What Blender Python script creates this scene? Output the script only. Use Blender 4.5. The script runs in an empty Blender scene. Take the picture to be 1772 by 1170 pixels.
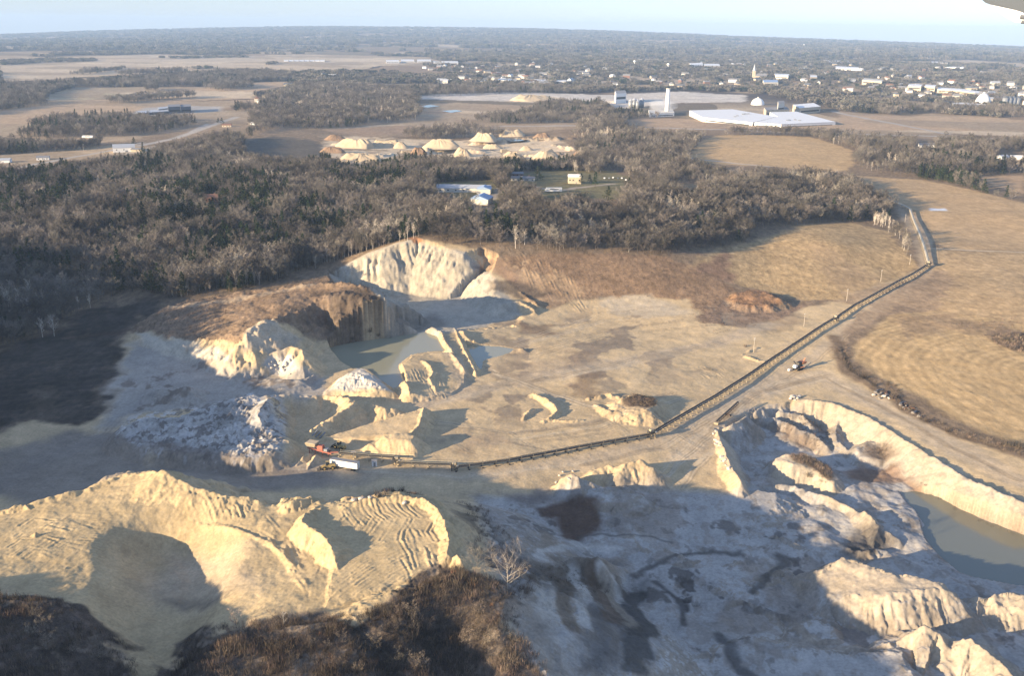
import bpy, bmesh, math, random, os
import numpy as np
from mathutils import Vector, Matrix

# ---------------------------------------------------------------- camera, world, sun, exposure
scene = bpy.context.scene
COL = scene.collection
CAM_H = 190.0
PITCH = math.radians(17.59)
ROLL = math.radians(0.65)
FPX = 1700.0                      # focal length in photo pixels (1772 wide)
SUN_AZ = math.radians(30.0)       # shadows run towards +X turned this much towards +Y
SUN_EL = math.radians(12.0)

_f = np.array([0, math.cos(PITCH), -math.sin(PITCH)])
_r0 = np.array([1.0, 0, 0]); _u0 = np.cross(_r0, _f)
_r = _r0 * math.cos(ROLL) + _u0 * math.sin(ROLL)
_u = _u0 * math.cos(ROLL) - _r0 * math.sin(ROLL)
cam_data = bpy.data.cameras.new('camera'); cam = bpy.data.objects.new('camera', cam_data); COL.objects.link(cam)
cam_data.sensor_fit = 'HORIZONTAL'; cam_data.sensor_width = 36.0
cam_data.lens = 36.0 * FPX / 1772.0
cam_data.clip_start = 0.5; cam_data.clip_end = 90000
cam.matrix_world = Matrix(((_r[0], _u[0], -_f[0], 0), (_r[1], _u[1], -_f[1], 0), (_r[2], _u[2], -_f[2], CAM_H), (0, 0, 0, 1)))
scene.camera = cam

world = bpy.data.worlds.new("World"); scene.world = world; world.use_nodes = True
wn = world.node_tree.nodes; wl = world.node_tree.links
sky = wn.new('ShaderNodeTexSky'); sky.sky_type = 'NISHITA'; sky.sun_disc = False
sky.sun_elevation = SUN_EL; sky.altitude = 300; sky.air_density = 1.0; sky.dust_density = 0.3; sky.ozone_density = 1.0
sky.sun_rotation = math.radians(-120.0)     # the azimuth of the sun lamp below
hs = wn.new('ShaderNodeHueSaturation'); hs.inputs['Saturation'].default_value = .55; wl.new(sky.outputs[0], hs.inputs['Color'])
tint = wn.new('ShaderNodeVectorMath'); tint.operation = 'MULTIPLY'; tint.inputs[1].default_value = (.72, .875, 1.21); wl.new(hs.outputs[0], tint.inputs[0])
# the sky a little brighter overhead and paler, less bright, above the horizon
tcw = wn.new('ShaderNodeTexCoord'); sep = wn.new('ShaderNodeSeparateXYZ'); wl.new(tcw.outputs['Generated'], sep.inputs[0])
grad = wn.new('ShaderNodeMapRange'); grad.inputs[1].default_value = 0.0; grad.inputs[2].default_value = .45; grad.inputs[3].default_value = .88; grad.inputs[4].default_value = 1.22; wl.new(sep.outputs[2], grad.inputs[0])
sc2 = wn.new('ShaderNodeVectorMath'); sc2.operation = 'SCALE'; wl.new(tint.outputs[0], sc2.inputs[0]); wl.new(grad.outputs[0], sc2.inputs['Scale'])
wl.new(sc2.outputs[0], wn['Background'].inputs[0]); wn['Background'].inputs[1].default_value = 0.08

sun_dir = Vector((-math.cos(SUN_AZ) * math.cos(SUN_EL), -math.sin(SUN_AZ) * math.cos(SUN_EL), math.sin(SUN_EL)))
sl = bpy.data.lights.new('sun', 'SUN'); sl.energy = 5.0; sl.angle = math.radians(0.5); sl.color = (1.0, 0.785, 0.51)
so = bpy.data.objects.new('sun', sl); COL.objects.link(so)
so.rotation_euler = sun_dir.to_track_quat('Z', 'Y').to_euler(); so.location = (-300, -200, 300)
scene.view_settings.view_transform = 'Standard'; scene.view_settings.look = 'None'
scene.view_settings.exposure = 1.42; scene.view_settings.gamma = 1.0
scene.cycles.use_denoising = True
scene.cycles.max_bounces = 4; scene.cycles.diffuse_bounces = 2; scene.cycles.glossy_bounces = 2
scene.cycles.volume_bounces = 1; scene.cycles.transparent_max_bounces = 8
scene.cycles.use_adaptive_sampling = True

QUALITY = 1.0
rng = np.random.default_rng(7)
random.seed(7)

# ---------------------------------------------------------------- projection helpers
def ray(px, py):
    d = _f + ((px - 886.0) / FPX) * _r + ((585.0 - py) / FPX) * _u
    return d
def P(px, py, z=0.0):
    """world point seen at photo pixel (px, py), at height z"""
    d = ray(px, py); t = (z - CAM_H) / d[2]
    return np.array([d[0] * t, d[1] * t, z])
def project(x, y, z):
    dz = z - CAM_H
    c = x * _f[0] + y * _f[1] + dz * _f[2]
    a = x * _r[0] + y * _r[1] + dz * _r[2]
    b = x * _u[0] + y * _u[1] + dz * _u[2]
    return 886.0 + FPX * a / c, 585.0 - FPX * b / c

# ---------------------------------------------------------------- noise
def _hash(ix, iy, seed):
    h = (ix.astype(np.int64) * 374761393 + iy.astype(np.int64) * 668265263 + seed * 974634777) & 0xffffffff
    h = ((h ^ (h >> 13)) * 1274126177) & 0xffffffff
    h = ((h ^ (h >> 16)) * 2246822519) & 0xffffffff
    return ((h ^ (h >> 15)) & 0xffffff) / float(0xffffff)
def vnoise(x, y, seed=0):
    ix = np.floor(x); iy = np.floor(y); fx = x - ix; fy = y - iy
    fx = fx * fx * fx * (fx * (fx * 6 - 15) + 10); fy = fy * fy * fy * (fy * (fy * 6 - 15) + 10)
    a = _hash(ix, iy, seed); b = _hash(ix + 1, iy, seed); c = _hash(ix, iy + 1, seed); d = _hash(ix + 1, iy + 1, seed)
    return (a + (b - a) * fx) * (1 - fy) + (c + (d - c) * fx) * fy
def fbm(x, y, scale, octaves=4, seed=0, gain=0.5):
    """about -1..1"""
    x = np.asarray(x, float) / scale; y = np.asarray(y, float) / scale
    s = 0.0; a = 1.0; n = 0.0
    for k in range(octaves):
        s = s + a * (vnoise(x, y, seed + 17 * k) * 2 - 1); n += a; a *= gain
        x, y = x * 1.6 + y * 1.2 + 13.7, -x * 1.2 + y * 1.6 + 7.1
    return s / n * 1.5
def smooth(a, b, v):
    t = np.clip((v - a) / (b - a), 0, 1); return t * t * (3 - 2 * t)

# ---------------------------------------------------------------- polyline and polygon distance
def seg_dist(x, y, pts, vals, closed):
    """distance to a polyline; interpolated VALS (rows per vertex), side sign and arc length at the nearest point"""
    n = len(pts); best = np.full(x.shape, 1e18); bv = np.zeros((vals.shape[1],) + x.shape); side = np.ones(x.shape); arc = np.zeros(x.shape); s0 = 0.0
    for i in range(n if closed else n - 1):
        a = pts[i]; b = pts[(i + 1) % n]; e = b - a; L2 = float(e @ e) + 1e-9; L = math.sqrt(L2)
        t = np.clip(((x - a[0]) * e[0] + (y - a[1]) * e[1]) / L2, 0, 1)
        dx = x - (a[0] + t * e[0]); dy = y - (a[1] + t * e[1]); d2 = dx * dx + dy * dy
        m = d2 < best
        best = np.where(m, d2, best)
        cr = e[0] * (y - a[1]) - e[1] * (x - a[0])
        side = np.where(m, np.sign(cr), side); arc = np.where(m, s0 + t * L, arc)
        for k in range(vals.shape[1]):
            bv[k] = np.where(m, vals[i, k] * (1 - t) + vals[(i + 1) % n, k] * t, bv[k])
        s0 += L
    return np.sqrt(best), bv, side, arc
def inside(x, y, pts):
    c = np.zeros(x.shape, bool); n = len(pts); j = n - 1
    for i in range(n):
        xi, yi = pts[i]; xj, yj = pts[j]
        if yi != yj:
            c ^= ((yi > y) != (yj > y)) & (x < (xj - xi) * (y - yi) / (yj - yi) + xi)
        j = i
    return c
def densify(pts, vals, step, closed=True):
    op, ov = [], []; n = len(pts)
    for i in range(n if closed else n - 1):
        a, b = pts[i], pts[(i + 1) % n]; L = np.linalg.norm(b - a); k = max(1, int(L / step))
        for q in range(k):
            t = q / k; op.append(a * (1 - t) + b * t); ov.append(vals[i] * (1 - t) + vals[(i + 1) % n] * t)
    return np.array(op), np.array(ov)

# ---------------------------------------------------------------- base relief: smooth surface through heights read off the photograph
BASE = [  # photo px, photo py, height above the pit floor
 (800,700,0),(1000,600,1),(1200,550,2),(1100,760,0),(500,780,0),(250,800,0),(50,800,0),(350,650,0),(1350,650,0),(1250,700,0),(640,800,0),(900,800,0),(900,660,0),
 (1450,520,4),(1550,470,8),(1650,710,2),(1772,790,2),(1500,640,2),(1600,600,6),(1750,560,10),(1700,650,5),(1740,500,13),(1650,420,13),(1570,380,14),(1700,330,18),
 (900,530,2),(1050,515,3),(1200,515,4),(950,450,20),(1050,445,20),(1200,450,16),(1130,480,11),(1330,490,6),(1420,475,9),(1440,420,18),(1360,405,17),(1300,420,15),(1540,400,13),
 (720,395,32),(580,445,14),(560,462,10),(620,446,18.5),(665,430,25.5),(715,415,31),(765,427,28),(800,441,24),(592,458,13),(640,428,20),(530,466,9),(500,470,10),(400,485,11),(300,500,7),(150,540,2),(50,600,1),(100,690,0),(100,480,10),(200,400,18),(0,400,14),(400,380,22),(600,350,26),
 (800,350,28),(1000,370,28),(1200,370,26),(1450,350,18),(1000,310,24),(800,290,18),(600,270,10),(900,260,6),(750,245,6),(400,260,13),(200,260,8),(0,270,6),(450,220,14),
 (1100,240,15),(1300,250,20),(1400,285,18),(1200,310,20),(1600,270,20),(1772,240,18),(200,150,10),(800,180,5),(1200,190,8),(1600,180,10),(0,180,8),(400,120,15),(900,120,15),(1400,130,15),(1772,140,10),
 (1100,900,-6),(1500,1100,-8),(800,1000,0),(300,1000,5),(500,1300,5),(1400,1300,-6),(100,1200,8),(2100,700,4),(2300,450,14),(2000,1200,0),(-250,600,4),(-300,800,4),(-300,450,12),(-200,1100,8)]
_bw = np.array([P(*b) for b in BASE])
def _warp(x, y):
    D = np.sqrt(x * x + y * y); return np.arctan2(x, y) * 6.0, np.log(np.maximum(D, 60.0)) * 6.0
_bu, _bv = _warp(_bw[:, 0], _bw[:, 1])
def _tps(r2): return np.where(r2 > 1e-12, r2 * np.log(np.maximum(r2, 1e-12)), 0.0)
_n = len(BASE)
_A = np.zeros((_n + 3, _n + 3)); _d2 = (_bu[:, None] - _bu[None]) ** 2 + (_bv[:, None] - _bv[None]) ** 2
_A[:_n, :_n] = _tps(_d2) + np.eye(_n) * 0.002; _A[:_n, _n] = 1; _A[:_n, _n + 1] = _bu; _A[:_n, _n + 2] = _bv; _A[_n:, :_n] = _A[:_n, _n:].T
_w = np.linalg.solve(_A, np.concatenate([_bw[:, 2], [0, 0, 0]]))
# skyline of the photograph -> heights of the rim hills 16 km away
_hz = [(-500, 75), (0, 60.5), (250, 53.5), (500, 48.5), (700, 48), (900, 51), (1100, 56), (1300, 64), (1500, 72), (1772, 82.5), (2300, 108)]
_hth, _hzz = [], []
for hx, hy in _hz:
    d = ray(hx, hy); h = math.hypot(d[0], d[1]); _hth.append(math.atan2(d[0], d[1])); _hzz.append(CAM_H + 16000 * d[2] / h)
def base_height(x, y):
    D = np.sqrt(x * x + y * y); u, v = _warp(x, y); z = np.zeros(x.shape)
    ulim = np.clip(u, -6.2, 6.2); vlim = np.clip(v, math.log(200) * 6, math.log(5200) * 6)
    for k in range(_n):
        z += _w[k] * _tps((ulim - _bu[k]) ** 2 + (vlim - _bv[k]) ** 2)
    z += _w[_n] + _w[_n + 1] * ulim + _w[_n + 2] * vlim
    z = np.clip(z, -8, 36)
    far = smooth(5000, 15800, D)
    zr = np.interp(np.arctan2(x, y), _hth, _hzz)
    z = z * (1 - far) + zr * far ** 1.6
    z += fbm(x, y, 900, 3, 5) * 5 * smooth(1500, 4000, D) + fbm(x, y, 2600, 2, 8) * 9 * smooth(6000, 12000, D)
    z += fbm(x, y, 120, 3, 9) * 1.2 * smooth(700, 1100, D)
    z -= smooth(16200, 22000, D) * 120
    return z
# ---------------------------------------------------------------- relief features: (photo px, photo py, height) outlines set on the ground
FEATS = []
def plateau(pts, slope=0.75, amp=0.6, freq=7.0, flute=0.8, top=0.25, inner=(), lump=0.0, lump_scale=4.0):
    FEATS.append(('plateau', np.array([P(*p) for p in pts]), dict(slope=slope, amp=amp, freq=freq, flute=flute, top=top, inner=[P(*q) for q in inner], lump=lump, lump_scale=lump_scale)))
def ridge(pts, sl=0.7, sr=0.7, amp=0.5, freq=6.0, flute=0.5, cap=0.0):
    FEATS.append(('ridge', np.array([P(*p) for p in pts]), dict(sl=sl, sr=sr, amp=amp, freq=freq, flute=flute, cap=cap)))
def carve(pts, zf, slope=0.8, amp=0.6, freq=8.0, flute=0.8, floor_noise=0.3, fade=60):
    """PTS: rim (px, py, z, slope of the wall there)"""
    FEATS.append(('carve', np.array([list(P(*p[:3])) + [p[3] if len(p) > 3 else slope] for p in pts]), dict(zf=zf, amp=amp, freq=freq, flute=flute, floor_noise=floor_noise, fade=fade)))
def world_ridge(pts, s=0.6, amp=2.5, freq=14.0):
    FEATS.append(('ridge', np.array(pts, float), dict(sl=s, sr=s, amp=amp, freq=freq, flute=1.0, cap=6.0)))

# wooded hills just left of the picture, whose shadows lie over the left of the pit
world_ridge([(-262,250,34),(-270,290,35),(-288,325,48),(-300,370,46),(-330,430,40),(-372,500,46),(-420,570,50),(-480,650,50),(-560,740,46)], 0.62)
world_ridge([(-262,245,34),(-240,220,42),(-208,182,51),(-160,140,50),(-90,112,42)], 0.7)

# big white cliff: bowl cut into the wooded hill
carve([(568,468,9,.5),(620,446,19,.75),(665,430,26,.75),(700,416,31,.8),(722,414,31,.8),(765,427,28,.75),(800,441,24,.7),(835,438,22,.8),(862,448,20,.9),(850,470,16,.7),(872,500,10,.5),(930,545,2,.4),(900,565,1,.3),(760,575,1,.3),(640,585,0,.4),(600,540,10,.8),(572,500,8,.5)], -1.5, amp=1.4, freq=4.2, flute=3.2, fade=26)
# ridges and knolls at the right of the cliff
ridge([(862,446,20),(880,462,17),(905,470,14),(935,480,11)], .9, .7, 1.0, 6, 1.4)
ridge([(800,490,5),(835,482,8),(862,488,9),(890,500,8),(930,525,4)], .6, .8, 1.0, 8, 1.0)
ridge([(780,497,3),(800,490,5),(820,485,7)], .7, .7, .8, 5, 1.0)
ridge([(865,525,5),(900,520,6),(925,535,3)], .8, .6, .6, 7, .8)
# brown bluff left of the cliff
plateau([(234,572,3),(255,552,7),(285,535,11),(330,520,14),(420,506,18),(490,497,22),(540,489,26),(590,487,29),(640,497,29),(668,520,24),(675,545,14),(655,524,24),(635,512,27),(600,505,27.5),(560,508,25.5),(540,520,22.5),(524,537,20),(492,544,20.5),(470,552,21),(445,562,21),(425,580,18),(390,588,13),(340,585,9),(285,585,7),(252,585,4)], 0.68, 2.2, 24.0, 2.2, 1.1)
ridge([(668,518,23),(684,548,10),(697,575,1)], .55, .6, 1.6, 7, 1.2)
ridge([(640,512,26),(652,548,13),(660,580,2)], .6, .6, 1.6, 6, 1.2)
ridge([(604,506,26),(612,548,13),(618,588,2)], .6, .6, 1.6, 6, 1.2)
ridge([(572,508,25),(570,550,12),(575,590,2)], .6, .6, 1.6, 6, 1.2)
ridge([(300,548,11),(340,548,13),(370,560,12),(395,580,10)], .5, .5, 1.0, 7, 1.0)
ridge([(240,575,4),(285,592,6),(330,593,6),(345,600,5),(360,606,4),(400,612,3)], .55, .6, .7, 4, 1.0)
ridge([(428,578,17),(432,592,10),(440,606,4)], .9, .9, 1.0, 4, 1.0)
plateau([(385,612,2),(420,600,3),(440,612,2.5),(420,625,1),(390,622,1)], .5, .8, 3, .6, .6)
# pile with white rubble on its face
ridge([(398,657,1.5),(415,640,4),(440,625,6.5),(470,610,9),(503,598,12),(512,602,12),(522,606,11),(524,620,9)], .72, .62, .6, 4, .9)
ridge([(462,655,1.5),(500,658,3),(530,655,2.5),(553,645,2)], .5, .8, .4, 3, .7)
plateau([(438,668,1),(470,655,2.8),(520,658,3),(535,668,1.5),(500,675,1)], .6, .6, 3, .8, .3)
# two low cones
ridge([(255,682,2),(268,675,4),(280,672,4.5)], .5, .5, .7, 4, .8)
ridge([(308,672,4),(322,668,6.5),(330,680,4)], .55, .55, .6, 4, .9)
# broad lumpy stockpile
plateau([(196,752,4),(215,735,5.5),(250,722,6),(310,722,6),(350,705,6.5),(400,690,7),(440,683,7.5),(480,700,7),(470,745,7),(500,757,6),(498,775,5.5),(470,790,5.5),(420,792,6),(350,785,6),(290,778,6),(230,770,5.5),(200,765,4.5)], .85, .7, 4, 1.4, .5, lump=1.5, lump_scale=2.8)
ridge([(502,682,7.5),(480,684,8),(462,690,10.5),(452,705,11.5),(446,718,10.5),(455,735,8.5),(470,746,6)], .75, .55, .6, 3.5, 1.2)
ridge([(430,692,8.5),(470,682,9),(502,681,7.5),(535,684,6),(560,684,5)], .6, .6, .5, 5, .7)
ridge([(565,684,5),(595,686,6.5),(612,693,7),(604,705,7),(585,716,6),(565,727,5),(548,738,4.5),(536,744,4)], .75, .7, .9, 3.0, 1.2)
ridge([(604,695,6.5),(635,695,5),(660,705,4.5),(680,708,3.5)], .6, .6, .9, 3.5, 1.0)
# white lumpy mound
plateau([(566,676,2),(585,660,4),(605,646,6),(622,640,7.5),(635,645,7),(655,660,5),(678,678,3),(640,682,3),(600,678,2.5)], .75, .8, 3, 1.0, .6, lump=1.5, lump_scale=2.6)
# lobed platform beside the pond
plateau([(686,632,3),(705,625,4),(712,618,3.5),(735,612,3.2),(775,610,3),(800,620,2.5),(806,640,1.5),(802,665,.8),(780,682,.5),(745,686,1.5),(710,682,3.5),(706,665,4),(694,645,4.5)], .8, .7, 3, 1.2, .25)
ridge([(694,640,5),(700,655,5.5),(707,670,5),(709,682,3.5)], .85, .85, .5, 2.5, .8)
ridge([(728,622,4.2),(745,632,4.8),(750,642,4.5),(742,655,4),(752,668,3.2),(757,678,2)], .7, .7, .6, 3, 1.0)
ridge([(782,612,3.5),(795,625,3.8),(803,640,3)], .7, .6, .6, 3, .7)
# causeway with its two banks, bench bank behind the small pond
plateau([(750,567,2),(782,566,2),(828,640,1.5),(806,632,1.5)], .8, .4, 3, .5, .1)
ridge([(748,566,3),(762,572,3),(768,583,3.2),(774,596,3.2),(786,610,3)], .8, .8, .9, 2.5, .9)
ridge([(786,566,2.5),(800,595,3),(812,622,2.6),(824,643,2.2)], .9, .9, .3, 2.5, .4)
ridge([(800,572,3),(810,586,3),(830,592,2.5),(870,597,2.2),(905,603,2)], .8, .35, .5, 3, .5)
# ramp and its ridge
plateau([(545,762,1),(640,733,2.5),(700,715,4),(730,708,4.5),(724,735,4),(705,750,3),(640,755,2)], .9, .4, 3, .5, .15)
ridge([(513,806,.5),(524,792,2.2),(534,784,2.6)], .8, .8, .4, 2.5, .5)
ridge([(531,812,.5),(541,796,2.4),(549,786,2.8)], .8, .8, .4, 2.5, .5)
ridge([(733,705,5.5),(729,722,5.5),(722,738,5),(705,752,4)], .9, .8, .5, 2.2, .9)
# mound beside the short conveyor
plateau([(640,770,3),(655,762,3.5),(700,775,3),(722,768,3),(735,775,2),(715,785,2),(655,782,2)], .8, .6, 2.5, 1.2, .3)
plateau([(664,757,6.5),(680,751,7),(705,750,7),(718,756,6.5),(712,764,6),(672,763,6)], .85, .5, 2.5, .8, .2)
# scrub-topped mound and the small bank left of it
plateau([(1062,700,4),(1080,687,6),(1105,683,6.5),(1130,690,5.5),(1140,702,4),(1120,712,4.5),(1080,712,4.5)], .5, 1.3, 3.5, 1.8, .9)
ridge([(1020,690,1.5),(1045,682,2.2),(1070,684,2.5)], .4, .5, 1.0, 3, 1.0)
ridge([(1060,722,2),(1095,728,2),(1130,722,2)], .45, .5, 1.2, 2.5, 1.2)
ridge([(1030,700,2),(1055,712,3),(1075,718,3)], .5, .6, .6, 4, .6)
ridge([(922,680,2),(945,688,2.8),(960,700,3),(965,710,2.8),(952,722,2.2),(940,727,1.8)], .8, .8, .5, 2.2, .6)
ridge([(905,725,1.5),(912,712,2.4),(922,705,2)], .8, .8, .4, 2, .5)
ridge([(960,726,1.5),(990,728,1.5),(1010,727,1)], .6, .6, .5, 3, .5)
# brown knoll, low banks beyond the conveyor
plateau([(1262,520,4),(1278,508,7),(1300,503,8.5),(1325,505,9),(1345,515,8),(1362,524,5),(1330,528,5.5),(1290,526,6)], .42, 1.2, 5, 1.2, 1.0)
ridge([(1283,614,1),(1300,604,2),(1312,600,2)], .6, .6, .3, 3, .3)
ridge([(1290,615,1.8),(1312,622,1.8),(1330,626,1)], .7, .7, .3, 3, .3)
ridge([(1325,590,1.2),(1340,588,1.6),(1352,594,1.2)], .6, .6, .3, 3, .3)
ridge([(1442,585,1.5),(1448,600,2.2),(1455,615,2.2),(1470,635,1.4)], .6, .9, .5, 5, .5)
# valley pit on the lower right
carve([(1238,742,0,1.1),(1262,730,0,.9),(1290,708,0,.9),(1330,700,0,.8),(1378,691,0,.8),(1440,697,0,.75),(1500,722,0,.75),(1560,758,0,.85),(1620,797,0,.95),(1680,832,0,.95),(1772,872,0,.9),(1900,940,0,.8),(2100,1100,0,.6),(2200,1500,0,.5),(1500,1600,0,.5),(700,1600,0,.5),(700,1000,0,.5),(820,870,0,.35),(880,852,0,.16),(960,842,0,.2),(1050,845,0,.3),(1130,848,0,.14),(1200,845,0,.12),(1286,838,0,.3),(1262,802,0,1.2),(1248,772,0,1.2)], -8.0, amp=1.9, freq=6, flute=2.8, floor_noise=1.1)
ridge([(1380,690,1.2),(1440,696,1.6),(1500,720,1.6),(1560,756,1.8),(1620,795,2),(1680,830,2.2),(1772,869,2)], .7, .7, .5, 4, .6)
ridge([(1240,745,1),(1250,770,1.4),(1263,800,1.6),(1282,835,.5)], 1.0, .9, .6, 2.5, .6)
ridge([(1262,738,1),(1280,730,1.5),(1293,719,2)], .9, .9, .5, 2.5, .5)
ridge([(1305,713,0),(1315,705,1)], .9, .9, .5, 2.5, .5)
# inside the pit: spurs, knolls
ridge([(1340,722,-2),(1360,728,-3),(1385,742,-3),(1410,752,-4),(1432,770,-6)], .7, .8, .8, 3, 1.4)
ridge([(1350,712,-2),(1385,718,-3),(1405,735,-4)], .7, .7, .8, 3, 1.2)
ridge([(1440,700,-1),(1455,720,-3),(1445,745,-5),(1450,765,-6),(1470,780,-7)], .7, .7, .7, 3, 1.2)
plateau([(1480,775,-5),(1500,765,-4),(1535,770,-4),(1550,785,-5),(1520,795,-6),(1490,790,-6)], .8, .7, 3, 1.2, .5)
ridge([(1505,740,-1.5),(1512,735,-1),(1520,745,-2)], .8, .8, .5, 2, .8)
plateau([(1345,797,-2.5),(1362,786,-1),(1395,788,-.5),(1430,808,-2),(1452,830,-4),(1440,836,-4),(1410,815,-2.5),(1372,805,-1.5)], .9, .7, 3, 1.3, .4)
ridge([(1345,797,-3),(1336,806,-5),(1332,815,-8)], .7, .7, .6, 2.5, 1.0)
ridge([(1300,838,-4),(1330,838,-5),(1370,842,-5.5),(1400,850,-5)], .6, .6, .9, 2.5, 1.0)
ridge([(1402,850,-4.5),(1430,858,-4.5),(1460,872,-5),(1495,890,-5)], .75, .75, .4, 3, .4)
ridge([(1497,884,-3),(1508,892,-2.5),(1520,912,-4),(1512,935,-6.5),(1510,955,-9)], .9, .9, .6, 2.5, .8)
ridge([(1522,912,-4.5),(1538,922,-5.5),(1552,932,-6)], .8, .8, .4, 2.5, .5)
# fluted ridge and knolls near the bottom right
plateau([(1400,1015,-5),(1420,988,-1),(1463,965,3),(1500,978,3.5),(1545,992,4),(1590,1000,4),(1625,1010,4),(1640,1022,3),(1590,1024,3.2),(1520,1030,1.6),(1490,1036,-.5),(1450,1040,-3)], .8, 1.3, 3.0, 1.5, .5)
ridge([(1440,1030,-4),(1435,1050,-6),(1445,1075,-8)], .7, .7, .9, 4, 1.2)
plateau([(1688,1042,-2),(1720,1030,-.5),(1772,1033,0),(1850,1050,0),(1850,1075,-3),(1772,1060,-3),(1700,1055,-4.5)], .75, 1.6, 3, 1.8, .7)
ridge([(1540,1120,-6),(1580,1094,-.5),(1600,1086,2.6),(1620,1094,1.2),(1636,1120,-2)], .55, .62, .9, 3, 1.3)
ridge([(1642,1108,-2),(1664,1106,.8),(1695,1118,.6),(1730,1146,-.5),(1765,1185,-1.5)], .6, .8, 1.0, 3, 1.3)
ridge([(1300,1105,-6),(1360,1115,-5),(1430,1130,-4.5),(1520,1120,-5),(1570,1105,-4)], .5, .6, 1.0, 6, 1.6)
plateau([(1250,1120,-6),(1300,1105,-5),(1380,1120,-4.5),(1470,1135,-4.5),(1560,1130,-4),(1580,1180,-4),(1500,1220,-5),(1300,1200,-6),(1220,1150,-7)], .5, 1.2, 5, 1.8, .6)
plateau([(1385,1080,-6),(1410,1072,-4.5),(1440,1085,-5),(1450,1105,-6.5),(1410,1110,-7)], .7, .8, 3, 1.2, .5)
# small bank at the shadow's edge
ridge([(962,838,0),(972,828,3.5),(990,820,5.5),(1002,826,4.5),(1024,834,2)], .75, .75, .5, 3, .8)
ridge([(1030,812,2),(1050,806,2.6),(1075,806,3),(1085,815,2)], .6, .6, .6, 3, .8)
ridge([(1072,816,2.5),(1082,802,4.5),(1110,797,5),(1125,808,3.5)], .7, .75, .5, 2.5, .9)
plateau([(1000,850,0),(1080,842,0),(1125,865,-3),(1142,880,-5),(1120,893,-6),(1085,890,-5),(1060,870,-2),(1000,870,-2)], .7, 1.0, 4, 1.6, .5)
# dark knob in the shaded valley
ridge([(940,1000,-2),(960,972,2),(1000,963,5),(1034,965,5),(1060,1000,0),(1085,1030,-6)], .7, .75, .8, 6, 1.6)
ridge([(935,895,-6.5),(950,890,-5.5),(965,900,-5.5),(955,915,-6),(945,925,-7)], .6, .6, .5, 5, .6)
ridge([(1020,938,-7.5),(1060,932,-6.5),(1090,930,-7)], .4, .5, .4, 5, .5)

_vr = random.Random(21)
for k in range(70):      # low spoil ridges and washed banks over the shaded valley floor
    x0 = _vr.uniform(900, 1540); y0 = _vr.uniform(862, 1165)
    if x0 > 1400 and y0 > 960: continue
    if inside(np.array([x0]), np.array([y0]), np.array([(1150,850),(1450,850),(1440,960),(1150,960)]))[0] and _vr.random() < .7: continue
    L_ = _vr.uniform(22, 85); an = _vr.uniform(-.5, .9); zz = -7.7 + _vr.uniform(-.2, 1.5); q_ = [(x0, y0, zz - .5)]
    for j in range(3): x0 += L_ / 3 * math.cos(an); y0 += L_ / 3 * math.sin(an) * .6; an += _vr.uniform(-.6, .6); q_.append((x0, y0, zz - .25 * j))
    ridge(q_, _vr.uniform(.3, .8), _vr.uniform(.3, .8), .9, 3, 1.0)
for k in range(16):      # fans at the foot of the stockpile's right flank
    x0 = 800 + k * 9 + _vr.uniform(-4, 4); y0 = 875 + k * 9; ridge([(x0, y0, 16 - k * .3), (x0 + 45, y0 + 12 + _vr.uniform(-5, 8), 4), (x0 + 95, y0 + 22, -6)], .42, .5, 1.2, 5, 1.2)
# raised stockpile in the foreground with the scrub-covered hill beside it
plateau([(-200,930,14),(0,882,17),(40,876,19),(90,862,20),(150,845,21),(195,826,22),(240,816,24),(262,815,25),(286,814,28),(300,824,27),(330,840,25.5),(380,856,24.5),(440,862,23.5),(452,872,22),(475,874,22),(490,864,24),(535,860,24),(560,872,23.5),(590,868,24),(630,858,24.5),(690,851,25),(735,858,25),(760,872,25),(778,900,25),(790,935,25),(803,968,25),(830,985,24),(900,985,23),(915,1010,21),(880,1050,22),(905,1100,22),(940,1170,22),(960,1260,22),(850,1400,26),(300,1450,30),(-300,1450,32)], 0.62, 1.5, 7, 2.0, .5, inner=[(300,940,19.5),(340,1010,18.5),(250,1000,19),(330,1080,17),(280,1150,15),(250,1180,15),(110,1060,25),(60,1120,27),(600,1100,25),(740,1030,26),(450,1130,24),(560,1010,22),(540,1050,21)])
# crest banks of the stockpile
ridge([(232,820,24),(262,816,25.5),(286,813.5,29),(300,823,28),(335,842,26.5),(385,857,25.5),(440,863,24.5)], .75, .40, .5, 3, .9)
ridge([(60,868,20.5),(110,855,21.5),(160,842,22),(200,826,23)], .6, .5, .4, 4, .5)
ridge([(5,886,19),(22,876,20.5),(40,874,20.5),(50,880,20)], .7, .7, .6, 2, .6)
ridge([(52,930,20.5),(62,922,22.2),(70,926,21)], .9, .9, .3, 2, .4)
ridge([(70,905,20),(105,910,20.6),(120,925,20.2)], .5, .5, .3, 3, .3)
ridge([(120,897,20),(138,905,20.7),(142,920,20.3)], .6, .6, .2, 3, .3)
ridge([(210,850,22.5),(260,866,22.4),(300,880,22.2),(400,912,22),(460,935,22),(490,960,21.8),(515,1000,21.5)], .35, .6, .3, 3, .3)
ridge([(253,842,23.6),(282,868,23)], .6, .6, .2, 3, .3)
ridge([(505,868,25.6),(535,861,25.5)], .7, .7, .7, 2.0, .8)
plateau([(545,880,24),(600,870,24.6),(690,856,25),(745,868,25),(772,905,25),(782,965,25),(740,990,24.5),(640,1030,23.5),(560,1060,22),(580,970,23),(560,930,23.5),(535,905,23.8)], .5, .6, 4, .6, .15)
ridge([(545,878,25),(528,888,26),(522,900,27),(535,912,27),(555,922,27.2),(566,935,27.2),(574,955,26.5),(577,972,24.5)], .45, 1.1, .5, 3, .8)
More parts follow.
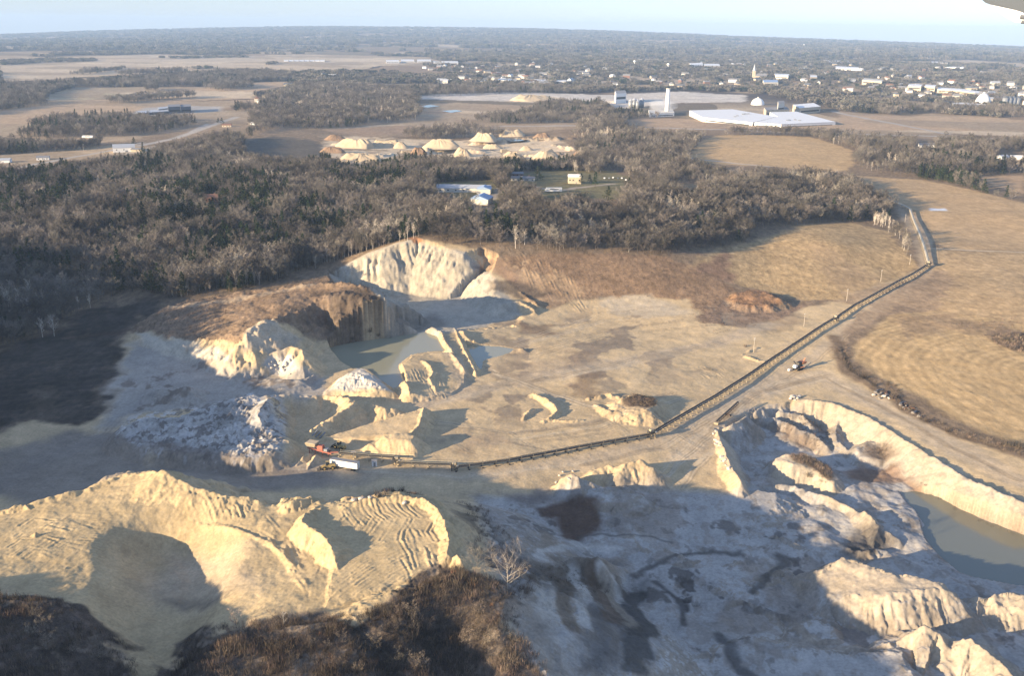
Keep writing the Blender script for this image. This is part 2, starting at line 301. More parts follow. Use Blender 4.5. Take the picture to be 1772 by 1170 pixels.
ridge([(590,876,25.3),(630,864,26.3),(690,855,26.8),(735,862,27),(757,878,27.2),(770,900,27.2),(777,930,27.2),(774,960,26.6)], .9, .75, .6, 2.4, .9)
ridge([(786,962,26.5),(792,958,28),(798,970,27)], 1.1, 1.1, .4, 1.5, .5)
ridge([(660,852,26.8),(690,848,27.2)], .9, .9, .4, 2, .4)
# scrub-covered hills in the foreground
plateau([(-60,1040,25),(60,1040,27),(140,1060,27),(190,1100,26),(215,1140,25),(230,1200,25),(150,1300,30),(-200,1300,32)], .55, .8, 5, .8, .8)
plateau([(700,1018,26.5),(760,1005,27),(830,1000,26),(880,1040,25),(860,1090,25),(700,1100,26),(620,1080,25.5),(600,1060,25),(650,1035,26)], .5, .9, 5, .9, .8)
plateau([(330,1150,24),(400,1110,25),(520,1085,25),(600,1080,25.5),(640,1180,27),(600,1300,30),(300,1300,28)], .55, .8, 5, .8, .8)

POND_A = [(566,602),(600,594),(640,588),(690,581),(735,574),(757,582),(764,596),(776,610),(745,610),(712,616),(690,632),(700,655),(704,676),(684,676),(655,656),(636,640),(612,640),(590,628)]
POND_B = [(806,596),(835,598),(870,600),(898,606),(880,612),(862,618),(838,624),(834,640),(826,638),(815,617)]
POND_C = [(1555,852),(1585,850),(1625,860),(1660,880),(1720,905),(1780,928),(1900,975),(1900,1050),(1780,1018),(1700,1006),(1660,992),(1625,965),(1600,935),(1590,900)]
def pond_bed(pts, zw, depth=1.5, slope=.5):
    pts = [(p[0], p[1], zw, slope) for p in pts]
    FEATS.append(('bed', np.array([list(P(*p[:3])) + [p[3]] for p in pts]), dict(zw=zw, depth=depth)))
pond_bed(POND_A, -.6); pond_bed(POND_B, -.5); pond_bed(POND_C, -9.2)

for pts_ in ([(565,250,8),(600,246,14),(650,246,13),(700,250,9)], [(590,268,10),(620,264,16),(650,268,13),(690,266,8)], [(700,262,9),(740,256,14),(790,256,11),(830,262,8)], [(820,246,9),(850,240,14),(900,238,12),(960,236,14),(1000,240,9)], [(880,272,8),(930,266,13),(975,266,10),(1010,270,8)], [(960,250,9),(990,254,13),(1015,262,9)]):
    ridge(pts_, .35, .45, 3.5, 26, 6)
def dip(pts, radius, depth):
    FEATS.append(('dip', np.array([P(*p) for p in pts]), dict(radius=radius, depth=depth)))
dip([(285,958,16),(305,995,14),(285,1055,13),(255,1120,12),(225,1220,12)], 25, 8.0)
dip([(770,1095,24),(800,1140,24)], 14, 5)
def track(pts, w, h):
    FEATS.append(('track', np.array([P(*p) for p in pts]), dict(w=w, h=h)))
# dozer and truck tracks pressed into the stockpile
_tr = random.Random(5)
for k in range(17):
    t = (k + _tr.uniform(-.45, .45)) / 16; x0, y0 = 590 + 150 * t, 872 - 14 * t; track([(x0 - 2, y0, 25), (x0 + 6 + 6 * t, y0 + 14 + 6 * _tr.random(), 25), (x0 + 22 + 10 * t, y0 + 26 + 10 * _tr.random(), 25)], .8, .32)
for k in range(9):
    t = (k + _tr.uniform(-.5, .5)) / 8; x0, y0 = 600 + 165 * t, 890 + 10 * t; track([(x0, y0, 25), (x0 - 14, y0 + 20, 25), (x0 - 50 * (1 - t), y0 + 36, 25)], .9, .3)
for k in range(18):
    x0 = 560 + _tr.random() * 160; y0 = 980 + _tr.random() * 50; track([(x0, y0, 24), (x0 + 40, y0 - 28, 24.5), (x0 + 90, y0 - 52, 25)], .8, .28)
for k in range(12):
    x0 = 690 + _tr.random() * 80; y0 = 900 + _tr.random() * 70; track([(x0, y0, 25), (x0 + 14, y0 + 22, 25), (x0 + 22, y0 + 48, 25)], .9, .35)
for k in range(30):
    x0 = 320 + _tr.random() * 110; y0 = 850 + 14 * (x0 - 320) / 110 + _tr.random() * 24; track([(x0, y0 - 8, 25), (x0 + 5, y0 + 2, 24), (x0 + 9, y0 + 14, 23)], .8, .35)
for k in range(9):
    o_ = k * 5; track([(420 + o_, 905 - o_ * .2, 22), (470 + o_ * .6, 930, 22), (505 + o_ * .3, 985, 22), (535, 1040 - o_, 21.5)], .9, .4)
for k in range(16):
    x0 = 10 + _tr.random() * 130; y0 = 905 + _tr.random() * 70; track([(x0, y0, 20.5), (x0 + 22, y0 - 14, 20.5), (x0 + 60, y0 - 12 + _tr.random() * 16, 20.5)], 1.0, .4)
for k in range(12):
    y0 = 905 + k * 8; track([(120, y0 + 10, 20), (160, y0, 19.5), (205, y0 + 6, 18)], .9, .35)
for k in range(10):
    x0 = 510 + _tr.random() * 60; y0 = 905 + _tr.random() * 50; track([(x0, y0, 25), (x0 + 8, y0 + 14, 25), (x0 + 3, y0 + 26, 25)], .8, .3)
for k in range(14):
    x0 = 700 + _tr.random() * 60; y0 = 640 + _tr.random() * 30; track([(x0, y0 - 8, 3), (x0 + 4, y0 + 4, 3), (x0 + 12, y0 + 16, 2)], .8, .5)
for k in range(22):
    x0 = 900 + _tr.random() * 330; y0 = 540 + _tr.random() * 70; track([(x0, y0, 1), (x0 + 25, y0 - 3 + _tr.random() * 8, 1), (x0 + 60, y0 + 4 + _tr.random() * 8, 1)], 1.2, .35)
for k in range(16):
    x0 = 884 + k * 7 + _tr.uniform(-4, 4); y0 = 448 + k * 2.2; track([(x0, y0, 17 - k * .4), (x0 + 26, y0 + 30, 10), (x0 + 40 + _tr.uniform(0, 30), y0 + 48 + _tr.uniform(0, 20) - k, 4)], 1.2, .8 * _tr.uniform(.3, 1.1))
for k in range(14):
    x0 = 990 + _tr.random() * 120; y0 = 480 + _tr.random() * 40; track([(x0, y0, 6), (x0 + 14, y0 + 16, 4), (x0 + 26, y0 + 34, 2)], .8, .22)
for k in range(16):
    x0 = 780 + _tr.random() * 420; y0 = 690 + _tr.random() * 90; track([(x0, y0, 0), (x0 + 14, y0 + 9, 0), (x0 + 40, y0 + 10 + 16 * _tr.random(), 0)], .8, .28)
for k in range(10):
    x0 = 1205 + _tr.random() * 45; y0 = 632 + _tr.random() * 26; track([(x0, y0, 1), (x0 + 8, y0 + 6, 1), (x0 + 20, y0 + 5, 1)], .9, .6)
def apply_features(x, y, z):
    shape = x.shape
    x = x.ravel(); y = y.ravel(); z = z.ravel().copy()
    jx = fbm(x, y, 9, 4, 31, .62); jy = fbm(x, y, 9, 4, 32, .62); cr = fbm(x, y, 2.6, 3, 33, .6)
    for kind, W, o in FEATS:
        zmin = -14.0
        if kind in ('dip', 'track'): reach = o.get('radius', 3) * 1.2
        elif kind == 'ridge': reach = (W[:, 2].max() - zmin) / min(o['sl'], o['sr']) + 4
        elif kind == 'plateau': reach = (W[:, 2].max() - zmin) / o['slope'] + 4
        else: reach = 8
        reach = min(reach, 140)
        lo = W[:, :2].min(0) - reach; hi = W[:, :2].max(0) + reach
        idx = np.where((x > lo[0]) & (x < hi[0]) & (y > lo[1]) & (y < hi[1]))[0]
        if len(idx) == 0: continue
        a = o.get('amp', 0)
        sc = min(1.0, o.get('freq', 6) / 6)
        X = x[idx] + jx[idx] * a * 1.2; Y = y[idx] + jy[idx] * a * 1.2
        if kind == 'dip':
            d, v, side, arc = seg_dist(X, Y, W[:, :2], W[:, 2:3], False)
            z[idx] -= o['depth'] * smooth(o['radius'], o['radius'] * .15, d)
        elif kind == 'track':
            d, v, side, arc = seg_dist(X + jx[idx] * .4, Y + jy[idx] * .4, W[:, :2], W[:, 2:3], False)
            z[idx] += o['h'] * .38 * (.25 + .75 * smooth(-.5, .5, fbm(x[idx], y[idx], 6, 2, 77))) * (smooth(o['w'], 0, np.abs(d - o['w'] * .9)) * 1.0 - .5 * smooth(o['w'], 0, d)) 
        elif kind == 'ridge':
            d, v, side, arc = seg_dist(X, Y, W[:, :2], W[:, 2:3], False)
            f = o['flute'] * (fbm(arc, arc * 0 + W[0, 0], o['freq'], 3, 41)) * smooth(0, 3, d)
            sl = np.where(side > 0, o['sl'], o['sr'])
            dd = np.maximum(d + f - o['cap'], 0)
            dd = np.maximum(dd + .38 * fbm(arc, dd * .12, 1.5, 2, 45) * smooth(.5, 3, dd), 0)
            h = v[0] - dd * sl + fbm(x[idx], y[idx], o['freq'] * .8, 3, 43) * a * .6 + cr[idx] * (.16 + .22 * a) * (.35 + smooth(5, 0, d))
            z[idx] = np.maximum(z[idx], h)
        elif kind == 'plateau':
            d, v, side, arc = seg_dist(X, Y, W[:, :2], W[:, 2:3], True)
            ins = inside(X, Y, W[:, :2])
            top = v[0].copy()
            bp, bz = densify(W[:, :2], W[:, 2], 6.0)
            ii = np.where(ins)[0]
            for c in range(0, len(ii), 20000):
                q = ii[c:c + 20000]
                w = 1.0 / ((X[q][:, None] - bp[None, :, 0]) ** 2 + (Y[q][:, None] - bp[None, :, 1]) ** 2 + 1.0)
                num = w @ bz; den = w.sum(1)
                for p in o['inner']:
                    wi = 8.0 / ((X[q] - p[0]) ** 2 + (Y[q] - p[1]) ** 2 + 30.0); num = num + wi * p[2]; den = den + wi
                top[q] = num / den
            f = o['flute'] * (fbm(arc, arc * 0 + W[0, 0], o['freq'], 3, 51)) * smooth(0, 4, d)
            f = f + min(.42, .3 * o['flute']) * fbm(arc, d * .12, 1.6, 2, 55) * smooth(.5, 3, d)
            h = np.where(ins, top + cr[idx] * (.03 + .14 * o['top'] + .30 * a * smooth(3.5, 0, d)), v[0] - np.maximum(d + f, 0) * o['slope'] + cr[idx] * .30 * a)
            h = h + fbm(x[idx], y[idx], 14, 4, 53) * o['top'] * np.where(ins, 1, .6)
            if o['lump']:
                h = h + np.where(ins, o['lump'] * np.abs(fbm(x[idx], y[idx], o['lump_scale'], 3, 57)) * smooth(0, 5, d), 0)
            z[idx] = np.maximum(z[idx], h)
        elif kind == 'carve':
            d, v, side, arc = seg_dist(X, Y, W[:, :2], W[:, 2:4], True)
            ins = inside(X, Y, W[:, :2])
            f = o['flute'] * fbm(arc, arc * 0, o['freq'], 3, 61) * smooth(1, 7, d)
            f = f + .6 * fbm(arc, d * .12, 1.9, 3, 66) * smooth(.5, 4, d)
            f = f * smooth(o['fade'], o['fade'] * .5, d)
            wall = v[0] - np.maximum(d + f, 0) * v[1] + cr[idx] * .35
            fl = o['zf'] + fbm(x[idx], y[idx], 40, 4, 63) * o['floor_noise'] * 1.6 + fbm(x[idx], y[idx], 8, 4, 64) * o['floor_noise'] * .62 - np.abs(fbm(x[idx], y[idx], 26, 3, 65)) * o['floor_noise'] * .8
            new = np.minimum(z[idx], np.maximum(wall, fl))
            z[idx] = np.where(ins, new, z[idx])
        elif kind == 'bed':
            d, v, side, arc = seg_dist(X, Y, W[:, :2], W[:, 2:4], True)
            ins = inside(X, Y, W[:, :2])
            b = o['zw'] - np.minimum(d * .25, o['depth'])
            z[idx] = np.where(ins, np.minimum(z[idx], b), z[idx])
    # small bumps of bare ground close by
    D = np.sqrt(x * x + y * y)
    near = 1 - smooth(700, 1000, D)
    z += near * (fbm(x, y, 22, 4, 71) * .28 + fbm(x, y, 4.5, 3, 72) * .10)
    return z.reshape(shape)
def height(x, y):
    x = np.atleast_1d(np.asarray(x, float)); y = np.atleast_1d(np.asarray(y, float))
    return apply_features(x, y, base_height(x, y))
def G(px, py):
    """ground point seen at photo pixel: march along the ray"""
    d = ray(px, py); d = d / np.linalg.norm(d)
    lo = 150.0; hi = 30000.0
    ts = np.geomspace(lo, hi, 700)
    if d[2] < 0: ts = ts[ts * -d[2] < CAM_H + 30]
    X = d[0] * ts; Y = d[1] * ts; Z = CAM_H + d[2] * ts
    h = height(X, Y); k = np.where(Z < h)[0]
    if len(k) == 0: t = ts[-1]; return np.array([d[0] * t, d[1] * t, CAM_H + d[2] * t])
    i = max(1, k[0]); a, b = ts[i - 1], ts[i]
    t2 = np.linspace(a, b, 40); Z2 = CAM_H + d[2] * t2; h2 = height(d[0] * t2, d[1] * t2); j = np.where(Z2 < h2)[0]
    t = t2[j[0]] if len(j) else b
    return np.array([d[0] * t, d[1] * t, float(height(d[0] * t, d[1] * t)[0])])
# ---------------------------------------------------------------- ground mesh: a fan-shaped sheet, finest near the pit
def _theta_axis():
    core = np.linspace(math.radians(-33), math.radians(33), int(1250 * QUALITY))
    left = np.radians(np.linspace(-68, -33.1, int(150 * QUALITY))); right = np.radians(np.linspace(33.1, 60, int(60 * QUALITY)))
    return np.concatenate([left, core, right])
def _dist_axis():
    out = [110.0]
    while out[-1] < 17300:
        D = out[-1]
        if D < 240: s = 1.6
        else: s = 0.55 * (D * D + 190 ** 2) / 190 * 1e-3
        if 620 < D < 1050: s = min(s, 1.5)
        if 1050 <= D < 1700: s = min(s, 4.0)
        s = min(s, max(9.0, D * 0.0085))
        out.append(D + s / QUALITY)
    return np.array(out)
TH = _theta_axis(); DD = _dist_axis()
GX = DD[:, None] * np.sin(TH)[None]; GY = DD[:, None] * np.cos(TH)[None]
GZ = height(GX.ravel(), GY.ravel()).reshape(GX.shape)
def hfast(x, y):
    x = np.atleast_1d(np.asarray(x, float)); y = np.atleast_1d(np.asarray(y, float))
    D = np.sqrt(x * x + y * y); th = np.arctan2(x, y)
    i = np.interp(D, DD, np.arange(len(DD))); j = np.interp(th, TH, np.arange(len(TH)))
    i0 = np.clip(i.astype(int), 0, len(DD) - 2); j0 = np.clip(j.astype(int), 0, len(TH) - 2); fi = i - i0; fj = j - j0
    return (GZ[i0, j0] * (1 - fi) + GZ[i0 + 1, j0] * fi) * (1 - fj) + (GZ[i0, j0 + 1] * (1 - fi) + GZ[i0 + 1, j0 + 1] * fi) * fj
def hz(x, y): return float(hfast(x, y)[0])
_ts = np.geomspace(200, 26000, 1500)
def G(px, py):
    """ground point seen at photo pixel (px, py)"""
    d = ray(px, py); d = d / np.linalg.norm(d)
    X = d[0] * _ts; Y = d[1] * _ts; Z = CAM_H + d[2] * _ts
    k = np.where(Z < hfast(X, Y))[0]
    i = max(1, k[0]) if len(k) else len(_ts) - 1
    t2 = np.linspace(_ts[i - 1], _ts[i], 30); j = np.where(CAM_H + d[2] * t2 < hfast(d[0] * t2, d[1] * t2))[0]
    t = t2[j[0]] if len(j) else _ts[i]
    return np.array([d[0] * t, d[1] * t, hz(d[0] * t, d[1] * t)])
def GP(pts): return np.array([G(*p)[:2] for p in pts])

# ---------------------------------------------------------------- land use and colours
NV = GX.size
gx = GX.ravel(); gy = GY.ravel(); gz = GZ.ravel(); gD = np.sqrt(gx * gx + gy * gy)
CC = np.zeros((NV, 4)); CC[:, 3] = 0.0        # alpha: how grassy
CLS = np.zeros(NV, np.int8)
# slope of the ground (for bare cut faces)
dzr = np.gradient(GZ, axis=0) / np.gradient(DD)[:, None]; dzt = np.gradient(GZ, axis=1) / (np.gradient(TH)[None] * DD[:, None])
SL = np.sqrt(dzr ** 2 + dzt ** 2).ravel()
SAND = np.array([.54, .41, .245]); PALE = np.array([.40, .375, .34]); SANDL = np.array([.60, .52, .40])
GRASS = np.array([.205, .150, .095]); GOLD = np.array([.36, .262, .155]); SCRUB = np.array([.085, .062, .045]); WOODF = np.array([.075, .058, .046])
n_l = fbm(gx, gy, 60, 5, 101); n_m = fbm(gx, gy, 14, 4, 102); n_f = fbm(gx, gy, 3.0, 3, 103)
jxx = fbm(gx, gy, 16, 4, 104); jyy = fbm(gx, gy, 16, 4, 105)
def sel(W, reach):
    lo = W.min(0) - reach; hi = W.max(0) + reach
    return np.where((gx > lo[0]) & (gx < hi[0]) & (gy > lo[1]) & (gy < hi[1]))[0]
def weight(W, soft, jit, idx):
    X = gx[idx] + jxx[idx] * jit; Y = gy[idx] + jyy[idx] * jit
    d, _, _, _ = seg_dist(X, Y, W, np.zeros((len(W), 1)), True)
    s = np.where(inside(X, Y, W), d, -d)
    return smooth(-soft, soft, s)
def paint(pts, color, soft=3.0, jit=3.0, grass=None, var=.12, cls=None, alpha=1.0, mod=None, world_pts=False):
    W = np.asarray(pts, float) if world_pts else GP(pts)
    idx = sel(W, soft + jit * 2)
    if len(idx) == 0: return W
    w = weight(W, soft, jit, idx) * alpha
    if mod is not None: w = w * mod(idx)
    c = np.asarray(color)[None] * (1 + var * n_m[idx] + var * .6 * n_l[idx] + var * .5 * n_f[idx])[:, None]
    CC[idx, :3] = CC[idx, :3] * (1 - w[:, None]) + c * w[:, None]
    if grass is not None: CC[idx, 3] = CC[idx, 3] * (1 - w) + grass * w
    if cls is not None: CLS[idx[w > .5]] = cls
    return W
def stroke(pts, width, color, soft=1.5, jit=1.0, grass=None, var=.1, cls=None, alpha=1.0, mod=None):
    W = GP(pts); idx = sel(W, width + soft + jit * 2)
    if len(idx) == 0: return W
    X = gx[idx] + jxx[idx] * jit; Y = gy[idx] + jyy[idx] * jit
    d, _, _, _ = seg_dist(X, Y, W, np.zeros((len(W), 1)), False)
    w = smooth(width / 2 + soft, width / 2 - soft, d) * alpha
    if mod is not None: w = w * mod(idx)
    c = np.asarray(color)[None] * (1 + var * n_m[idx] + var * .5 * n_f[idx])[:, None]
    CC[idx, :3] = CC[idx, :3] * (1 - w[:, None]) + c * w[:, None]
    if grass is not None: CC[idx, 3] = CC[idx, 3] * (1 - w) + grass * w
    if cls is not None: CLS[idx[w > .5]] = cls
    return W
def tone(pts, factor, soft=3.0, jit=3.0, mod=None):
    W = GP(pts); idx = sel(W, soft + jit * 2); w = weight(W, soft, jit, idx)
    if mod is not None: w = w * mod(idx)
    CC[idx, :3] *= (1 + (np.asarray(factor) - 1) * w[:, None])

# far country: a patchwork of woods, stubble and grass
cell_u = gx / 420 + fbm(gx, gy, 900, 2, 111) * .5; cell_v = gy / 560 + fbm(gx, gy, 900, 2, 112) * .5
cid = _hash(np.floor(cell_u), np.floor(cell_v), 113)
pal = np.array([[.34, .25, .155], [.27, .19, .12], [.45, .35, .23], [.22, .16, .10], [.40, .31, .21], [.19, .15, .10]])
CC[:, :3] = pal[(cid * 6).astype(int) % 6] * (1 + .12 * n_l + .08 * n_m)[:, None]; CC[:, 3] = .6
hedge = np.minimum(np.abs(cell_u - np.round(cell_u)) * 420, np.abs(cell_v - np.round(cell_v)) * 560)
far_wood = fbm(gx, gy, 700, 4, 121) + fbm(gx, gy, 180, 3, 122) * .35 + .30 * smooth(4500, 8000, gD) - .03 - .20 * smooth(-.02, -.25, np.arctan2(gx, gy)) * smooth(10500, 8000, gD) + .5 * smooth(40, 15, hedge) * (fbm(gx, gy, 500, 2, 124) > -.1)
FARW = smooth(-.02, .1, far_wood) * smooth(2300, 3000, gD)
CC[:, :3] = CC[:, :3] * (1 - FARW[:, None]) + (WOODF * 1.15)[None] * (1 + .2 * n_l)[:, None] * FARW[:, None]
nearmask = 1 - smooth(1500, 2400, gD)
base_near = np.array([.225, .165, .108])
CC[:, :3] = CC[:, :3] * (1 - nearmask[:, None]) + base_near[None] * (1 + .15 * n_l + .1 * n_m)[:, None] * nearmask[:, None]
CC[:, 3] = np.maximum(CC[:, 3], nearmask)
def mod_spots(th, s, seed, w=.22): return lambda i: smooth(th, th + w, fbm(gx[i], gy[i] * .75, s, 5, seed, .6))
# --- open fields farther off (photo outlines)
F = paint
FIELDS_FAR = [
 ([(0,100),(150,97),(270,93),(420,97),(520,93),(600,95),(740,98),(760,104),(690,112),(600,118),(500,120),(430,118),(330,122),(250,127),(150,132),(0,142)], [.40,.315,.215]),
 ([(75,166),(100,158),(130,151),(240,150),(262,155),(200,168),(140,174),(85,173)], [.33,.275,.175]),
 ([(0,192),(110,176),(200,170),(330,176),(440,172),(450,180),(330,192),(210,198),(110,202),(50,214),(0,222)], [.36,.26,.165]),
 ([(250,150),(330,150),(430,142),(500,140),(500,148),(440,158),(440,170),(330,174),(250,170)], [.37,.265,.165]),
 ([(0,222),(50,214),(60,216),(25,232),(0,236)], [.40,.32,.21]),
 ([(0,236),(110,238),(240,235),(250,240),(180,246),(0,246)], [.33,.25,.165]),
 ([(0,268),(100,258),(180,252),(240,250),(250,262),(150,274),(60,284),(0,292)], [.36,.27,.17]),
 ([(560,224),(700,214),(800,208),(880,214),(1000,212),(1000,222),(900,230),(800,238),(700,236),(600,236)], [.28,.20,.135]),
 ([(1080,208),(1120,203),(1190,205),(1250,212),(1250,222),(1150,225),(1080,216)], [.33,.235,.15]),
 ([(1240,222),(1440,222),(1772,236),(1772,214),(1640,205),(1560,200),(1450,192),(1446,212),(1350,218),(1260,216)], [.36,.255,.16]),
 ([(1690,200),(1772,208),(1772,234),(1640,214),(1560,206),(1600,196)], [.38,.27,.165]),
 ([(720,180),(800,178),(930,183),(900,190),(830,196),(740,196)], [.36,.25,.16]),
 ([(560,236),(620,236),(700,240),(760,242),(960,240),(1000,262),(990,276),(880,282),(760,276),(700,268),(620,284),(585,280),(560,262)], [.52,.41,.275]),
]
for pts, c in FIELDS_FAR: F(pts, [q_ * 1.2 for q_ in c], 12, 12, .5, .1, 3, mod=lambda i: 1 - .0 * gx[i])
for pts, c in FIELDS_FAR[:-1]:
    for k_ in range(2): F(pts, [[.56,.45,.31],[.33,.25,.165]][k_], 10, 14, .5, .1, mod=(lambda s_: (lambda i: smooth(.25, .32, fbm(gx[i] * .6, gy[i] * 1.2, 260, 2, s_))))(171 + k_), alpha=.8)
F(FIELDS_FAR[-1][0], [.27,.20,.135], 8, 12, .3, .15, mod=mod_spots(.12, 45, 195), alpha=.8)
F(FIELDS_FAR[-1][0], [.62,.51,.36], 8, 12, 0, .1, mod=mod_spots(.2, 30, 196), alpha=.8)
# shaded hollow beside the far sand pit, mown clearing; its shade painted into the colour
F([(425,245),(470,235),(520,238),(560,250),(560,270),(520,280),(440,275),(415,262)], [.13,.11,.085], 8, 8, .6, .1)
# near fields on the right
FA = [(1195,268),(1212,245),(1240,234),(1300,233),(1400,237),(1440,248),(1475,260),(1478,280),(1460,296),(1400,294),(1330,288),(1250,284),(1205,280)]
F(FA, [.46,.32,.17], 4, 5, .45, .08, 3)
FB = [(1475,303),(1540,308),(1600,312),(1680,328),(1772,352),(2300,470),(2300,560),(1772,437),(1720,434),(1640,430),(1612,420),(1600,385),(1560,352),(1530,340),(1500,322)]
F(FB, [.45,.315,.175], 4, 5, .45, .09, 3)
F([(1690,306),(1772,303),(1772,335),(1720,322)], [.40,.28,.17], 4, 5, .45, .08, 3)
FC = [(1612,432),(1700,434),(1772,437),(2300,560),(2300,700),(1772,560),(1700,560),(1600,545),(1560,520),(1610,490),(1630,470)]
F(FC, [.43,.305,.17], 4, 5, .8, .12, 3)
FD = [(1470,600),(1500,580),(1520,560),(1560,538),(1620,540),(1700,548),(1772,560),(2300,690),(2400,1200),(1900,850),(1772,772),(1700,748),(1620,708),(1560,672),(1510,645),(1475,620)]
F(FD, [.46,.325,.17], 3, 2, .6, .06, 3)
# rows of stubble on the round field
W_rows = GP([(1772,590),(1730,590),(1690,592),(1640,606),(1620,630),(1640,660),(1700,700),(1772,735)])
_i = sel(GP(FD), 0); _m = weight(GP(FD), 2, 1, _i)
_d, _, _, _ = seg_dist(gx[_i], gy[_i], W_rows, np.zeros((len(W_rows), 1)), False)
CC[_i, :3] *= (1 + _m * (.10 * np.sin(_d * 2 * math.pi / 5.5 + n_m[_i] * .7) + .09 * np.sin(_d * 2 * math.pi / 15.0 + n_l[_i] + n_m[_i] * .8)) * smooth(-1.0, .6, n_l[_i]))[:, None]
F([(1705,580),(1740,570),(1772,575),(1830,590),(1830,625),(1772,612),(1730,600)], [.15,.105,.07], 5, 6, 1, .2)
F([(1560,585),(1640,565),(1772,600),(1772,560),(1640,545),(1560,548)], [.27,.19,.12], 8, 10, 1, .2, alpha=.7)
# hillsides of dry grass
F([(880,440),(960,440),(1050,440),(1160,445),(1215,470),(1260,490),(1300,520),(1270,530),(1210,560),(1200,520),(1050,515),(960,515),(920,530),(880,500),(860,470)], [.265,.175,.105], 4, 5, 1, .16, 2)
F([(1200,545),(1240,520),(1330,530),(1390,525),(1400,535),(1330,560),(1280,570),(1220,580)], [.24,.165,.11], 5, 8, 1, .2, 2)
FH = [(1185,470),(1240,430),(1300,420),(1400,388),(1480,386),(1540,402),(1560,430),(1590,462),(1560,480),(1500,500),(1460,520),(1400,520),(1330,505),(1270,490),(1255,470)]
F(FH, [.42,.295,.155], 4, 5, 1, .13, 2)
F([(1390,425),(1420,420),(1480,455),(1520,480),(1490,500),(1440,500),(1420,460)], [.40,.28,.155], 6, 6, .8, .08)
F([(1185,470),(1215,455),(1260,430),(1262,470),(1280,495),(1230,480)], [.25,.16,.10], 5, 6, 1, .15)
# valley floor left of the bluff: dark mown ground
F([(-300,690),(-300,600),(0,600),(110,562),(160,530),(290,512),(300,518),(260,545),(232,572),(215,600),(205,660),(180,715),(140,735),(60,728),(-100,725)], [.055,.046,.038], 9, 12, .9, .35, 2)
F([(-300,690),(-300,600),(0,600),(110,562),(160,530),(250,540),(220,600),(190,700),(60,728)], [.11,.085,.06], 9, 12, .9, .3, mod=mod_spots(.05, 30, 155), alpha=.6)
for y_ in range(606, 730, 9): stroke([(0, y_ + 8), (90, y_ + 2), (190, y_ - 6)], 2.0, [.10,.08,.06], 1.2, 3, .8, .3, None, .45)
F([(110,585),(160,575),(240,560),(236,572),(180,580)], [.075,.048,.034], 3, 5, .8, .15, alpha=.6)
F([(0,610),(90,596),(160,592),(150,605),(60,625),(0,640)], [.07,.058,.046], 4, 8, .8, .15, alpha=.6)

# --- bare sand of the pit
PIT = [(-300,725),(60,728),(140,735),(180,715),(205,660),(215,600),(232,572),(300,590),(440,560),(560,590),(650,560),(690,540),(640,490),(566,470),(620,447),(712,414),(835,440),(870,480),(930,535),(1010,520),(1110,515),(1200,520),(1215,560),(1300,570),(1390,535),(1450,520),(1500,500),(1590,468),(1625,462),(1560,525),(1480,570),(1440,580),(1450,625),(1500,665),(1580,715),(1700,770),(1800,800),(2100,1000),(2100,1600),(-300,1600)]
F(PIT, SAND, 3, 4, 0.0, .07, 1)
# tone of the pit floor: dusty wheel tracks and damp patches
F([(860,560),(1250,520),(1300,600),(1000,700),(760,760),(780,680),(860,640)], [.30,.235,.165], 20, 12, .1, .1, mod=mod_spots(.1, 22, 131))
F([(900,560),(960,560),(965,580),(930,580),(895,572)], [.215,.15,.10], 5, 8, .4, .2, alpha=.8)
F([(985,665),(1040,640),(1055,655),(1010,690),(985,690)], [.22,.155,.10], 5, 8, .3, .2, alpha=.75)
F([(1290,560),(1330,545),(1390,540),(1400,550),(1330,580)], [.26,.185,.12], 6, 8, .5, .2, alpha=.6)
F([(960,615),(1030,600),(1040,612),(980,630)], [.27,.2,.14], 5, 8, .3, .2, alpha=.6)
F([(770,790),(830,740),(880,760),(850,775),(800,795)], [.28,.21,.15], 5, 8, .3, .2, alpha=.55)
F([(890,640),(960,620),(1000,640),(930,665)], [.30,.235,.17], 5, 8, .2, .2, alpha=.5)
F([(1040,520),(1130,515),(1190,530),(1180,545),(1060,545)], [.47,.40,.30], 5, 8, 0, .1, alpha=.7)
for pts, wd in [([(740,700),(850,670),(960,650),(1100,622),(1250,590),(1330,562)], 14), ([(560,812),(800,825),(1000,800),(1130,770),(1280,690),(1400,620),(1470,560),(1600,480),(1605,462),(1585,400),(1560,360),(1535,345)], 10), ([(760,580),(800,640),(800,680),(740,700)], 8),
                ([(1180,790),(1300,680),(1420,650),(1500,690),(1640,770),(1772,835)], 16), ([(300,650),(240,700),(180,760),(60,800),(-100,860)], 12), ([(180,760),(300,800),(560,815)], 14)]:
    stroke(pts, wd, [.47,.375,.262], 4, 3, 0, .05, 4, .75)
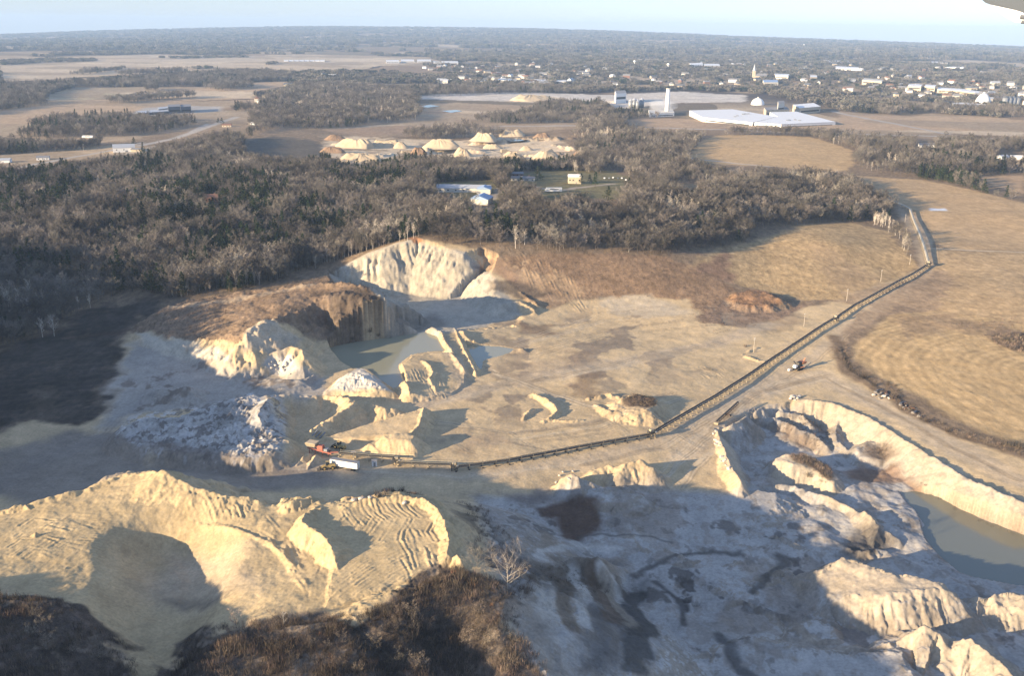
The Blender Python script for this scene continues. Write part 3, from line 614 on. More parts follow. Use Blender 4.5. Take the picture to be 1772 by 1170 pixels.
# wheel tracks
_r4 = random.Random(11)
for pts, wd, cnt in [([(740,700),(850,670),(960,650),(1100,622),(1250,590),(1330,562)], 9, 9), ([(600,818),(800,828),(1000,806),(1140,776),(1290,694),(1410,624),(1480,562)], 6, 6), ([(1180,790),(1300,680),(1420,650),(1500,690),(1640,770),(1772,835)], 12, 10), ([(180,760),(300,800),(560,815)], 14, 8), ([(300,650),(240,700),(180,760),(60,800)], 12, 6),
                     ([(770,740),(900,760),(1050,740),(1180,690)], 40, 10), ([(900,600),(1050,560),(1200,545)], 40, 10), ([(860,650),(1000,700),(1180,740)], 40, 8), ([(1150,830),(1200,780),(1290,700)], 30, 8)]:
    for k in range(cnt):
        off = _r4.uniform(-1, 1) * wd; q = [(p_[0] + off * .8 + _r4.uniform(-8, 8), p_[1] + off * .45 + _r4.uniform(-3, 3)) for p_ in pts]; a_ = _r4.randrange(0, max(1, len(q) - 2)); q = q[a_:a_ + _r4.randint(2, 4)]
        if len(q) < 2: continue
        c_ = [.33,.255,.17] if _r4.random() < .6 else [.56,.46,.32]
        stroke(q, .7, c_, .45, 1.2, 0, .1, None, .75); stroke([(x_ + 5.5, y_ + 1.5) for x_, y_ in q], .7, c_, .45, 1.2, 0, .1, None, .75)
# pale washed sand of the valley and of the left floor
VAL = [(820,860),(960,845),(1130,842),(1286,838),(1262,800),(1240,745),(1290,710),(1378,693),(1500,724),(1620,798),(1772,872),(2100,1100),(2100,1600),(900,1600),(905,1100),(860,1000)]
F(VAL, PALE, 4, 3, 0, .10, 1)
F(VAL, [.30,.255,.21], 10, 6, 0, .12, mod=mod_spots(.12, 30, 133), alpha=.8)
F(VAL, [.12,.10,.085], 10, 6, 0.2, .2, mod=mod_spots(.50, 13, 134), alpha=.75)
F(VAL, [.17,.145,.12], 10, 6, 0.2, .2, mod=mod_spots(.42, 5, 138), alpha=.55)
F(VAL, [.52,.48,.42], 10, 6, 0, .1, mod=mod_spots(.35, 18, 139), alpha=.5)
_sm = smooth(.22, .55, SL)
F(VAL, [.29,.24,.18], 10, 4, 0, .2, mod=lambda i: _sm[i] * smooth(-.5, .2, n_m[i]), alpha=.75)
F(VAL, [.27,.215,.16], 10, 4, 0, .15, mod=mod_spots(.1, 4.5, 181, .3), alpha=.4)
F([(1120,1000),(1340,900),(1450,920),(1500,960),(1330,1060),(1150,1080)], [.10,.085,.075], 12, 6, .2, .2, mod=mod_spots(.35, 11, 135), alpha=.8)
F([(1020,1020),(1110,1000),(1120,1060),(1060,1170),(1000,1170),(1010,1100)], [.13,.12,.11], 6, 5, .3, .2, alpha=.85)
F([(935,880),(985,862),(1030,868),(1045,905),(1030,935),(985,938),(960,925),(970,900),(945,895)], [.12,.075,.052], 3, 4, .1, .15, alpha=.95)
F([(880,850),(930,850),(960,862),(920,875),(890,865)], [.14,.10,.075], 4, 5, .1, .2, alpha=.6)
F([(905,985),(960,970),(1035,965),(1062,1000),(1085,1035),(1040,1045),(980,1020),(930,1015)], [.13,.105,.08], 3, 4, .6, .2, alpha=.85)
for q_, c_, w_ in [([(985,985),(1000,1030),(1015,1080)], [.46,.43,.38], 5), ([(1020,990),(1042,1035),(1060,1075)], [.15,.11,.08], 6), ([(1036,985),(1060,1015),(1092,1050)], [.48,.45,.40], 4), ([(960,1000),(965,1040),(985,1085)], [.14,.11,.08], 6), ([(1045,1000),(1062,1040),(1085,1080)], [.30,.25,.19], 5), ([(940,1005),(935,1045),(950,1090)], [.42,.39,.34], 5), ([(920,960),(960,950),(1010,945),(1060,955)], [.47,.44,.39], 4), ([(1100,1030),(1105,1080),(1090,1160)], [.07,.065,.06], 7), ([(1085,1000),(1180,960),(1290,960)], [.09,.08,.07], 2.5), ([(1130,1010),(1180,1040),(1190,1080)], [.08,.07,.065], 3), ([(1350,965),(1330,1010),(1300,1030)], [.09,.08,.07], 4), ([(1010,935),(1080,925),(1150,935)], [.10,.085,.07], 1.5), ([(1300,1105),(1390,1118),(1500,1128)], [.33,.28,.22], 4), ([(1240,1100),(1260,1150),(1300,1170)], [.08,.075,.07], 4)]:
    stroke(q_, w_, c_, 1.2, 3.5, .1, .25, None, .8)
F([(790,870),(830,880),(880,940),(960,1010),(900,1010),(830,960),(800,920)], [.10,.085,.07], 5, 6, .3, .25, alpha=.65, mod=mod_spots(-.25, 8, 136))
F([(1555,835),(1600,860),(1700,900),(1772,935),(1772,915),(1690,885),(1590,835),(1545,800),(1480,800),(1450,815),(1500,835)], [.22,.135,.085], 3, 4, .5, .2, alpha=.8)
F([(1570,840),(1620,850),(1690,892),(1640,885),(1580,860)], [.26,.16,.10], 3, 3, .5, .2, alpha=.6)
F([(1378,690),(1440,696),(1500,721),(1560,757),(1620,796),(1680,831),(1772,870),(1772,925),(1690,885),(1600,845),(1540,800),(1470,770),(1430,745),(1380,720)], [.44,.365,.265], 4, 4, 0, .1, alpha=.8)
F([(1330,830),(1340,795),(1362,783),(1400,788),(1450,830),(1440,850),(1400,850),(1340,842)], [.44,.365,.265], 3, 3, 0, .1, alpha=.8)
F([(1395,850),(1460,868),(1500,886),(1525,908),(1515,950),(1500,930),(1480,890)], [.44,.365,.265], 2, 2, 0, .1, alpha=.8)
F([(1420,985),(1465,962),(1545,990),(1630,1010),(1665,1060),(1600,1062),(1500,1050),(1440,1035)], [.42,.35,.26], 3, 4, 0, .12, alpha=.85)
F([(1680,1040),(1772,1028),(1800,1070),(1700,1075)], [.42,.35,.26], 3, 4, 0, .12, alpha=.85)
F([(1560,1110),(1600,1080),(1640,1105),(1700,1115),(1772,1170),(1772,1200),(1640,1180)], [.42,.35,.26], 3, 4, 0, .12, alpha=.85)
F([(1235,745),(1262,728),(1290,706),(1300,712),(1262,745),(1290,835),(1280,840)], [.44,.365,.265], 2, 3, 0, .1, alpha=.8)
F([(1470,925),(1510,915),(1535,940),(1500,960),(1440,960)], [.09,.08,.07], 4, 5, .5, .2, alpha=.8)
F([(1360,735),(1400,755),(1420,775),(1380,775),(1345,755)], [.17,.12,.085], 4, 4, .6, .2, alpha=.7)
F([(1380,710),(1420,725),(1440,760),(1420,755),(1395,730)], [.14,.11,.085], 4, 4, .6, .2, alpha=.7)
F([(1490,770),(1530,768),(1552,785),(1520,795),(1490,785)], [.15,.11,.08], 3, 3, .8, .2, alpha=.85)
F([(1366,790),(1400,790),(1432,808),(1450,828),(1436,832),(1405,812),(1375,803)], [.13,.10,.075], 2, 2, 1, .2, alpha=.95)
# washed sand on the left floor
LEFTF = [(230,590),(300,610),(420,640),(560,650),(560,690),(480,685),(330,705),(240,720),(180,740),(190,690),(205,650)]
F(LEFTF, [.36,.33,.29], 5, 5, 0, .1, alpha=.9)
F([(130,740),(190,750),(260,785),(480,800),(640,830),(500,850),(200,830),(0,860),(-200,860),(-200,760)], [.25,.215,.18], 6, 6, 0, .12, alpha=.85)  # dirtier floor at the far left, coloured darker to deepen its shadow
F(LEFTF, [.17,.13,.10], 6, 5, .1, .2, mod=mod_spots(.4, 16, 137), alpha=.7)
F([(196,752),(250,722),(350,705),(440,683),(500,757),(490,785),(400,795),(230,775)], [.44,.41,.365], 3, 3, 0, .2)
_M3 = [(190,758),(215,730),(250,716),(350,700),(440,680),(490,690),(505,757),(498,785),(470,800),(400,805),(280,790),(200,775)]
F(_M3, [.17,.145,.125], 3, 3, 0, .2, mod=mod_spots(.02, 3.4, 161), alpha=.75)
F(_M3, [.58,.55,.51], 3, 3, 0, .2, mod=mod_spots(.15, 2.6, 162), alpha=.7)
F([(560,680),(622,634),(690,682)], [.2,.165,.13], 2, 2, 0, .2, mod=mod_spots(.15, 2.6, 163), alpha=.7)
F([(200,762),(300,785),(420,800),(420,786),(280,770)], [.25,.20,.16], 2, 3, .1, .2, alpha=.7)
F([(566,676),(622,638),(680,678)], [.56,.51,.43], 2, 2, 0, .2)
F([(470,615),(500,612),(515,640),(490,650),(455,632)], [.50,.46,.40], 2, 2, 0, .3)
# brown bluff, dry grass on top
F([(232,570),(262,545),(330,518),(420,504),(490,495),(540,487),(600,484),(650,497),(672,530),(650,560),(600,592),(560,588),(520,560),(470,560),(430,585),(340,592),(285,588)], [.235,.165,.108], 2, 3, .9, .16, 2)
stroke([(300,530),(400,520),(470,505),(540,492),(600,488),(640,498)], 7, [.33,.25,.17], 2, 2, .3, .1)
F([(545,500),(600,492),(660,510),(672,530),(655,545),(600,560),(540,540)], [.22,.155,.105], 2, 3, .6, .2)
F([(540,512),(600,500),(668,518),(690,560),(690,585),(640,592),(570,598),(530,560)], [.115,.088,.066], 3, 4, .9, .25, alpha=.88, mod=mod_spots(-.55, 12, 191, .5))  # front face: dark scrub, darkened further with painted shade
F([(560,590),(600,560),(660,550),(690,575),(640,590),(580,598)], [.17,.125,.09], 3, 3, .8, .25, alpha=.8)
F([(440,560),(470,553),(490,570),(520,590),(500,612),(460,610),(420,612),(430,585)], [.46,.38,.275], 2, 3, 0, .1)
F([(238,574),(285,590),(330,592),(345,600),(400,610),(400,628),(330,622),(280,615),(245,595)], [.52,.46,.36], 2, 2, 0, .1)
# white cliff and bowl
F([(566,468),(620,446),(712,414),(765,427),(810,440),(835,470),(900,545),(760,580),(660,570),(640,500)], [.42,.375,.30], 2, 3, 0, .1)
F([(600,455),(712,416),(770,430),(820,470),(780,500),(640,498)], [.44,.38,.285], 2, 3, 0, .14)
F([(835,440),(862,446),(900,470),(940,500),(880,490),(845,470)], [.42,.27,.16], 2, 3, .1, .15, alpha=.8)
F([(880,460),(960,480),(1010,515),(930,530),(900,500)], [.33,.23,.145], 3, 5, .5, .15, alpha=.8)
F([(880,446),(930,450),(1000,490),(1020,525),(940,532),(890,500)], [.42,.29,.17], 4, 6, .3, .2, alpha=.75, mod=mod_spots(-.1, 9, 192, .3))
F([(700,412),(720,410),(735,418),(712,420)], [.40,.21,.11], 1, 2, .1, .1)
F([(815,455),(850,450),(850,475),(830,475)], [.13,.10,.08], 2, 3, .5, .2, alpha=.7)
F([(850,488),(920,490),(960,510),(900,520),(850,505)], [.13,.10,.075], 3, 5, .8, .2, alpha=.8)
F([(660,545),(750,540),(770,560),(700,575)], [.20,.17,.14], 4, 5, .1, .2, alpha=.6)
# knoll and scrub mound tops
F([(1255,518),(1290,502),(1325,504),(1362,522),(1330,532),(1280,530)], [.26,.155,.09], 2, 3, .9, .15)
F([(1078,690),(1105,683),(1130,688),(1140,702),(1118,706),(1088,705)], [.16,.115,.08], 2, 2, .9, .2)
# strip of dry weeds along the edge of the round field
stroke([(1438,582),(1448,605),(1468,640),(1520,672),(1575,712),(1640,748),(1700,768),(1800,800)], 9, [.20,.145,.095], 3, 3, .9, .2, 2)
stroke([(1452,600),(1475,640),(1530,674),(1590,715)], 2.5, [.08,.065,.05], 1, 1.5, .6, .2)
F([(1440,520),(1500,500),(1590,475),(1625,465),(1660,480),(1620,540),(1540,545),(1480,575),(1450,580),(1470,550),(1560,500),(1480,530)], [.30,.215,.14], 4, 6, .8, .14, alpha=.8)
# access road by the far conveyor, path, belt of grass
stroke([(1605,470),(1612,440),(1602,410),(1588,380),(1565,360),(1535,346)], 7, [.40,.31,.21], 2, 1, .1, .08, 4)
stroke([(1612,430),(1680,433),(1772,437)], 4, [.48,.38,.26], 1.5, 1, .1, .05, 4)
stroke([(1540,352),(1530,348),(1500,340)], 6, [.40,.32,.23], 2, 1, .1, .05, 4)
F([(1602,359),(1636,361),(1640,364),(1612,364)], [.62,.66,.72], 2, 3, 0, .05)
# stockpile in the foreground
PILE = [(-200,930),(0,884),(90,862),(195,826),(262,815),(286,813),(330,840),(440,862),(490,864),(560,868),(690,850),(745,860),(780,900),(792,935),(808,968),(830,985),(800,990),(740,1000),(690,1030),(640,1060),(560,1068),(480,1070),(400,1080),(350,1092),(300,1140),(270,1200),(225,1200),(232,1150),(200,1110),(130,1060),(60,1030),(0,1010),(-200,1000)]
F(PILE, [.49,.375,.215], 2, 3, 0, .06, 1)
F([(300,960),(420,940),(440,1030),(330,1060),(240,1020)], [.40,.33,.25], 8, 5, 0, .08, alpha=.6)
F([(285,1035),(380,1035),(360,1050),(300,1050)], [.13,.11,.09], 3, 4, .1, .2, alpha=.7)
F([(700,848),(745,862),(720,852),(640,862),(590,868),(640,850)], [.30,.21,.13], 1.5, 2, .5, .2, alpha=.6)
SCR1 = [(-200,1010),(0,1015),(60,1036),(140,1066),(200,1110),(228,1150),(226,1200),(200,1300),(-300,1300)]
SCR2 = [(280,1200),(300,1146),(350,1096),(400,1084),(480,1074),(560,1072),(640,1064),(690,1034),(740,1004),(800,992),(860,1000),(905,1012),(900,1050),(890,1090),(920,1130),(950,1170),(960,1300),(250,1300)]
W_SCR1 = F(SCR1, [.085,.066,.052], 2, 9, 1, .35, 2); W_SCR2 = F(SCR2, [.10,.078,.06], 2, 9, 1, .35, 2)
F(SCR2, [.24,.19,.14], 5, 9, .6, .2, mod=mod_spots(.15, 9, 151), alpha=.85)
F(SCR1, [.20,.16,.12], 5, 9, .6, .2, mod=mod_spots(.4, 9, 152), alpha=.7)
F([(905,1012),(950,1080),(990,1170),(960,1170),(915,1120),(890,1060)], [.30,.26,.21], 4, 4, .2, .2, alpha=.6)

# --- roads far away
for pts, wd in [([(240,252),(300,240),(335,228),(380,212),(410,202)], 14), ([(60,284),(110,275),(200,258),(245,247)], 9), ([(870,218),(1000,217),(1180,222),(1320,227),(1500,232),(1772,242)], 14), ([(1440,192),(1500,205),(1560,216),(1640,232)], 12),
                ([(345,224),(360,214),(330,228)], 8), ([(0,300),(60,284)], 8), ([(1140,255),(1200,275),(1260,281),(1330,288)], 6)]:
    stroke(pts, wd, [.42,.38,.33], 4, 1, 0, .05, 4)
# industrial yards, quarry strip in front of the town
F([(690,172),(750,163),(860,160),(940,160),(1060,164),(1180,158),(1290,164),(1290,176),(1180,178),(1100,186),(1060,188),(960,176),(900,175),(760,172)], [.58,.52,.44], 10, 12, 0, .15)
F([(880,176),(900,165),(950,166),(980,172),(960,178)], [.52,.43,.31], 8, 6, 0, .1)
F([(225,196),(250,186),(330,183),(385,184),(385,192),(300,198),(240,202)], [.40,.37,.33], 10, 4, 0, .08)
F([(200,262),(240,258),(280,250),(250,264),(210,268)], [.40,.34,.26], 6, 4, .2, .08)
# clearing with the farm buildings in the wood
F([(752,330),(760,315),(850,312),(900,300),(960,292),(1060,296),(1085,305),(1090,330),(1060,345),(990,340),(940,352),(860,352),(800,345)], [.20,.17,.085], 5, 6, .7, .15, 2)
stroke([(850,345),(865,325),(900,318),(960,330),(1060,318)], 8, [.40,.33,.25], 3, 2, .2, .08, 4)
F([(1145,325),(1170,318),(1215,318),(1220,325),(1180,332),(1150,335)], [.27,.21,.13], 4, 4, .6, .1)
# steep bare cuts lose their grass and show sand a little darker in their gullies
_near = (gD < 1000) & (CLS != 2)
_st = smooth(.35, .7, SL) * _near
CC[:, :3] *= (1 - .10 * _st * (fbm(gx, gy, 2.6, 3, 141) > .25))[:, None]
CC[:, :3] = np.clip(CC[:, :3], .015, .75)

# ---------------------------------------------------------------- materials
def new_mat(name):
    m = bpy.data.materials.new(name); m.use_nodes = True; nt = m.node_tree
    b = nt.nodes['Principled BSDF']
    return m, nt, b
def ground_material(name):
    m, nt, b = new_mat(name); N = nt.nodes; L = nt.links
    at = N.new('ShaderNodeAttribute'); at.attribute_name = 'Col'
    tc = N.new('ShaderNodeTexCoord')
    def noise(scale, detail, rough, squash=None):
        n = N.new('ShaderNodeTexNoise'); n.inputs['Scale'].default_value = scale; n.inputs['Detail'].default_value = detail; n.inputs['Roughness'].default_value = rough
        if squash:
            mp = N.new('ShaderNodeMapping'); mp.inputs['Scale'].default_value = squash[0]; mp.inputs['Rotation'].default_value = (0, 0, squash[1]); L.new(tc.outputs['Object'], mp.inputs[0]); L.new(mp.outputs[0], n.inputs['Vector'])
        else: L.new(tc.outputs['Object'], n.inputs['Vector'])
        return n
    def maprange(sock, a, c, lo, hi):
        r = N.new('ShaderNodeMapRange'); r.inputs[1].default_value = a; r.inputs[2].default_value = c; r.inputs[3].default_value = lo; r.inputs[4].default_value = hi; L.new(sock, r.inputs[0]); return r.outputs[0]
    def math_(op, a, c):
        x = N.new('ShaderNodeMath'); x.operation = op
        for i, s in enumerate((a, c)):
            if isinstance(s, (int, float)): x.inputs[i].default_value = s
            else: L.new(s, x.inputs[i])
        return x.outputs[0]
    n1 = noise(.9, 4, .65); n2 = noise(.11, 5, .6); n3 = noise(.35, 4, .6, ((1, .18, 1), .5)); n4 = noise(2.2, 3, .7)
    streak = maprange(n3.outputs[0], .35, .65, .96, 1.04)
    soft = maprange(n2.outputs[0], .3, .7, .87, 1.12)
    fine = maprange(n1.outputs[0], .3, .7, .83, 1.16)
    n5 = noise(.28, 4, .7, ((1, .45, 1), .4)); grassy = math_('MULTIPLY', maprange(n4.outputs[0], .32, .68, .66, 1.34), maprange(n5.outputs[0], .32, .68, .68, 1.32))
    g = N.new('ShaderNodeMix'); g.data_type = 'FLOAT'; L.new(at.outputs['Alpha'], g.inputs[0]); L.new(fine, g.inputs[2]); L.new(grassy, g.inputs[3])
    v = math_('MULTIPLY', math_('MULTIPLY', streak, soft), g.outputs[0])
    mul = N.new('ShaderNodeVectorMath'); mul.operation = 'SCALE'; L.new(at.outputs['Color'], mul.inputs[0]); L.new(v, mul.inputs['Scale'])
    L.new(mul.outputs[0], b.inputs['Base Color'])
    b.inputs['Roughness'].default_value = .95; b.inputs['Specular IOR Level'].default_value = .08
    hsum = math_('ADD', math_('MULTIPLY', n1.outputs[0], .45), math_('ADD', math_('MULTIPLY', n3.outputs[0], .12), math_('MULTIPLY', math_('MULTIPLY', math_('ADD', n4.outputs[0], math_('MULTIPLY', n5.outputs[0], 1.6)), at.outputs['Alpha']), .7)))
    bp = N.new('ShaderNodeBump'); bp.inputs['Strength'].default_value = .5; bp.inputs['Distance'].default_value = .55
    L.new(hsum, bp.inputs['Height']); L.new(bp.outputs[0], b.inputs['Normal'])
    return m
def simple_mat(name, color, rough=.7, metal=0.0, spec=.3, var=.15, scale=1.5):
    m, nt, b = new_mat(name); N = nt.nodes; L = nt.links
    tc = N.new('ShaderNodeTexCoord'); n = N.new('ShaderNodeTexNoise'); n.inputs['Scale'].default_value = scale; n.inputs['Detail'].default_value = 4
    L.new(tc.outputs['Object'], n.inputs['Vector'])
    r = N.new('ShaderNodeMapRange'); r.inputs[1].default_value = .3; r.inputs[2].default_value = .7; r.inputs[3].default_value = 1 - var; r.inputs[4].default_value = 1 + var; L.new(n.outputs[0], r.inputs[0])
    s = N.new('ShaderNodeVectorMath'); s.operation = 'SCALE'; s.inputs[0].default_value = color[:3]; L.new(r.outputs[0], s.inputs['Scale']); L.new(s.outputs[0], b.inputs['Base Color'])
    b.inputs['Roughness'].default_value = rough; b.inputs['Metallic'].default_value = metal; b.inputs['Specular IOR Level'].default_value = spec
    return m
M_GROUND = ground_material('ground_earth')

# ---------------------------------------------------------------- object helpers
def mesh_from(name, V, Fc, smooth_shade=False):
    """V (n,3); Fc: array (m,3|4) or list of faces"""
    me = bpy.data.meshes.new(name)
    if isinstance(Fc, np.ndarray):
        V = np.ascontiguousarray(V, np.float32); m, k = Fc.shape
        me.vertices.add(len(V)); me.vertices.foreach_set('co', V.ravel())
        me.loops.add(m * k); me.loops.foreach_set('vertex_index', np.ascontiguousarray(Fc, np.int32).ravel())
        me.polygons.add(m); me.polygons.foreach_set('loop_start', np.arange(0, m * k, k, dtype=np.int32)); me.polygons.foreach_set('loop_total', np.full(m, k, np.int32))
        me.update(calc_edges=True)
    else:
        me.from_pydata([tuple(v) for v in V], [], Fc); me.update()
    if smooth_shade: me.polygons.foreach_set('use_smooth', np.ones(len(me.polygons), bool))
    return me
def link(name, me, mats=(), parent=None, loc=(0, 0, 0)):
    o = bpy.data.objects.new(name, me); COL.objects.link(o); o.location = loc
    for m in (mats if isinstance(mats, (list, tuple)) else [mats]):
        if m.name not in [q.name for q in me.materials if q]: me.materials.append(m)
    if parent: o.parent = parent
    return o
def tag(o, label=None, cat=None, group=None, kind=None):
    if label: o['label'] = label
    if cat: o['category'] = cat
    if group: o['group'] = group
    if kind: o['kind'] = kind
    return o
def empty(name, loc, label, cat, group=None, rz=0.0):
    o = bpy.data.objects.new(name, None); COL.objects.link(o); o.location = loc; o.rotation_euler = (0, 0, rz); o.empty_display_size = .5
    return tag(o, label, cat, group)
def copy_tree(o, parent=None):
    c = o.copy(); COL.objects.link(c)
    if parent: c.parent = parent
    for ch in o.children: copy_tree(ch, c)
    return c
class MB:
    """collects boxes, bars, prisms and cylinders into one mesh"""
    def __init__(s): s.v = []; s.f = []; s.mi = []; s.m = 0
    def add(s, vs, fs):
        b = len(s.v); s.v += [tuple(q) for q in vs]; s.f += [tuple(i + b for i in f) for f in fs]; s.mi += [s.m] * len(fs); return s
    def box(s, c, d, rz=0.0, taper=1.0):
        hx, hy, hz_ = d[0] / 2, d[1] / 2, d[2] / 2; ca, sa = math.cos(rz), math.sin(rz); vs = []
        for z, k in ((-hz_, 1.0), (hz_, taper)):
            for x, y in ((-hx, -hy), (hx, -hy), (hx, hy), (-hx, hy)):
                vs.append((c[0] + (x * ca - y * sa) * k, c[1] + (x * sa + y * ca) * k, c[2] + z))
        return s.add(vs, [(3, 2, 1, 0), (4, 5, 6, 7), (0, 1, 5, 4), (1, 2, 6, 5), (2, 3, 7, 6), (3, 0, 4, 7)])
    def bar(s, a, b, w, h=None):
        h = h or w; a = Vector(a); b = Vector(b); d = (b - a).normalized(); up = Vector((0, 0, 1)) if abs(d.z) < .95 else Vector((1, 0, 0))
        x = d.cross(up).normalized() * (w / 2); y = x.cross(d).normalized() * (h / 2)
        vs = [a - x - y, a + x - y, a + x + y, a - x + y, b - x - y, b + x - y, b + x + y, b - x + y]
        return s.add(vs, [(0, 1, 2, 3), (7, 6, 5, 4), (4, 5, 1, 0), (5, 6, 2, 1), (6, 7, 3, 2), (7, 4, 0, 3)])
    def cyl(s, a, b, r, r2=None, n=10):
        r2 = r if r2 is None else r2; a = Vector(a); b = Vector(b); d = (b - a).normalized(); up = Vector((0, 0, 1)) if abs(d.z) < .95 else Vector((1, 0, 0))
        x = d.cross(up).normalized(); y = d.cross(x).normalized(); vs = []
        for p, q in ((a, r), (b, r2)):
            for k in range(n):
                t = 2 * math.pi * k / n; vs.append(p + x * (q * math.cos(t)) + y * (q * math.sin(t)))
        fs = [(k, k + n, (k + 1) % n + n, (k + 1) % n) for k in range(n)] + [tuple(range(n)), tuple(range(2 * n - 1, n - 1, -1))]
        return s.add(vs, fs)
    def gable(s, c, d, h, rz=0.0, over=.3, thick=.18):
        """gable roof over a box top centred at c (eaves height), ridge along x"""
        hx, hy = d[0] / 2 + over, d[1] / 2 + over; ca, sa = math.cos(rz), math.sin(rz)
        pts = [(-hx, -hy, 0), (hx, -hy, 0), (hx, hy, 0), (-hx, hy, 0), (-hx, 0, h), (hx, 0, h), (-hx, -hy, -thick), (hx, -hy, -thick), (hx, hy, -thick), (-hx, hy, -thick)]
        vs = [(c[0] + x * ca - y * sa, c[1] + x * sa + y * ca, c[2] + z) for x, y, z in pts]
        return s.add(vs, [(0, 1, 5, 4), (2, 3, 4, 5), (0, 4, 3), (1, 2, 5), (6, 7, 1, 0), (7, 8, 2, 1), (8, 9, 3, 2), (9, 6, 0, 3), (9, 8, 7, 6)])
    def build(s, name, mats, parent=None, loc=(0, 0, 0), smooth_shade=False):
        me = bpy.data.meshes.new(name); me.from_pydata(s.v, [], s.f); me.update()
        o = bpy.data.objects.new(name, me); COL.objects.link(o); o.location = loc
        for m in (mats if isinstance(mats, (list, tuple)) else [mats]): me.materials.append(m)
        me.polygons.foreach_set('material_index', np.array(s.mi, np.int32))
        if smooth_shade: me.polygons.foreach_set('use_smooth', np.ones(len(me.polygons), bool))
        if parent: o.parent = parent
        return o

# ---------------------------------------------------------------- the land, one sheet per kind of ground
nD, nT = GX.shape
_ii = np.arange(NV).reshape(nD, nT)
QF = np.stack([_ii[:-1, :-1], _ii[:-1, 1:], _ii[1:, 1:], _ii[1:, :-1]], -1).reshape(-1, 4)
fc = CLS[QF].max(1)
PV = np.stack([gx, gy, gz], 1)
def land(name, mask):
    q = QF[mask]; used = np.zeros(NV, bool); used[q.ravel()] = True
    remap = np.cumsum(used) - 1
    me = mesh_from(name, PV[used], remap[q], True)
    ca = me.color_attributes.new('Col', 'FLOAT_COLOR', 'POINT'); ca.data.foreach_set('color', np.ascontiguousarray(CC[used], np.float32).ravel())
    return tag(link(name, me, M_GROUND), kind='structure')
land('ground', (fc == 0)); land('sand_ground', fc == 1); land('hillside', fc == 2); land('field', fc == 3); land('road', fc == 4)

# ---------------------------------------------------------------- ponds and lakes
def water_mat(c=(.30, .29, .205)):
    m, nt, b = new_mat('pond_water'); N = nt.nodes; L = nt.links
    b.inputs['Base Color'].default_value = (*c, 1); b.inputs['Roughness'].default_value = .12; b.inputs['Specular IOR Level'].default_value = .3
    tc = N.new('ShaderNodeTexCoord'); n = N.new('ShaderNodeTexNoise'); n.inputs['Scale'].default_value = .8; n.inputs['Detail'].default_value = 3; L.new(tc.outputs['Object'], n.inputs['Vector'])
    bp = N.new('ShaderNodeBump'); bp.inputs['Strength'].default_value = .06; bp.inputs['Distance'].default_value = .1; L.new(n.outputs[0], bp.inputs['Height']); L.new(bp.outputs[0], b.inputs['Normal'])
    return m
M_WATER = water_mat()
def water(pts, z, grow=1.0, name='pond'):
    W = np.array([P(p[0], p[1], z)[:2] for p in pts]); c = W.mean(0); d = W - c; W = c + d * (1 + grow / np.linalg.norm(d, axis=1))[:, None]
    W, _ = densify(W, W[:, :1], 3.0)
    me = bpy.data.meshes.new(name); me.from_pydata([(x, y, z) for x, y in W], [], [tuple(range(len(W)))]); me.update()
    return tag(link(name, me, M_WATER), kind='structure')
water(POND_A, -.6, 1.5, 'pond'); water(POND_B, -.5, 1.2, 'pond'); M_WATER = water_mat((.165, .17, .13)); water(POND_C, -9.2, 2.5, 'pond')
# ---------------------------------------------------------------- vegetation
def plant_mat(name, color, var=.28, hue=.03, rough=.9, stand=.42):
    m, nt, b = new_mat(name); N = nt.nodes; L = nt.links
    oi = N.new('ShaderNodeObjectInfo'); h = N.new('ShaderNodeHueSaturation'); h.inputs['Color'].default_value = (*color, 1)
    r1 = N.new('ShaderNodeMapRange'); r1.inputs[3].default_value = 1 - var; r1.inputs[4].default_value = 1 + var; L.new(oi.outputs['Random'], r1.inputs[0])
    w = N.new('ShaderNodeMath'); w.operation = 'MULTIPLY'; w.inputs[1].default_value = 7.31; L.new(oi.outputs['Random'], w.inputs[0])
    fr = N.new('ShaderNodeMath'); fr.operation = 'FRACT'; L.new(w.outputs[0], fr.inputs[0])
    r2 = N.new('ShaderNodeMapRange'); r2.inputs[3].default_value = .5 - hue; r2.inputs[4].default_value = .5 + hue; L.new(fr.outputs[0], r2.inputs[0])
    tc = N.new('ShaderNodeTexCoord'); n = N.new('ShaderNodeTexNoise'); n.inputs['Scale'].default_value = .45; L.new(tc.outputs['Object'], n.inputs['Vector'])
    r3 = N.new('ShaderNodeMapRange'); r3.inputs[1].default_value = .35; r3.inputs[2].default_value = .65; r3.inputs[3].default_value = .78; r3.inputs[4].default_value = 1.22; L.new(n.outputs[0], r3.inputs[0])
    n2 = N.new('ShaderNodeTexNoise'); n2.inputs['Scale'].default_value = .022; n2.inputs['Detail'].default_value = 3; L.new(oi.outputs['Location'], n2.inputs['Vector'])
    r4 = N.new('ShaderNodeMapRange'); r4.inputs[1].default_value = .35; r4.inputs[2].default_value = .65; r4.inputs[3].default_value = 1 - stand; r4.inputs[4].default_value = 1 + stand; L.new(n2.outputs[0], r4.inputs[0])
    m0 = N.new('ShaderNodeMath'); m0.operation = 'MULTIPLY'; L.new(r1.outputs[0], m0.inputs[0]); L.new(r4.outputs[0], m0.inputs[1])
    mu = N.new('ShaderNodeMath'); mu.operation = 'MULTIPLY'; L.new(m0.outputs[0], mu.inputs[0]); L.new(r3.outputs[0], mu.inputs[1])
    L.new(mu.outputs[0], h.inputs['Value']); L.new(r2.outputs[0], h.inputs['Hue']); L.new(h.outputs[0], b.inputs['Base Color'])
    b.inputs['Roughness'].default_value = rough; b.inputs['Specular IOR Level'].default_value = .1
    return m
M_TWIG = plant_mat('bare_twigs', (.152, .134, .114), .5, .02); M_BARK = plant_mat('grey_bark', (.13, .112, .095), .2, .01)
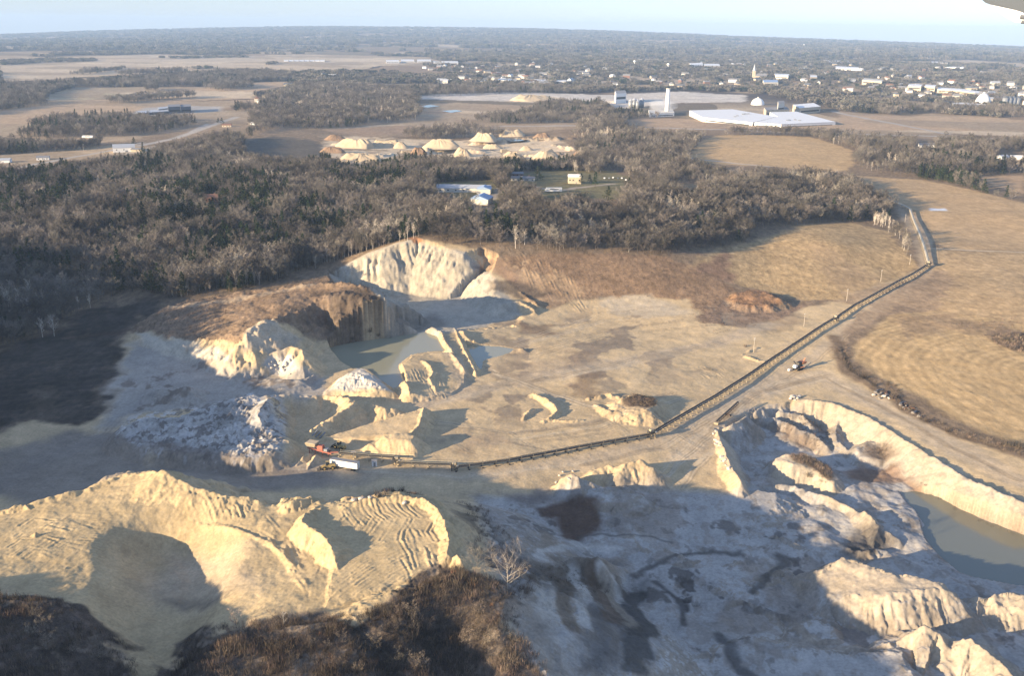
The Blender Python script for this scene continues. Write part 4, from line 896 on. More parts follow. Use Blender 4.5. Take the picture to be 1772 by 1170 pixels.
M_PTWIG = plant_mat('pale_twigs', (.44, .375, .29), .2, .015); M_PBARK = plant_mat('pale_bark', (.55, .50, .43), .15, .01)
M_WTWIG = plant_mat('white_twigs', (.50, .45, .38), .1, .01)
M_NEED = plant_mat('pine_needles', (.036, .052, .022), .35, .03); M_PINEB = plant_mat('pine_bark', (.10, .075, .055), .2, .01)
M_WEED = plant_mat('dry_weeds', (.17, .128, .095), .5, .02); M_BUSH = plant_mat('bush_twigs', (.105, .085, .068), .35, .02)
M_RUST = plant_mat('rusty_leaves', (.34, .17, .09), .2, .01)

class Tree:
    def __init__(s, seed): s.r = random.Random(seed); s.V = []; s.F = []; s.TV = []; s.TF = []
    def tube(s, a, b, ra, rb, n):
        a = np.array(a); b = np.array(b); d = b - a; d = d / (np.linalg.norm(d) + 1e-9)
        up = np.array([0, 0, 1.0]) if abs(d[2]) < .9 else np.array([1.0, 0, 0]); x = np.cross(d, up); x /= np.linalg.norm(x); y = np.cross(d, x); k0 = len(s.V)
        for p, q in ((a, ra), (b, rb)):
            for k in range(n):
                t = 2 * math.pi * k / n; s.V.append(p + x * q * math.cos(t) + y * q * math.sin(t))
        for k in range(n): s.F.append((k0 + k, k0 + n + k, k0 + n + (k + 1) % n, k0 + (k + 1) % n))
    def limb(s, a, d, L, r, n, bends=3, curve=.25):
        p = np.array(a, float); d = np.array(d, float); pts = [p.copy()]
        for k in range(bends):
            q = p + d * (L / bends); r2 = r * (1 - .75 * (k + 1) / bends) + .012
            s.tube(p, q, r * (1 - .75 * k / bends) + .012, r2, n); p = q; pts.append(p.copy())
            d = d + np.array([s.r.uniform(-curve, curve), s.r.uniform(-curve, curve), s.r.uniform(-.05, curve * .9)]); d /= np.linalg.norm(d)
        return pts, d
    def twig(s, p, d, L, w):
        d = np.array(d) + np.array([s.r.gauss(0, .45), s.r.gauss(0, .45), s.r.gauss(.1, .4)]); d /= np.linalg.norm(d)
        c = np.cross(d, np.array([s.r.gauss(0, 1), s.r.gauss(0, 1), s.r.gauss(0, 1)])); c = c / (np.linalg.norm(c) + 1e-9) * w
        k = len(s.TV); s.TV += [p - c, p + c, p + d * L]; s.TF.append((k, k + 1, k + 2))
def bare_tree_meshes(seed, h, spread, n_limb, twigs, twig_w, trunk_r, fork=.35, up=.75, n=5):
    t = Tree(seed); R = t.r
    lean = np.array([R.uniform(-.06, .06), R.uniform(-.06, .06), 1.0])
    trunk, _ = t.limb((0, 0, -.5), lean / np.linalg.norm(lean), h * .72, trunk_r, n + 1, 5, .07)
    tips = []
    for k in range(n_limb):
        f = fork + (1 - fork) * (k + .5) / n_limb * .95
        i = min(int(f * 5), 4); a = trunk[i] * (1 - (f * 5 - i)) + trunk[min(i + 1, 5)] * (f * 5 - i)
        az = k * 2.4 + R.uniform(-.5, .5); u = up + R.uniform(-.2, .25) + f * .3
        d = np.array([math.cos(az), math.sin(az), u]); d /= np.linalg.norm(d)
        L = spread * (1.15 - .55 * abs(f - .55)) * R.uniform(.8, 1.15)
        pts, dd = t.limb(a, d, L, trunk_r * .42 * (1.15 - f * .6), n - 1, 3, .3)
        tips.append((pts[2], dd, L)); tips.append((pts[3], dd, L))
        for q in range(4):
            m = R.randint(1, 3); az2 = R.uniform(0, 6.28); d2 = dd * .7 + np.array([math.cos(az2), math.sin(az2), R.uniform(-.1, .8)]) * .8; d2 /= np.linalg.norm(d2)
            p2, d3 = t.limb(pts[m], d2, L * R.uniform(.35, .6), trunk_r * .15, 3, 2, .3)
            tips.append((p2[1], d3, L)); tips.append((p2[2], d3, L))
    tips.append((trunk[5], lean, spread)); tips.append((trunk[4], lean, spread))
    for k in range(twigs):
        p, d, L = tips[R.randrange(len(tips))]
        t.twig(p + np.array([R.gauss(0, .5), R.gauss(0, .5), R.gauss(0, .45)]) * spread * .15, d, R.uniform(.2, .42) * spread * .62, twig_w * R.uniform(.6, 1.3))
    return t
def pine_meshes(seed, h, w, layers, droop):
    t = Tree(seed); R = t.r
    t.limb((0, 0, -.5), (0, 0, 1), h * .97, .22, 6, 3, .02)
    for k in range(layers):
        f = k / (layers - 1); z = h * (.16 + .83 * f); wr = w * (1 - f) ** .8 * R.uniform(.7, 1.1) + .35; nb = int(9 - 4 * f)
        if .12 < f < .8 and R.random() < .12: wr *= .55
        for q in range(nb):
            az = R.uniform(0, 6.28); L = wr * R.uniform(.65, 1.15); d = np.array([math.cos(az), math.sin(az), R.uniform(-.05, .35) - droop]); d /= np.linalg.norm(d)
            side = np.array([-math.sin(az), math.cos(az), 0]); p0 = np.array([0, 0, z])
            for g in range(5):
                c = p0 + d * L * R.uniform(.35, 1.0) + np.array([R.gauss(0, .2), R.gauss(0, .2), R.gauss(0, .25)]); s_ = R.uniform(.5, .95) * (.45 + .3 * w / 4)
                e1 = (side * R.uniform(.5, 1) + d * R.uniform(-.4, .8) + np.array([0, 0, R.uniform(-.4, .5)])) * s_; e2 = (d * R.uniform(.6, 1.1) + np.array([R.gauss(0, .3), R.gauss(0, .3), R.uniform(-.3, .7)])) * s_
                k0 = len(t.TV); t.TV += [c - e1, c - e2 * .6, c + e1, c + e2]; t.TF.append((k0, k0 + 1, k0 + 2, k0 + 3))
    return t
def tree_objs(t, name, mats, loc, label, cat, group, scale=1.0, rz=0.0):
    root = empty(name, loc, label, cat, group, rz); root.scale = (scale,) * 3
    tr = link('trunk', mesh_from('trunk', t.V, t.F, True), mats[0], root)
    cr = link('crown', mesh_from('crown', t.TV, t.TF), mats[1], root)
    return root, tr, cr

# --- where the woods stand (photo outlines, drawn at the feet of the trees)
WOODS = [  # outline, tree spacing m, share of pines, share of pale aspens
 ([(-300,300),(0,300),(60,290),(150,282),(250,270),(330,252),(400,240),(425,246),(418,262),(440,278),(520,282),(560,272),(580,284),(620,288),(700,272),(760,282),(880,287),(990,284),(1050,300),(1060,345),(1000,350),(940,358),(860,362),(800,350),(752,336),(700,345),(690,380),(745,410),(715,414),(640,434),(560,458),(480,474),(500,488),(420,503),(300,516),(285,508),(180,515),(160,526),(110,560),(60,590),(0,600),(-300,600)], 5.6, .10, .07),
 ([(745,410),(690,380),(700,345),(752,338),(800,352),(860,364),(940,360),(1000,352),(1060,347),(1090,332),(1150,338),(1180,334),(1222,326),(1260,310),(1330,305),(1450,312),(1500,326),(1540,350),(1545,382),(1480,384),(1400,386),(1310,398),(1295,416),(1190,436),(1160,443),(1050,438),(960,434),(830,433),(765,424)], 5.6, .02, .10),
 ([(1150,338),(1090,330),(1085,305),(1060,296),(990,284),(985,262),(1010,245),(985,232),(1000,218),(1060,208),(1090,218),(1220,243),(1200,265),(1192,290),(1260,306),(1220,322),(1180,316)], 8.0, .02, .12),
 ([(760,285),(880,290),(990,286),(1050,298),(960,296),(900,300),(850,313),(760,318)], 7.0, .12, .1),
 ([(1500,385),(1545,380),(1562,420),(1575,450),(1560,440),(1540,405)], 5.5, 0, .8),
 ([(430,238),(430,215),(440,190),(460,172),(520,150),(600,148),(700,158),(725,172),(735,198),(720,208),(640,216),(560,224),(480,222)], 9.5, .02, .12),
 ([(0,150),(60,147),(120,146),(160,150),(90,162),(75,176),(120,180),(90,186),(40,194),(0,196),(-200,196),(-200,150)], 11, .05, 0),
 ([(130,148),(250,138),(330,130),(430,124),(510,128),(510,140),(430,144),(330,154),(240,154)], 12, .1, 0),
 ([(25,236),(60,216),(110,204),(200,202),(330,208),(340,216),(280,228),(230,236),(100,240)], 9.5, .15, 0),
 ([(-200,250),(0,252),(170,250),(175,256),(100,262),(0,268),(-200,276)], 6.5, .15, 0),
 ([(700,156),(900,150),(1000,154),(1060,156),(1000,162),(880,162),(720,168)], 13, .1, 0),
 ([(820,212),(830,196),(900,190),(960,180),(1030,184),(1060,194),(1180,208),(1180,224),(1060,222),(960,214),(880,216)], 9.5, .12, .05),
 ([(1250,228),(1290,222),(1400,226),(1500,240),(1600,246),(1772,250),(1900,250),(1900,310),(1772,300),(1700,305),(1600,310),(1480,292),(1488,262),(1430,248),(1400,238),(1260,238)], 8.5, .06, .05),
 ([(1590,298),(1640,303),(1690,314),(1772,342),(1772,352),(1690,334),(1640,318),(1590,308)], 7, .75, 0),
 ([(690,238),(720,226),(800,222),(815,220),(830,226),(850,232),(880,236),(800,240),(740,242)], 9, .0, .2),
 ([(1000,200),(1000,190),(1040,178),(1060,192),(1050,206)], 9, .15, 0),
 ([(1480,196),(1560,186),(1700,188),(1772,196),(1772,206),(1690,200),(1600,196),(1540,200)], 12, .05, 0),
 ([(1440,214),(1500,208),(1540,214),(1480,220)], 11, 0, 0),
 ([(560,175),(640,165),(720,172),(700,178),(600,182)], 12, 0, 0),
 # on the hills left of the picture
 ([(-230,700),(-180,620),(-60,600),(-60,640),(-120,740),(-230,800)], 8, .1, 0),
 ([(118,130),(190,119),(215,117),(200,122),(150,130)], 13, .1, 0), ([(200,128),(300,123),(330,124),(300,128),(210,131)], 13, .1, 0), ([(0,106),(80,102),(160,103),(165,106),(80,108),(0,113)], 13, .1, 0), ([(330,118),(365,116),(370,119),(335,120)], 13, 0, 0), ([(260,99),(420,97),(430,99),(300,101)], 15, 0, 0), ([(460,110),(480,108),(480,111),(462,112)], 12, .3, 0), ([(250,155),(270,153),(275,157),(255,158)], 9, 0, 0), ([(350,152),(420,146),(440,152),(380,158)], 10, 0, 0), ([(180,176),(330,166),(340,169),(200,180)], 10, 0, 0), ([(400,190),(460,186),(460,190),(410,193)], 9, .2, 0),
]
CLEAR = [([(752,338),(752,316),(850,312),(862,352),(800,348)]), ([(880,318),(905,296),(985,296),(1010,300),(1062,300),(1085,312),(1080,335),(1000,345),(950,350),(900,335)]), ([(350,352),(362,340),(385,342),(390,352)]), ([(1575,252),(1610,246),(1620,254),(1590,260)]), ([(1145,330),(1170,322),(1215,322),(1220,330),(1180,336)]), ([(425,247),(470,237),(520,240),(560,250),(565,272),(520,282),(440,277),(415,262)])]
CLEAR_W = [GP(c) for c in CLEAR]
def scatter(W, step, jitter=.85):
    lo = W.min(0); hi = W.max(0); nx = max(1, int((hi[0] - lo[0]) / step)); ny = max(1, int((hi[1] - lo[1]) / step))
    if nx * ny > 400000: return np.zeros((0, 2))
    X, Y = np.meshgrid(lo[0] + (np.arange(nx) + .5) * step, lo[1] + (np.arange(ny) + .5) * step)
    X = X.ravel() + (rng.random(X.size) - .5) * step * 2 * jitter * .6; Y = Y.ravel() + (rng.random(Y.size) - .5) * step * 2 * jitter * .6
    jx = fbm(X, Y, 30, 3, 201) * 5; jy = fbm(X, Y, 30, 3, 202) * 5
    k = inside(X + jx, Y + jy, W)
    return np.stack([X[k], Y[k]], 1)
pts = []; kinds = []    # 0 bare, 1 pine, 2 aspen
for outline, step, pine, aspen in WOODS:
    W = GP(outline); p = scatter(W, step)
    if len(p) == 0: continue
    # gaps and thinner places
    dens = fbm(p[:, 0], p[:, 1], 45, 3, 205); keep = (dens > -.72) | (rng.random(len(p)) < .3)
    for c in CLEAR_W: keep &= ~inside(p[:, 0], p[:, 1], c)
    p = p[keep]
    fp = fbm(p[:, 0], p[:, 1], 60, 3, 207) + rng.normal(0, .22, len(p)); fa = fbm(p[:, 0], p[:, 1], 38, 2, 209) + rng.normal(0, .15, len(p))
    k = np.zeros(len(p), int)
    if pine > 0: k[fp > np.quantile(fp, 1 - pine)] = 1
    if aspen > 0:
        rest = k == 0; k[rest & (fa > np.quantile(fa, 1 - aspen))] = 2
    pts.append(p); kinds.append(k)
# aspens lining the top of the bluff and the cliff
for line, step in [([(300,514),(330,508),(380,500),(430,494),(470,484),(500,478)], 3.0), ([(480,472),(540,462),(600,444),(650,430),(700,412)], 3.0), ([(385,495),(400,478),(440,470)], 3.2)]:
    W = GP(line); d, _ = densify(W, W[:, :1], step, False)
    for rep in range(4):
        q = d + rng.normal(0, 3.0, d.shape) + np.array([-1.0, 2.5]) * (rep * 1.8); pts.append(q); kinds.append(np.where(rng.random(len(q)) < .62, 2, 0))
for line, step in [([(300,516),(330,510),(380,502),(430,495),(470,486),(500,479)], 2.6), ([(470,474),(520,466),(560,456),(600,444),(650,430),(690,416)], 2.4), ([(385,497),(400,480),(440,470)], 3.0)]:
    W = GP(line); d, _ = densify(W, W[:, :1], step, False)
    for rep in range(7):
        q = d + rng.normal(0, 2.2, d.shape) + np.array([-1.2, 2.6]) * (rep * 1.7 + .8); pts.append(q); kinds.append(np.where(rng.random(len(q)) < .6, 2, 0))
TP = np.concatenate(pts); TK = np.concatenate(kinds)
# no tree stands where its crown would rise in front of ground that lies open
OPEN_VIEW = [o[0] for o in FIELDS_FAR] + [FA, FB, [(1690,306),(1772,303),(1772,335),(1720,322)], [(752,336),(755,314),(850,314),(864,326),(866,354),(815,356),(812,338)], [(878,318),(885,298),(985,298),(1010,296),(1010,303),(1084,303),(1084,312),(1070,345),(1000,338),(940,345),(930,318)], [(352,352),(356,338),(378,338),(382,352)], [(0,272),(100,262),(200,248),(260,248),(262,262),(150,280),(60,290),(0,294)], [(1578,254),(1590,243),(1618,245),(1616,256)], [(1146,328),(1170,320),(1215,320),(1205,328)], [(1720,278),(1730,262),(1772,262),(1772,280)], [(1190,215),(1190,188),(1380,190),(1450,214),(1300,218)], [(425,250),(470,240),(520,243),(556,252),(560,270),(520,276),(440,270)]]
# stands of pine
for outline, share in [([(225,345),(330,318),(420,308),(500,325),(500,360),(440,400),(360,405),(280,385),(235,370)], .72), ([(-100,320),(0,318),(60,300),(110,300),(170,330),(120,370),(40,385),(-100,380)], .75), ([(330,425),(400,400),(480,412),(540,440),(460,455),(380,450)], .6), ([(560,305),(620,290),(700,292),(700,335),(630,345),(565,330)], .75), ([(150,390),(230,350),(300,400),(260,440),(180,430)], .4), ([(500,385),(560,365),(650,385),(650,412),(545,425)], .5), ([(180,290),(260,275),(320,300),(260,320)], .5), ([(870,300),(960,290),(1000,292),(980,300),(900,306)], .3)]:
    q = inside(TP[:, 0], TP[:, 1], GP(outline)) & (rng.random(len(TP)) < share) & (fbm(TP[:, 0], TP[:, 1], 35, 2, 215) > -.45); TK[q] = 1
_tz = hfast(TP[:, 0], TP[:, 1]); keep = np.ones(len(TP), bool)
_src = np.concatenate([np.full(len(q), i) for i, q in enumerate(pts)]); forced = np.isin(_src, (3, 8, 9, 14) + tuple(range(20, 30)))
for hh in (1.0, 6.0, 10.0):
    _px, _py = project(TP[:, 0], TP[:, 1], _tz + hh)
    for o in OPEN_VIEW: keep &= ~inside(_px, _py, np.array(o, float))
keep |= forced
_px, _py = project(TP[:, 0], TP[:, 1], _tz + 14)
for o in OPEN_VIEW[len(FIELDS_FAR) + 3:len(FIELDS_FAR) + 5]: keep &= ~inside(_px, _py, np.array(o, float))
TP = TP[keep]; TK = TK[keep]
TZ = hfast(TP[:, 0], TP[:, 1]) - .2
TD = np.sqrt((TP ** 2).sum(1))
tpx, tpy = project(TP[:, 0], TP[:, 1], TZ + 8)
in_frame = (tpx > 4) & (tpx < 1768) & (tpy > 20) & (tpy < 1165)
print('trees', len(TP), [len(p) for p in pts], [(TK == k).sum() for k in range(3)])

PROTO = {0: [], 1: [], 2: []}
spec_bare = [(11, 17, 6.4, 9, 1500, .075, .26, .30, .55), (12, 18.5, 5.6, 9, 1400, .075, .25, .36, .8), (13, 15, 6.6, 8, 1400, .075, .27, .28, .45), (14, 19, 5.2, 8, 1300, .07, .22, .42, .9), (15, 13, 5.2, 8, 1100, .07, .2, .3, .6)]
spec_aspen = [(21, 15, 2.5, 11, 420, .05, .15, .38, 1.2), (22, 17, 2.8, 11, 460, .05, .16, .42, 1.3), (23, 13, 2.3, 10, 380, .05, .14, .35, 1.2)]
spec_pine = [(31, 16, 5.0, 15, .12), (32, 19, 5.4, 17, .05), (33, 14, 4.8, 12, .1)]
def near_ids(kind, n):
    c = np.where((TK == kind) & in_frame)[0]; return c[np.argsort(TD[c])][:n]
single = np.zeros(len(TP), bool)
GROUPS = {0: ('bare_tree', 'bare grey-brown leafless tree standing in the wood around the sand pit', 'tree', 'bare trees of the wood by the sand pit'),
          1: ('pine_tree', 'dark green pine standing among the bare trees of the wood', 'pine tree', 'dark pines in the wood'),
          2: ('aspen_tree', 'slender pale-stemmed leafless tree at the edge of the wood', 'tree', 'pale slender trees at the edge of the wood')}
for kind, n in ((0, 290), (1, 150), (2, 200)):
    ids = near_ids(kind, n); single[ids] = True
    specs = {0: spec_bare, 1: spec_pine, 2: spec_aspen}[kind]; nm, lab, cat, grp = GROUPS[kind]
    for q, i in enumerate(ids):
        loc = (TP[i, 0], TP[i, 1], TZ[i]); sc_ = float(rng.uniform(.52, .98)) * (1.2 if kind == 2 else 1); rz_ = float(rng.uniform(0, 6.28))
        if q < len(specs):
            sp = specs[q]
            t = bare_tree_meshes(*sp) if kind != 1 else pine_meshes(*sp)
            mats = {0: (M_BARK, M_TWIG), 1: (M_PINEB, M_NEED), 2: (M_PBARK, M_PTWIG)}[kind]
            r, tr, cr = tree_objs(t, nm, mats, loc, lab, cat, grp, sc_, rz_); PROTO[kind].append((r, tr, cr))
        else:
            r = copy_tree(PROTO[kind][q % len(specs)][0]); r.location = loc; r.scale = (sc_,) * 3; r.rotation_euler = (0, 0, rz_)

# --- everything past that: one woodland object, instanced
def gn_scatter(name, P3, rotz, scl, pick, sources, kind='stuff'):
    """one object whose geometry nodes put SOURCES (lists of objects joined together) on points"""
    me = bpy.data.meshes.new(name); me.vertices.add(len(P3)); me.vertices.foreach_set('co', np.ascontiguousarray(P3, np.float32).ravel())
    for nm, arr, ty in (('rz', rotz, 'FLOAT'), ('sc', scl, 'FLOAT'), ('pk', pick, 'INT')):
        a = me.attributes.new(nm, ty, 'POINT'); a.data.foreach_set('value', np.ascontiguousarray(arr, np.int32 if ty == 'INT' else np.float32))
    me.update()
    o = bpy.data.objects.new(name, me); COL.objects.link(o); o['kind'] = kind
    ng = bpy.data.node_groups.new(name, 'GeometryNodeTree'); ng.interface.new_socket('Geometry', in_out='INPUT', socket_type='NodeSocketGeometry'); ng.interface.new_socket('Geometry', in_out='OUTPUT', socket_type='NodeSocketGeometry')
    N = ng.nodes; L = ng.links; gi = N.new('NodeGroupInput'); go = N.new('NodeGroupOutput')
    allj = N.new('GeometryNodeGeometryToInstance')
    for src in reversed(sources):
        j = N.new('GeometryNodeJoinGeometry')
        for ob in src:
            oi = N.new('GeometryNodeObjectInfo'); oi.transform_space = 'ORIGINAL'; oi.inputs['Object'].default_value = ob; L.new(oi.outputs['Geometry'], j.inputs[0])
        L.new(j.outputs[0], allj.inputs[0])
    def attr(nm, ty):
        a = N.new('GeometryNodeInputNamedAttribute'); a.data_type = ty; a.inputs['Name'].default_value = nm; return a.outputs[0]
    ip = N.new('GeometryNodeInstanceOnPoints'); L.new(gi.outputs[0], ip.inputs['Points']); L.new(allj.outputs[0], ip.inputs['Instance']); ip.inputs['Pick Instance'].default_value = True
    L.new(attr('pk', 'INT'), ip.inputs['Instance Index'])
    cx = N.new('ShaderNodeCombineXYZ'); L.new(attr('rz', 'FLOAT'), cx.inputs[2]); L.new(cx.outputs[0], ip.inputs['Rotation'])
    L.new(attr('sc', 'FLOAT'), ip.inputs['Scale']); L.new(ip.outputs[0], go.inputs[0])
    md = o.modifiers.new('scatter', 'NODES'); md.node_group = ng
    return o
rest = np.where(~single & (TD < 4200))[0]
srcs = [[a[1], a[2]] for k in range(3) for a in PROTO[k]]
off = {0: 0, 1: len(PROTO[0]), 2: len(PROTO[0]) + len(PROTO[1])}
pk = np.array([off[TK[i]] + int(rng.integers(len(PROTO[TK[i]]))) for i in rest])
scl = rng.uniform(.5, .98, len(rest)) * (1 + .18 * fbm(TP[rest, 0], TP[rest, 1], 40, 2, 211)) * np.where(TK[rest] == 1, 1.05, np.where(TK[rest] == 2, 1.2, 1)) * (1 + .25 * smooth(1800, 3000, TD[rest]))
gn_scatter('woodland', np.column_stack([TP[rest], TZ[rest]]), rng.uniform(0, 6.28, len(rest)), scl, pk, srcs)
# --- far woods: low clumps of many crowns, real ones standing in the country beyond the pit
def clump_mesh(seed, n, rad, h, tris):
    r = np.random.default_rng(seed); V = []; Fc = []
    for k in range(n):
        a = r.uniform(0, 6.28); q = rad * math.sqrt(r.uniform(0, 1)); cx, cy = q * math.cos(a), q * math.sin(a); hh = h * r.uniform(.75, 1.1); cr = h * r.uniform(.22, .36)
        for t in range(tris):
            d = r.normal(0, 1, 3); d /= np.linalg.norm(d); d *= r.uniform(.55, 1.0) ** .5
            c = np.array([cx + d[0] * cr, cy + d[1] * cr, hh * .58 + d[2] * hh * .42]); s = h * .085
            e1 = r.normal(0, 1, 3) * s; e2 = r.normal(0, 1, 3) * s; e2[2] += s * .6
            b = len(V); V += [c - e1, c + e1, c + e2]; Fc.append((b, b + 1, b + 2))
    return mesh_from('clump', V, Fc)
M_FARW = plant_mat('far_twigs', (.135, .122, .10), .3, .03)
M_FARP = plant_mat('far_needles', (.040, .05, .026), .3, .03)
clumps = []
for q, (px, py, sd, m) in enumerate([(610,190,1,M_FARW),(640,175,2,M_FARW),(560,190,3,M_FARW),(900,200,4,M_FARP)]):
    g = G(px, py); o = link('thicket', clump_mesh(50 + sd, 9, 13, 13, 46), m, None, tuple(g)); tag(o, kind='stuff'); clumps.append(o)
def far_scatter(name, d0, d1, step, scale):
    th = rng.uniform(math.radians(-31), math.radians(31), int(.541 * (d1 ** 2 - d0 ** 2) / step ** 2))
    D = np.sqrt(rng.uniform(d0 ** 2, d1 ** 2, len(th))); x = D * np.sin(th); y = D * np.cos(th)
    cu = x / 420 + fbm(x, y, 900, 2, 111) * .5; cv = y / 560 + fbm(x, y, 900, 2, 112) * .5; hedge = np.minimum(np.abs(cu - np.round(cu)) * 420, np.abs(cv - np.round(cv)) * 560)
    w = fbm(x, y, 700, 4, 121) + fbm(x, y, 180, 3, 122) * .35 + .30 * smooth(4500, 8000, D) - .03 - .20 * smooth(-.02, -.25, np.arctan2(x, y)) * smooth(10500, 8000, D) + .5 * smooth(40, 15, hedge) * (fbm(x, y, 500, 2, 124) > -.1)
    k = (w > .0) & (rng.random(len(x)) < .95)
    return x[k], y[k]
OPEN_FAR = [GP(p) for p, c in FIELDS_FAR[:-1]] + [GP([(690,172),(750,160),(860,158),(1060,160),(1180,156),(1300,160),(1460,190),(1450,216),(1190,210),(1060,190),(900,176)])]
WOOD_W = [GP(w[0]) for w in WOODS if min(p[1] for p in w[0]) < 200]
xs, ys, ss = [], [], []
for d0, d1, st, s in ((2300, 4200, 24, 1.0), (4200, 7000, 34, 1.15), (7000, 16000, 75, 1.9)):
    x, y = far_scatter('', d0, d1, st, s); xs.append(x); ys.append(y); ss.append(np.full(len(x), s))
x = np.concatenate(xs); y = np.concatenate(ys); s = np.concatenate(ss)
k = np.ones(len(x), bool)
for W in OPEN_FAR: k &= ~inside(x, y, W)
_z = hfast(x, y)
for hh in (2.0, 12.0):
    _px, _py = project(x, y, _z + hh)
    for o in OPEN_VIEW: k &= ~inside(_px, _py, np.array(o, float))
x, y, s = x[k], y[k], s[k]
# tree cover of the town
TOWN = [(740,112),(900,108),(1000,110),(1150,104),(1300,100),(1500,104),(1772,128),(1900,140),(1900,200),(1772,186),(1600,172),(1450,164),(1300,162),(1200,158),(1000,150),(780,148)]
W_TOWN = GP(TOWN)
lo = W_TOWN.min(0); hi = W_TOWN.max(0); nt_ = int((hi[0] - lo[0]) * (hi[1] - lo[1]) / 38 ** 2)
tx = rng.uniform(lo[0], hi[0], nt_); ty = rng.uniform(lo[1], hi[1], nt_); kk = inside(tx, ty, W_TOWN) & (fbm(tx, ty, 300, 3, 231) > -.45)
for W in OPEN_FAR: kk &= ~inside(tx, ty, W)
x = np.concatenate([x, tx[kk]]); y = np.concatenate([y, ty[kk]]); s = np.concatenate([s, rng.uniform(.45, .85, kk.sum())])
print('far clumps', len(x))
z = hfast(x, y) - .5
pk = rng.choice(4, len(x), p=[.31, .31, .30, .08])
gn_scatter('far_woodland', np.column_stack([x, y, z]), rng.uniform(0, 6.28, len(x)), s * rng.uniform(.85, 1.15, len(x)), pk, [[c] for c in clumps])
# beyond 4.2 km the traced woods too
far_t = np.where(TD >= 4200)[0]
if len(far_t):
    far_t = far_t[::4]; gn_scatter('distant_treeline', np.column_stack([TP[far_t], TZ[far_t]]), rng.uniform(0, 6.28, len(far_t)), rng.uniform(.7, 1.0, len(far_t)), rng.choice(4, len(far_t), p=[.31, .31, .30, .08]), [[c] for c in clumps])

# --- dry weeds and brush
def weed_mesh(seed, n, h, rad, w):
    r = np.random.default_rng(seed); V = []; Fc = []
    for k in range(n):
        a = r.uniform(0, 6.28); q = rad * math.sqrt(r.uniform(0, 1)); p = np.array([q * math.cos(a), q * math.sin(a), -.1]); L = h * r.uniform(.45, 1.1)
        d = np.array([r.normal(0, .28), r.normal(0, .28), 1.0]); c = np.array([math.cos(a * 3), math.sin(a * 3), 0]) * w * r.uniform(.6, 1.4); tip = p + d * L; mid = p + d * L * .55
        b = len(V); V += [p - c, p + c, mid + c * .8, mid - c * .8, tip]; Fc += [(b, b + 1, b + 2, b + 3), (b + 3, b + 2, b + 4)]
        for g in range(3):
            e = np.array([r.normal(0, .5), r.normal(0, .5), r.uniform(.1, .8)]) * L * .3; q0 = p + d * L * r.uniform(.4, .9); b = len(V); V += [q0 - c * .6, q0 + c * .6, q0 + e]; Fc.append((b, b + 1, b + 2))
    return mesh_from('weeds', V, Fc)
weed_src = []
for q, (px, py, m, h) in enumerate([(640,1110,M_WEED,1.5),(520,1120,M_WEED,1.9),(760,1060,M_BUSH,1.6),(700,1130,M_RUST,1.3)]):
    g = G(px, py); o = link('weed_tuft', weed_mesh(70 + q, 22, h, .9, .03), m, None, tuple(g)); tag(o, kind='stuff'); weed_src.append(o)
def cover(outline_w, step, jit=.9):
    return scatter(outline_w, step, jit)
def ragged(W, step):
    c = W.mean(0); W2 = c + (W - c) * 1.10; p = scatter(W2, step, .9); d, _, _, _ = seg_dist(p[:, 0], p[:, 1], W, np.zeros((len(W), 1)), True); s = np.where(inside(p[:, 0], p[:, 1], W), d, -d)
    return p[rng.random(len(p)) < smooth(-7, 4, s + fbm(p[:, 0], p[:, 1], 7, 3, 245) * 5) ** 1.6]
wp = np.concatenate([ragged(W_SCR1, 1.35), ragged(W_SCR2, 1.05)])
dens = fbm(wp[:, 0], wp[:, 1], 9, 3, 241); wp = wp[(dens > .0) | (rng.random(len(wp)) < .35 + .3 * (dens > -.5))]
wz = hfast(wp[:, 0], wp[:, 1]); pk = np.where(fbm(wp[:, 0], wp[:, 1], 6, 3, 246) + rng.normal(0, .35, len(wp)) > .05, rng.choice([0, 1], len(wp)), rng.choice([2, 3], len(wp), p=[.985, .015]))
gn_scatter('brush', np.column_stack([wp, wz]), rng.uniform(0, 6.28, len(wp)), rng.uniform(.4, 1.35, len(wp)) * (1 + .45 * fbm(wp[:, 0], wp[:, 1], 8, 3, 243)), pk, [[o] for o in weed_src])
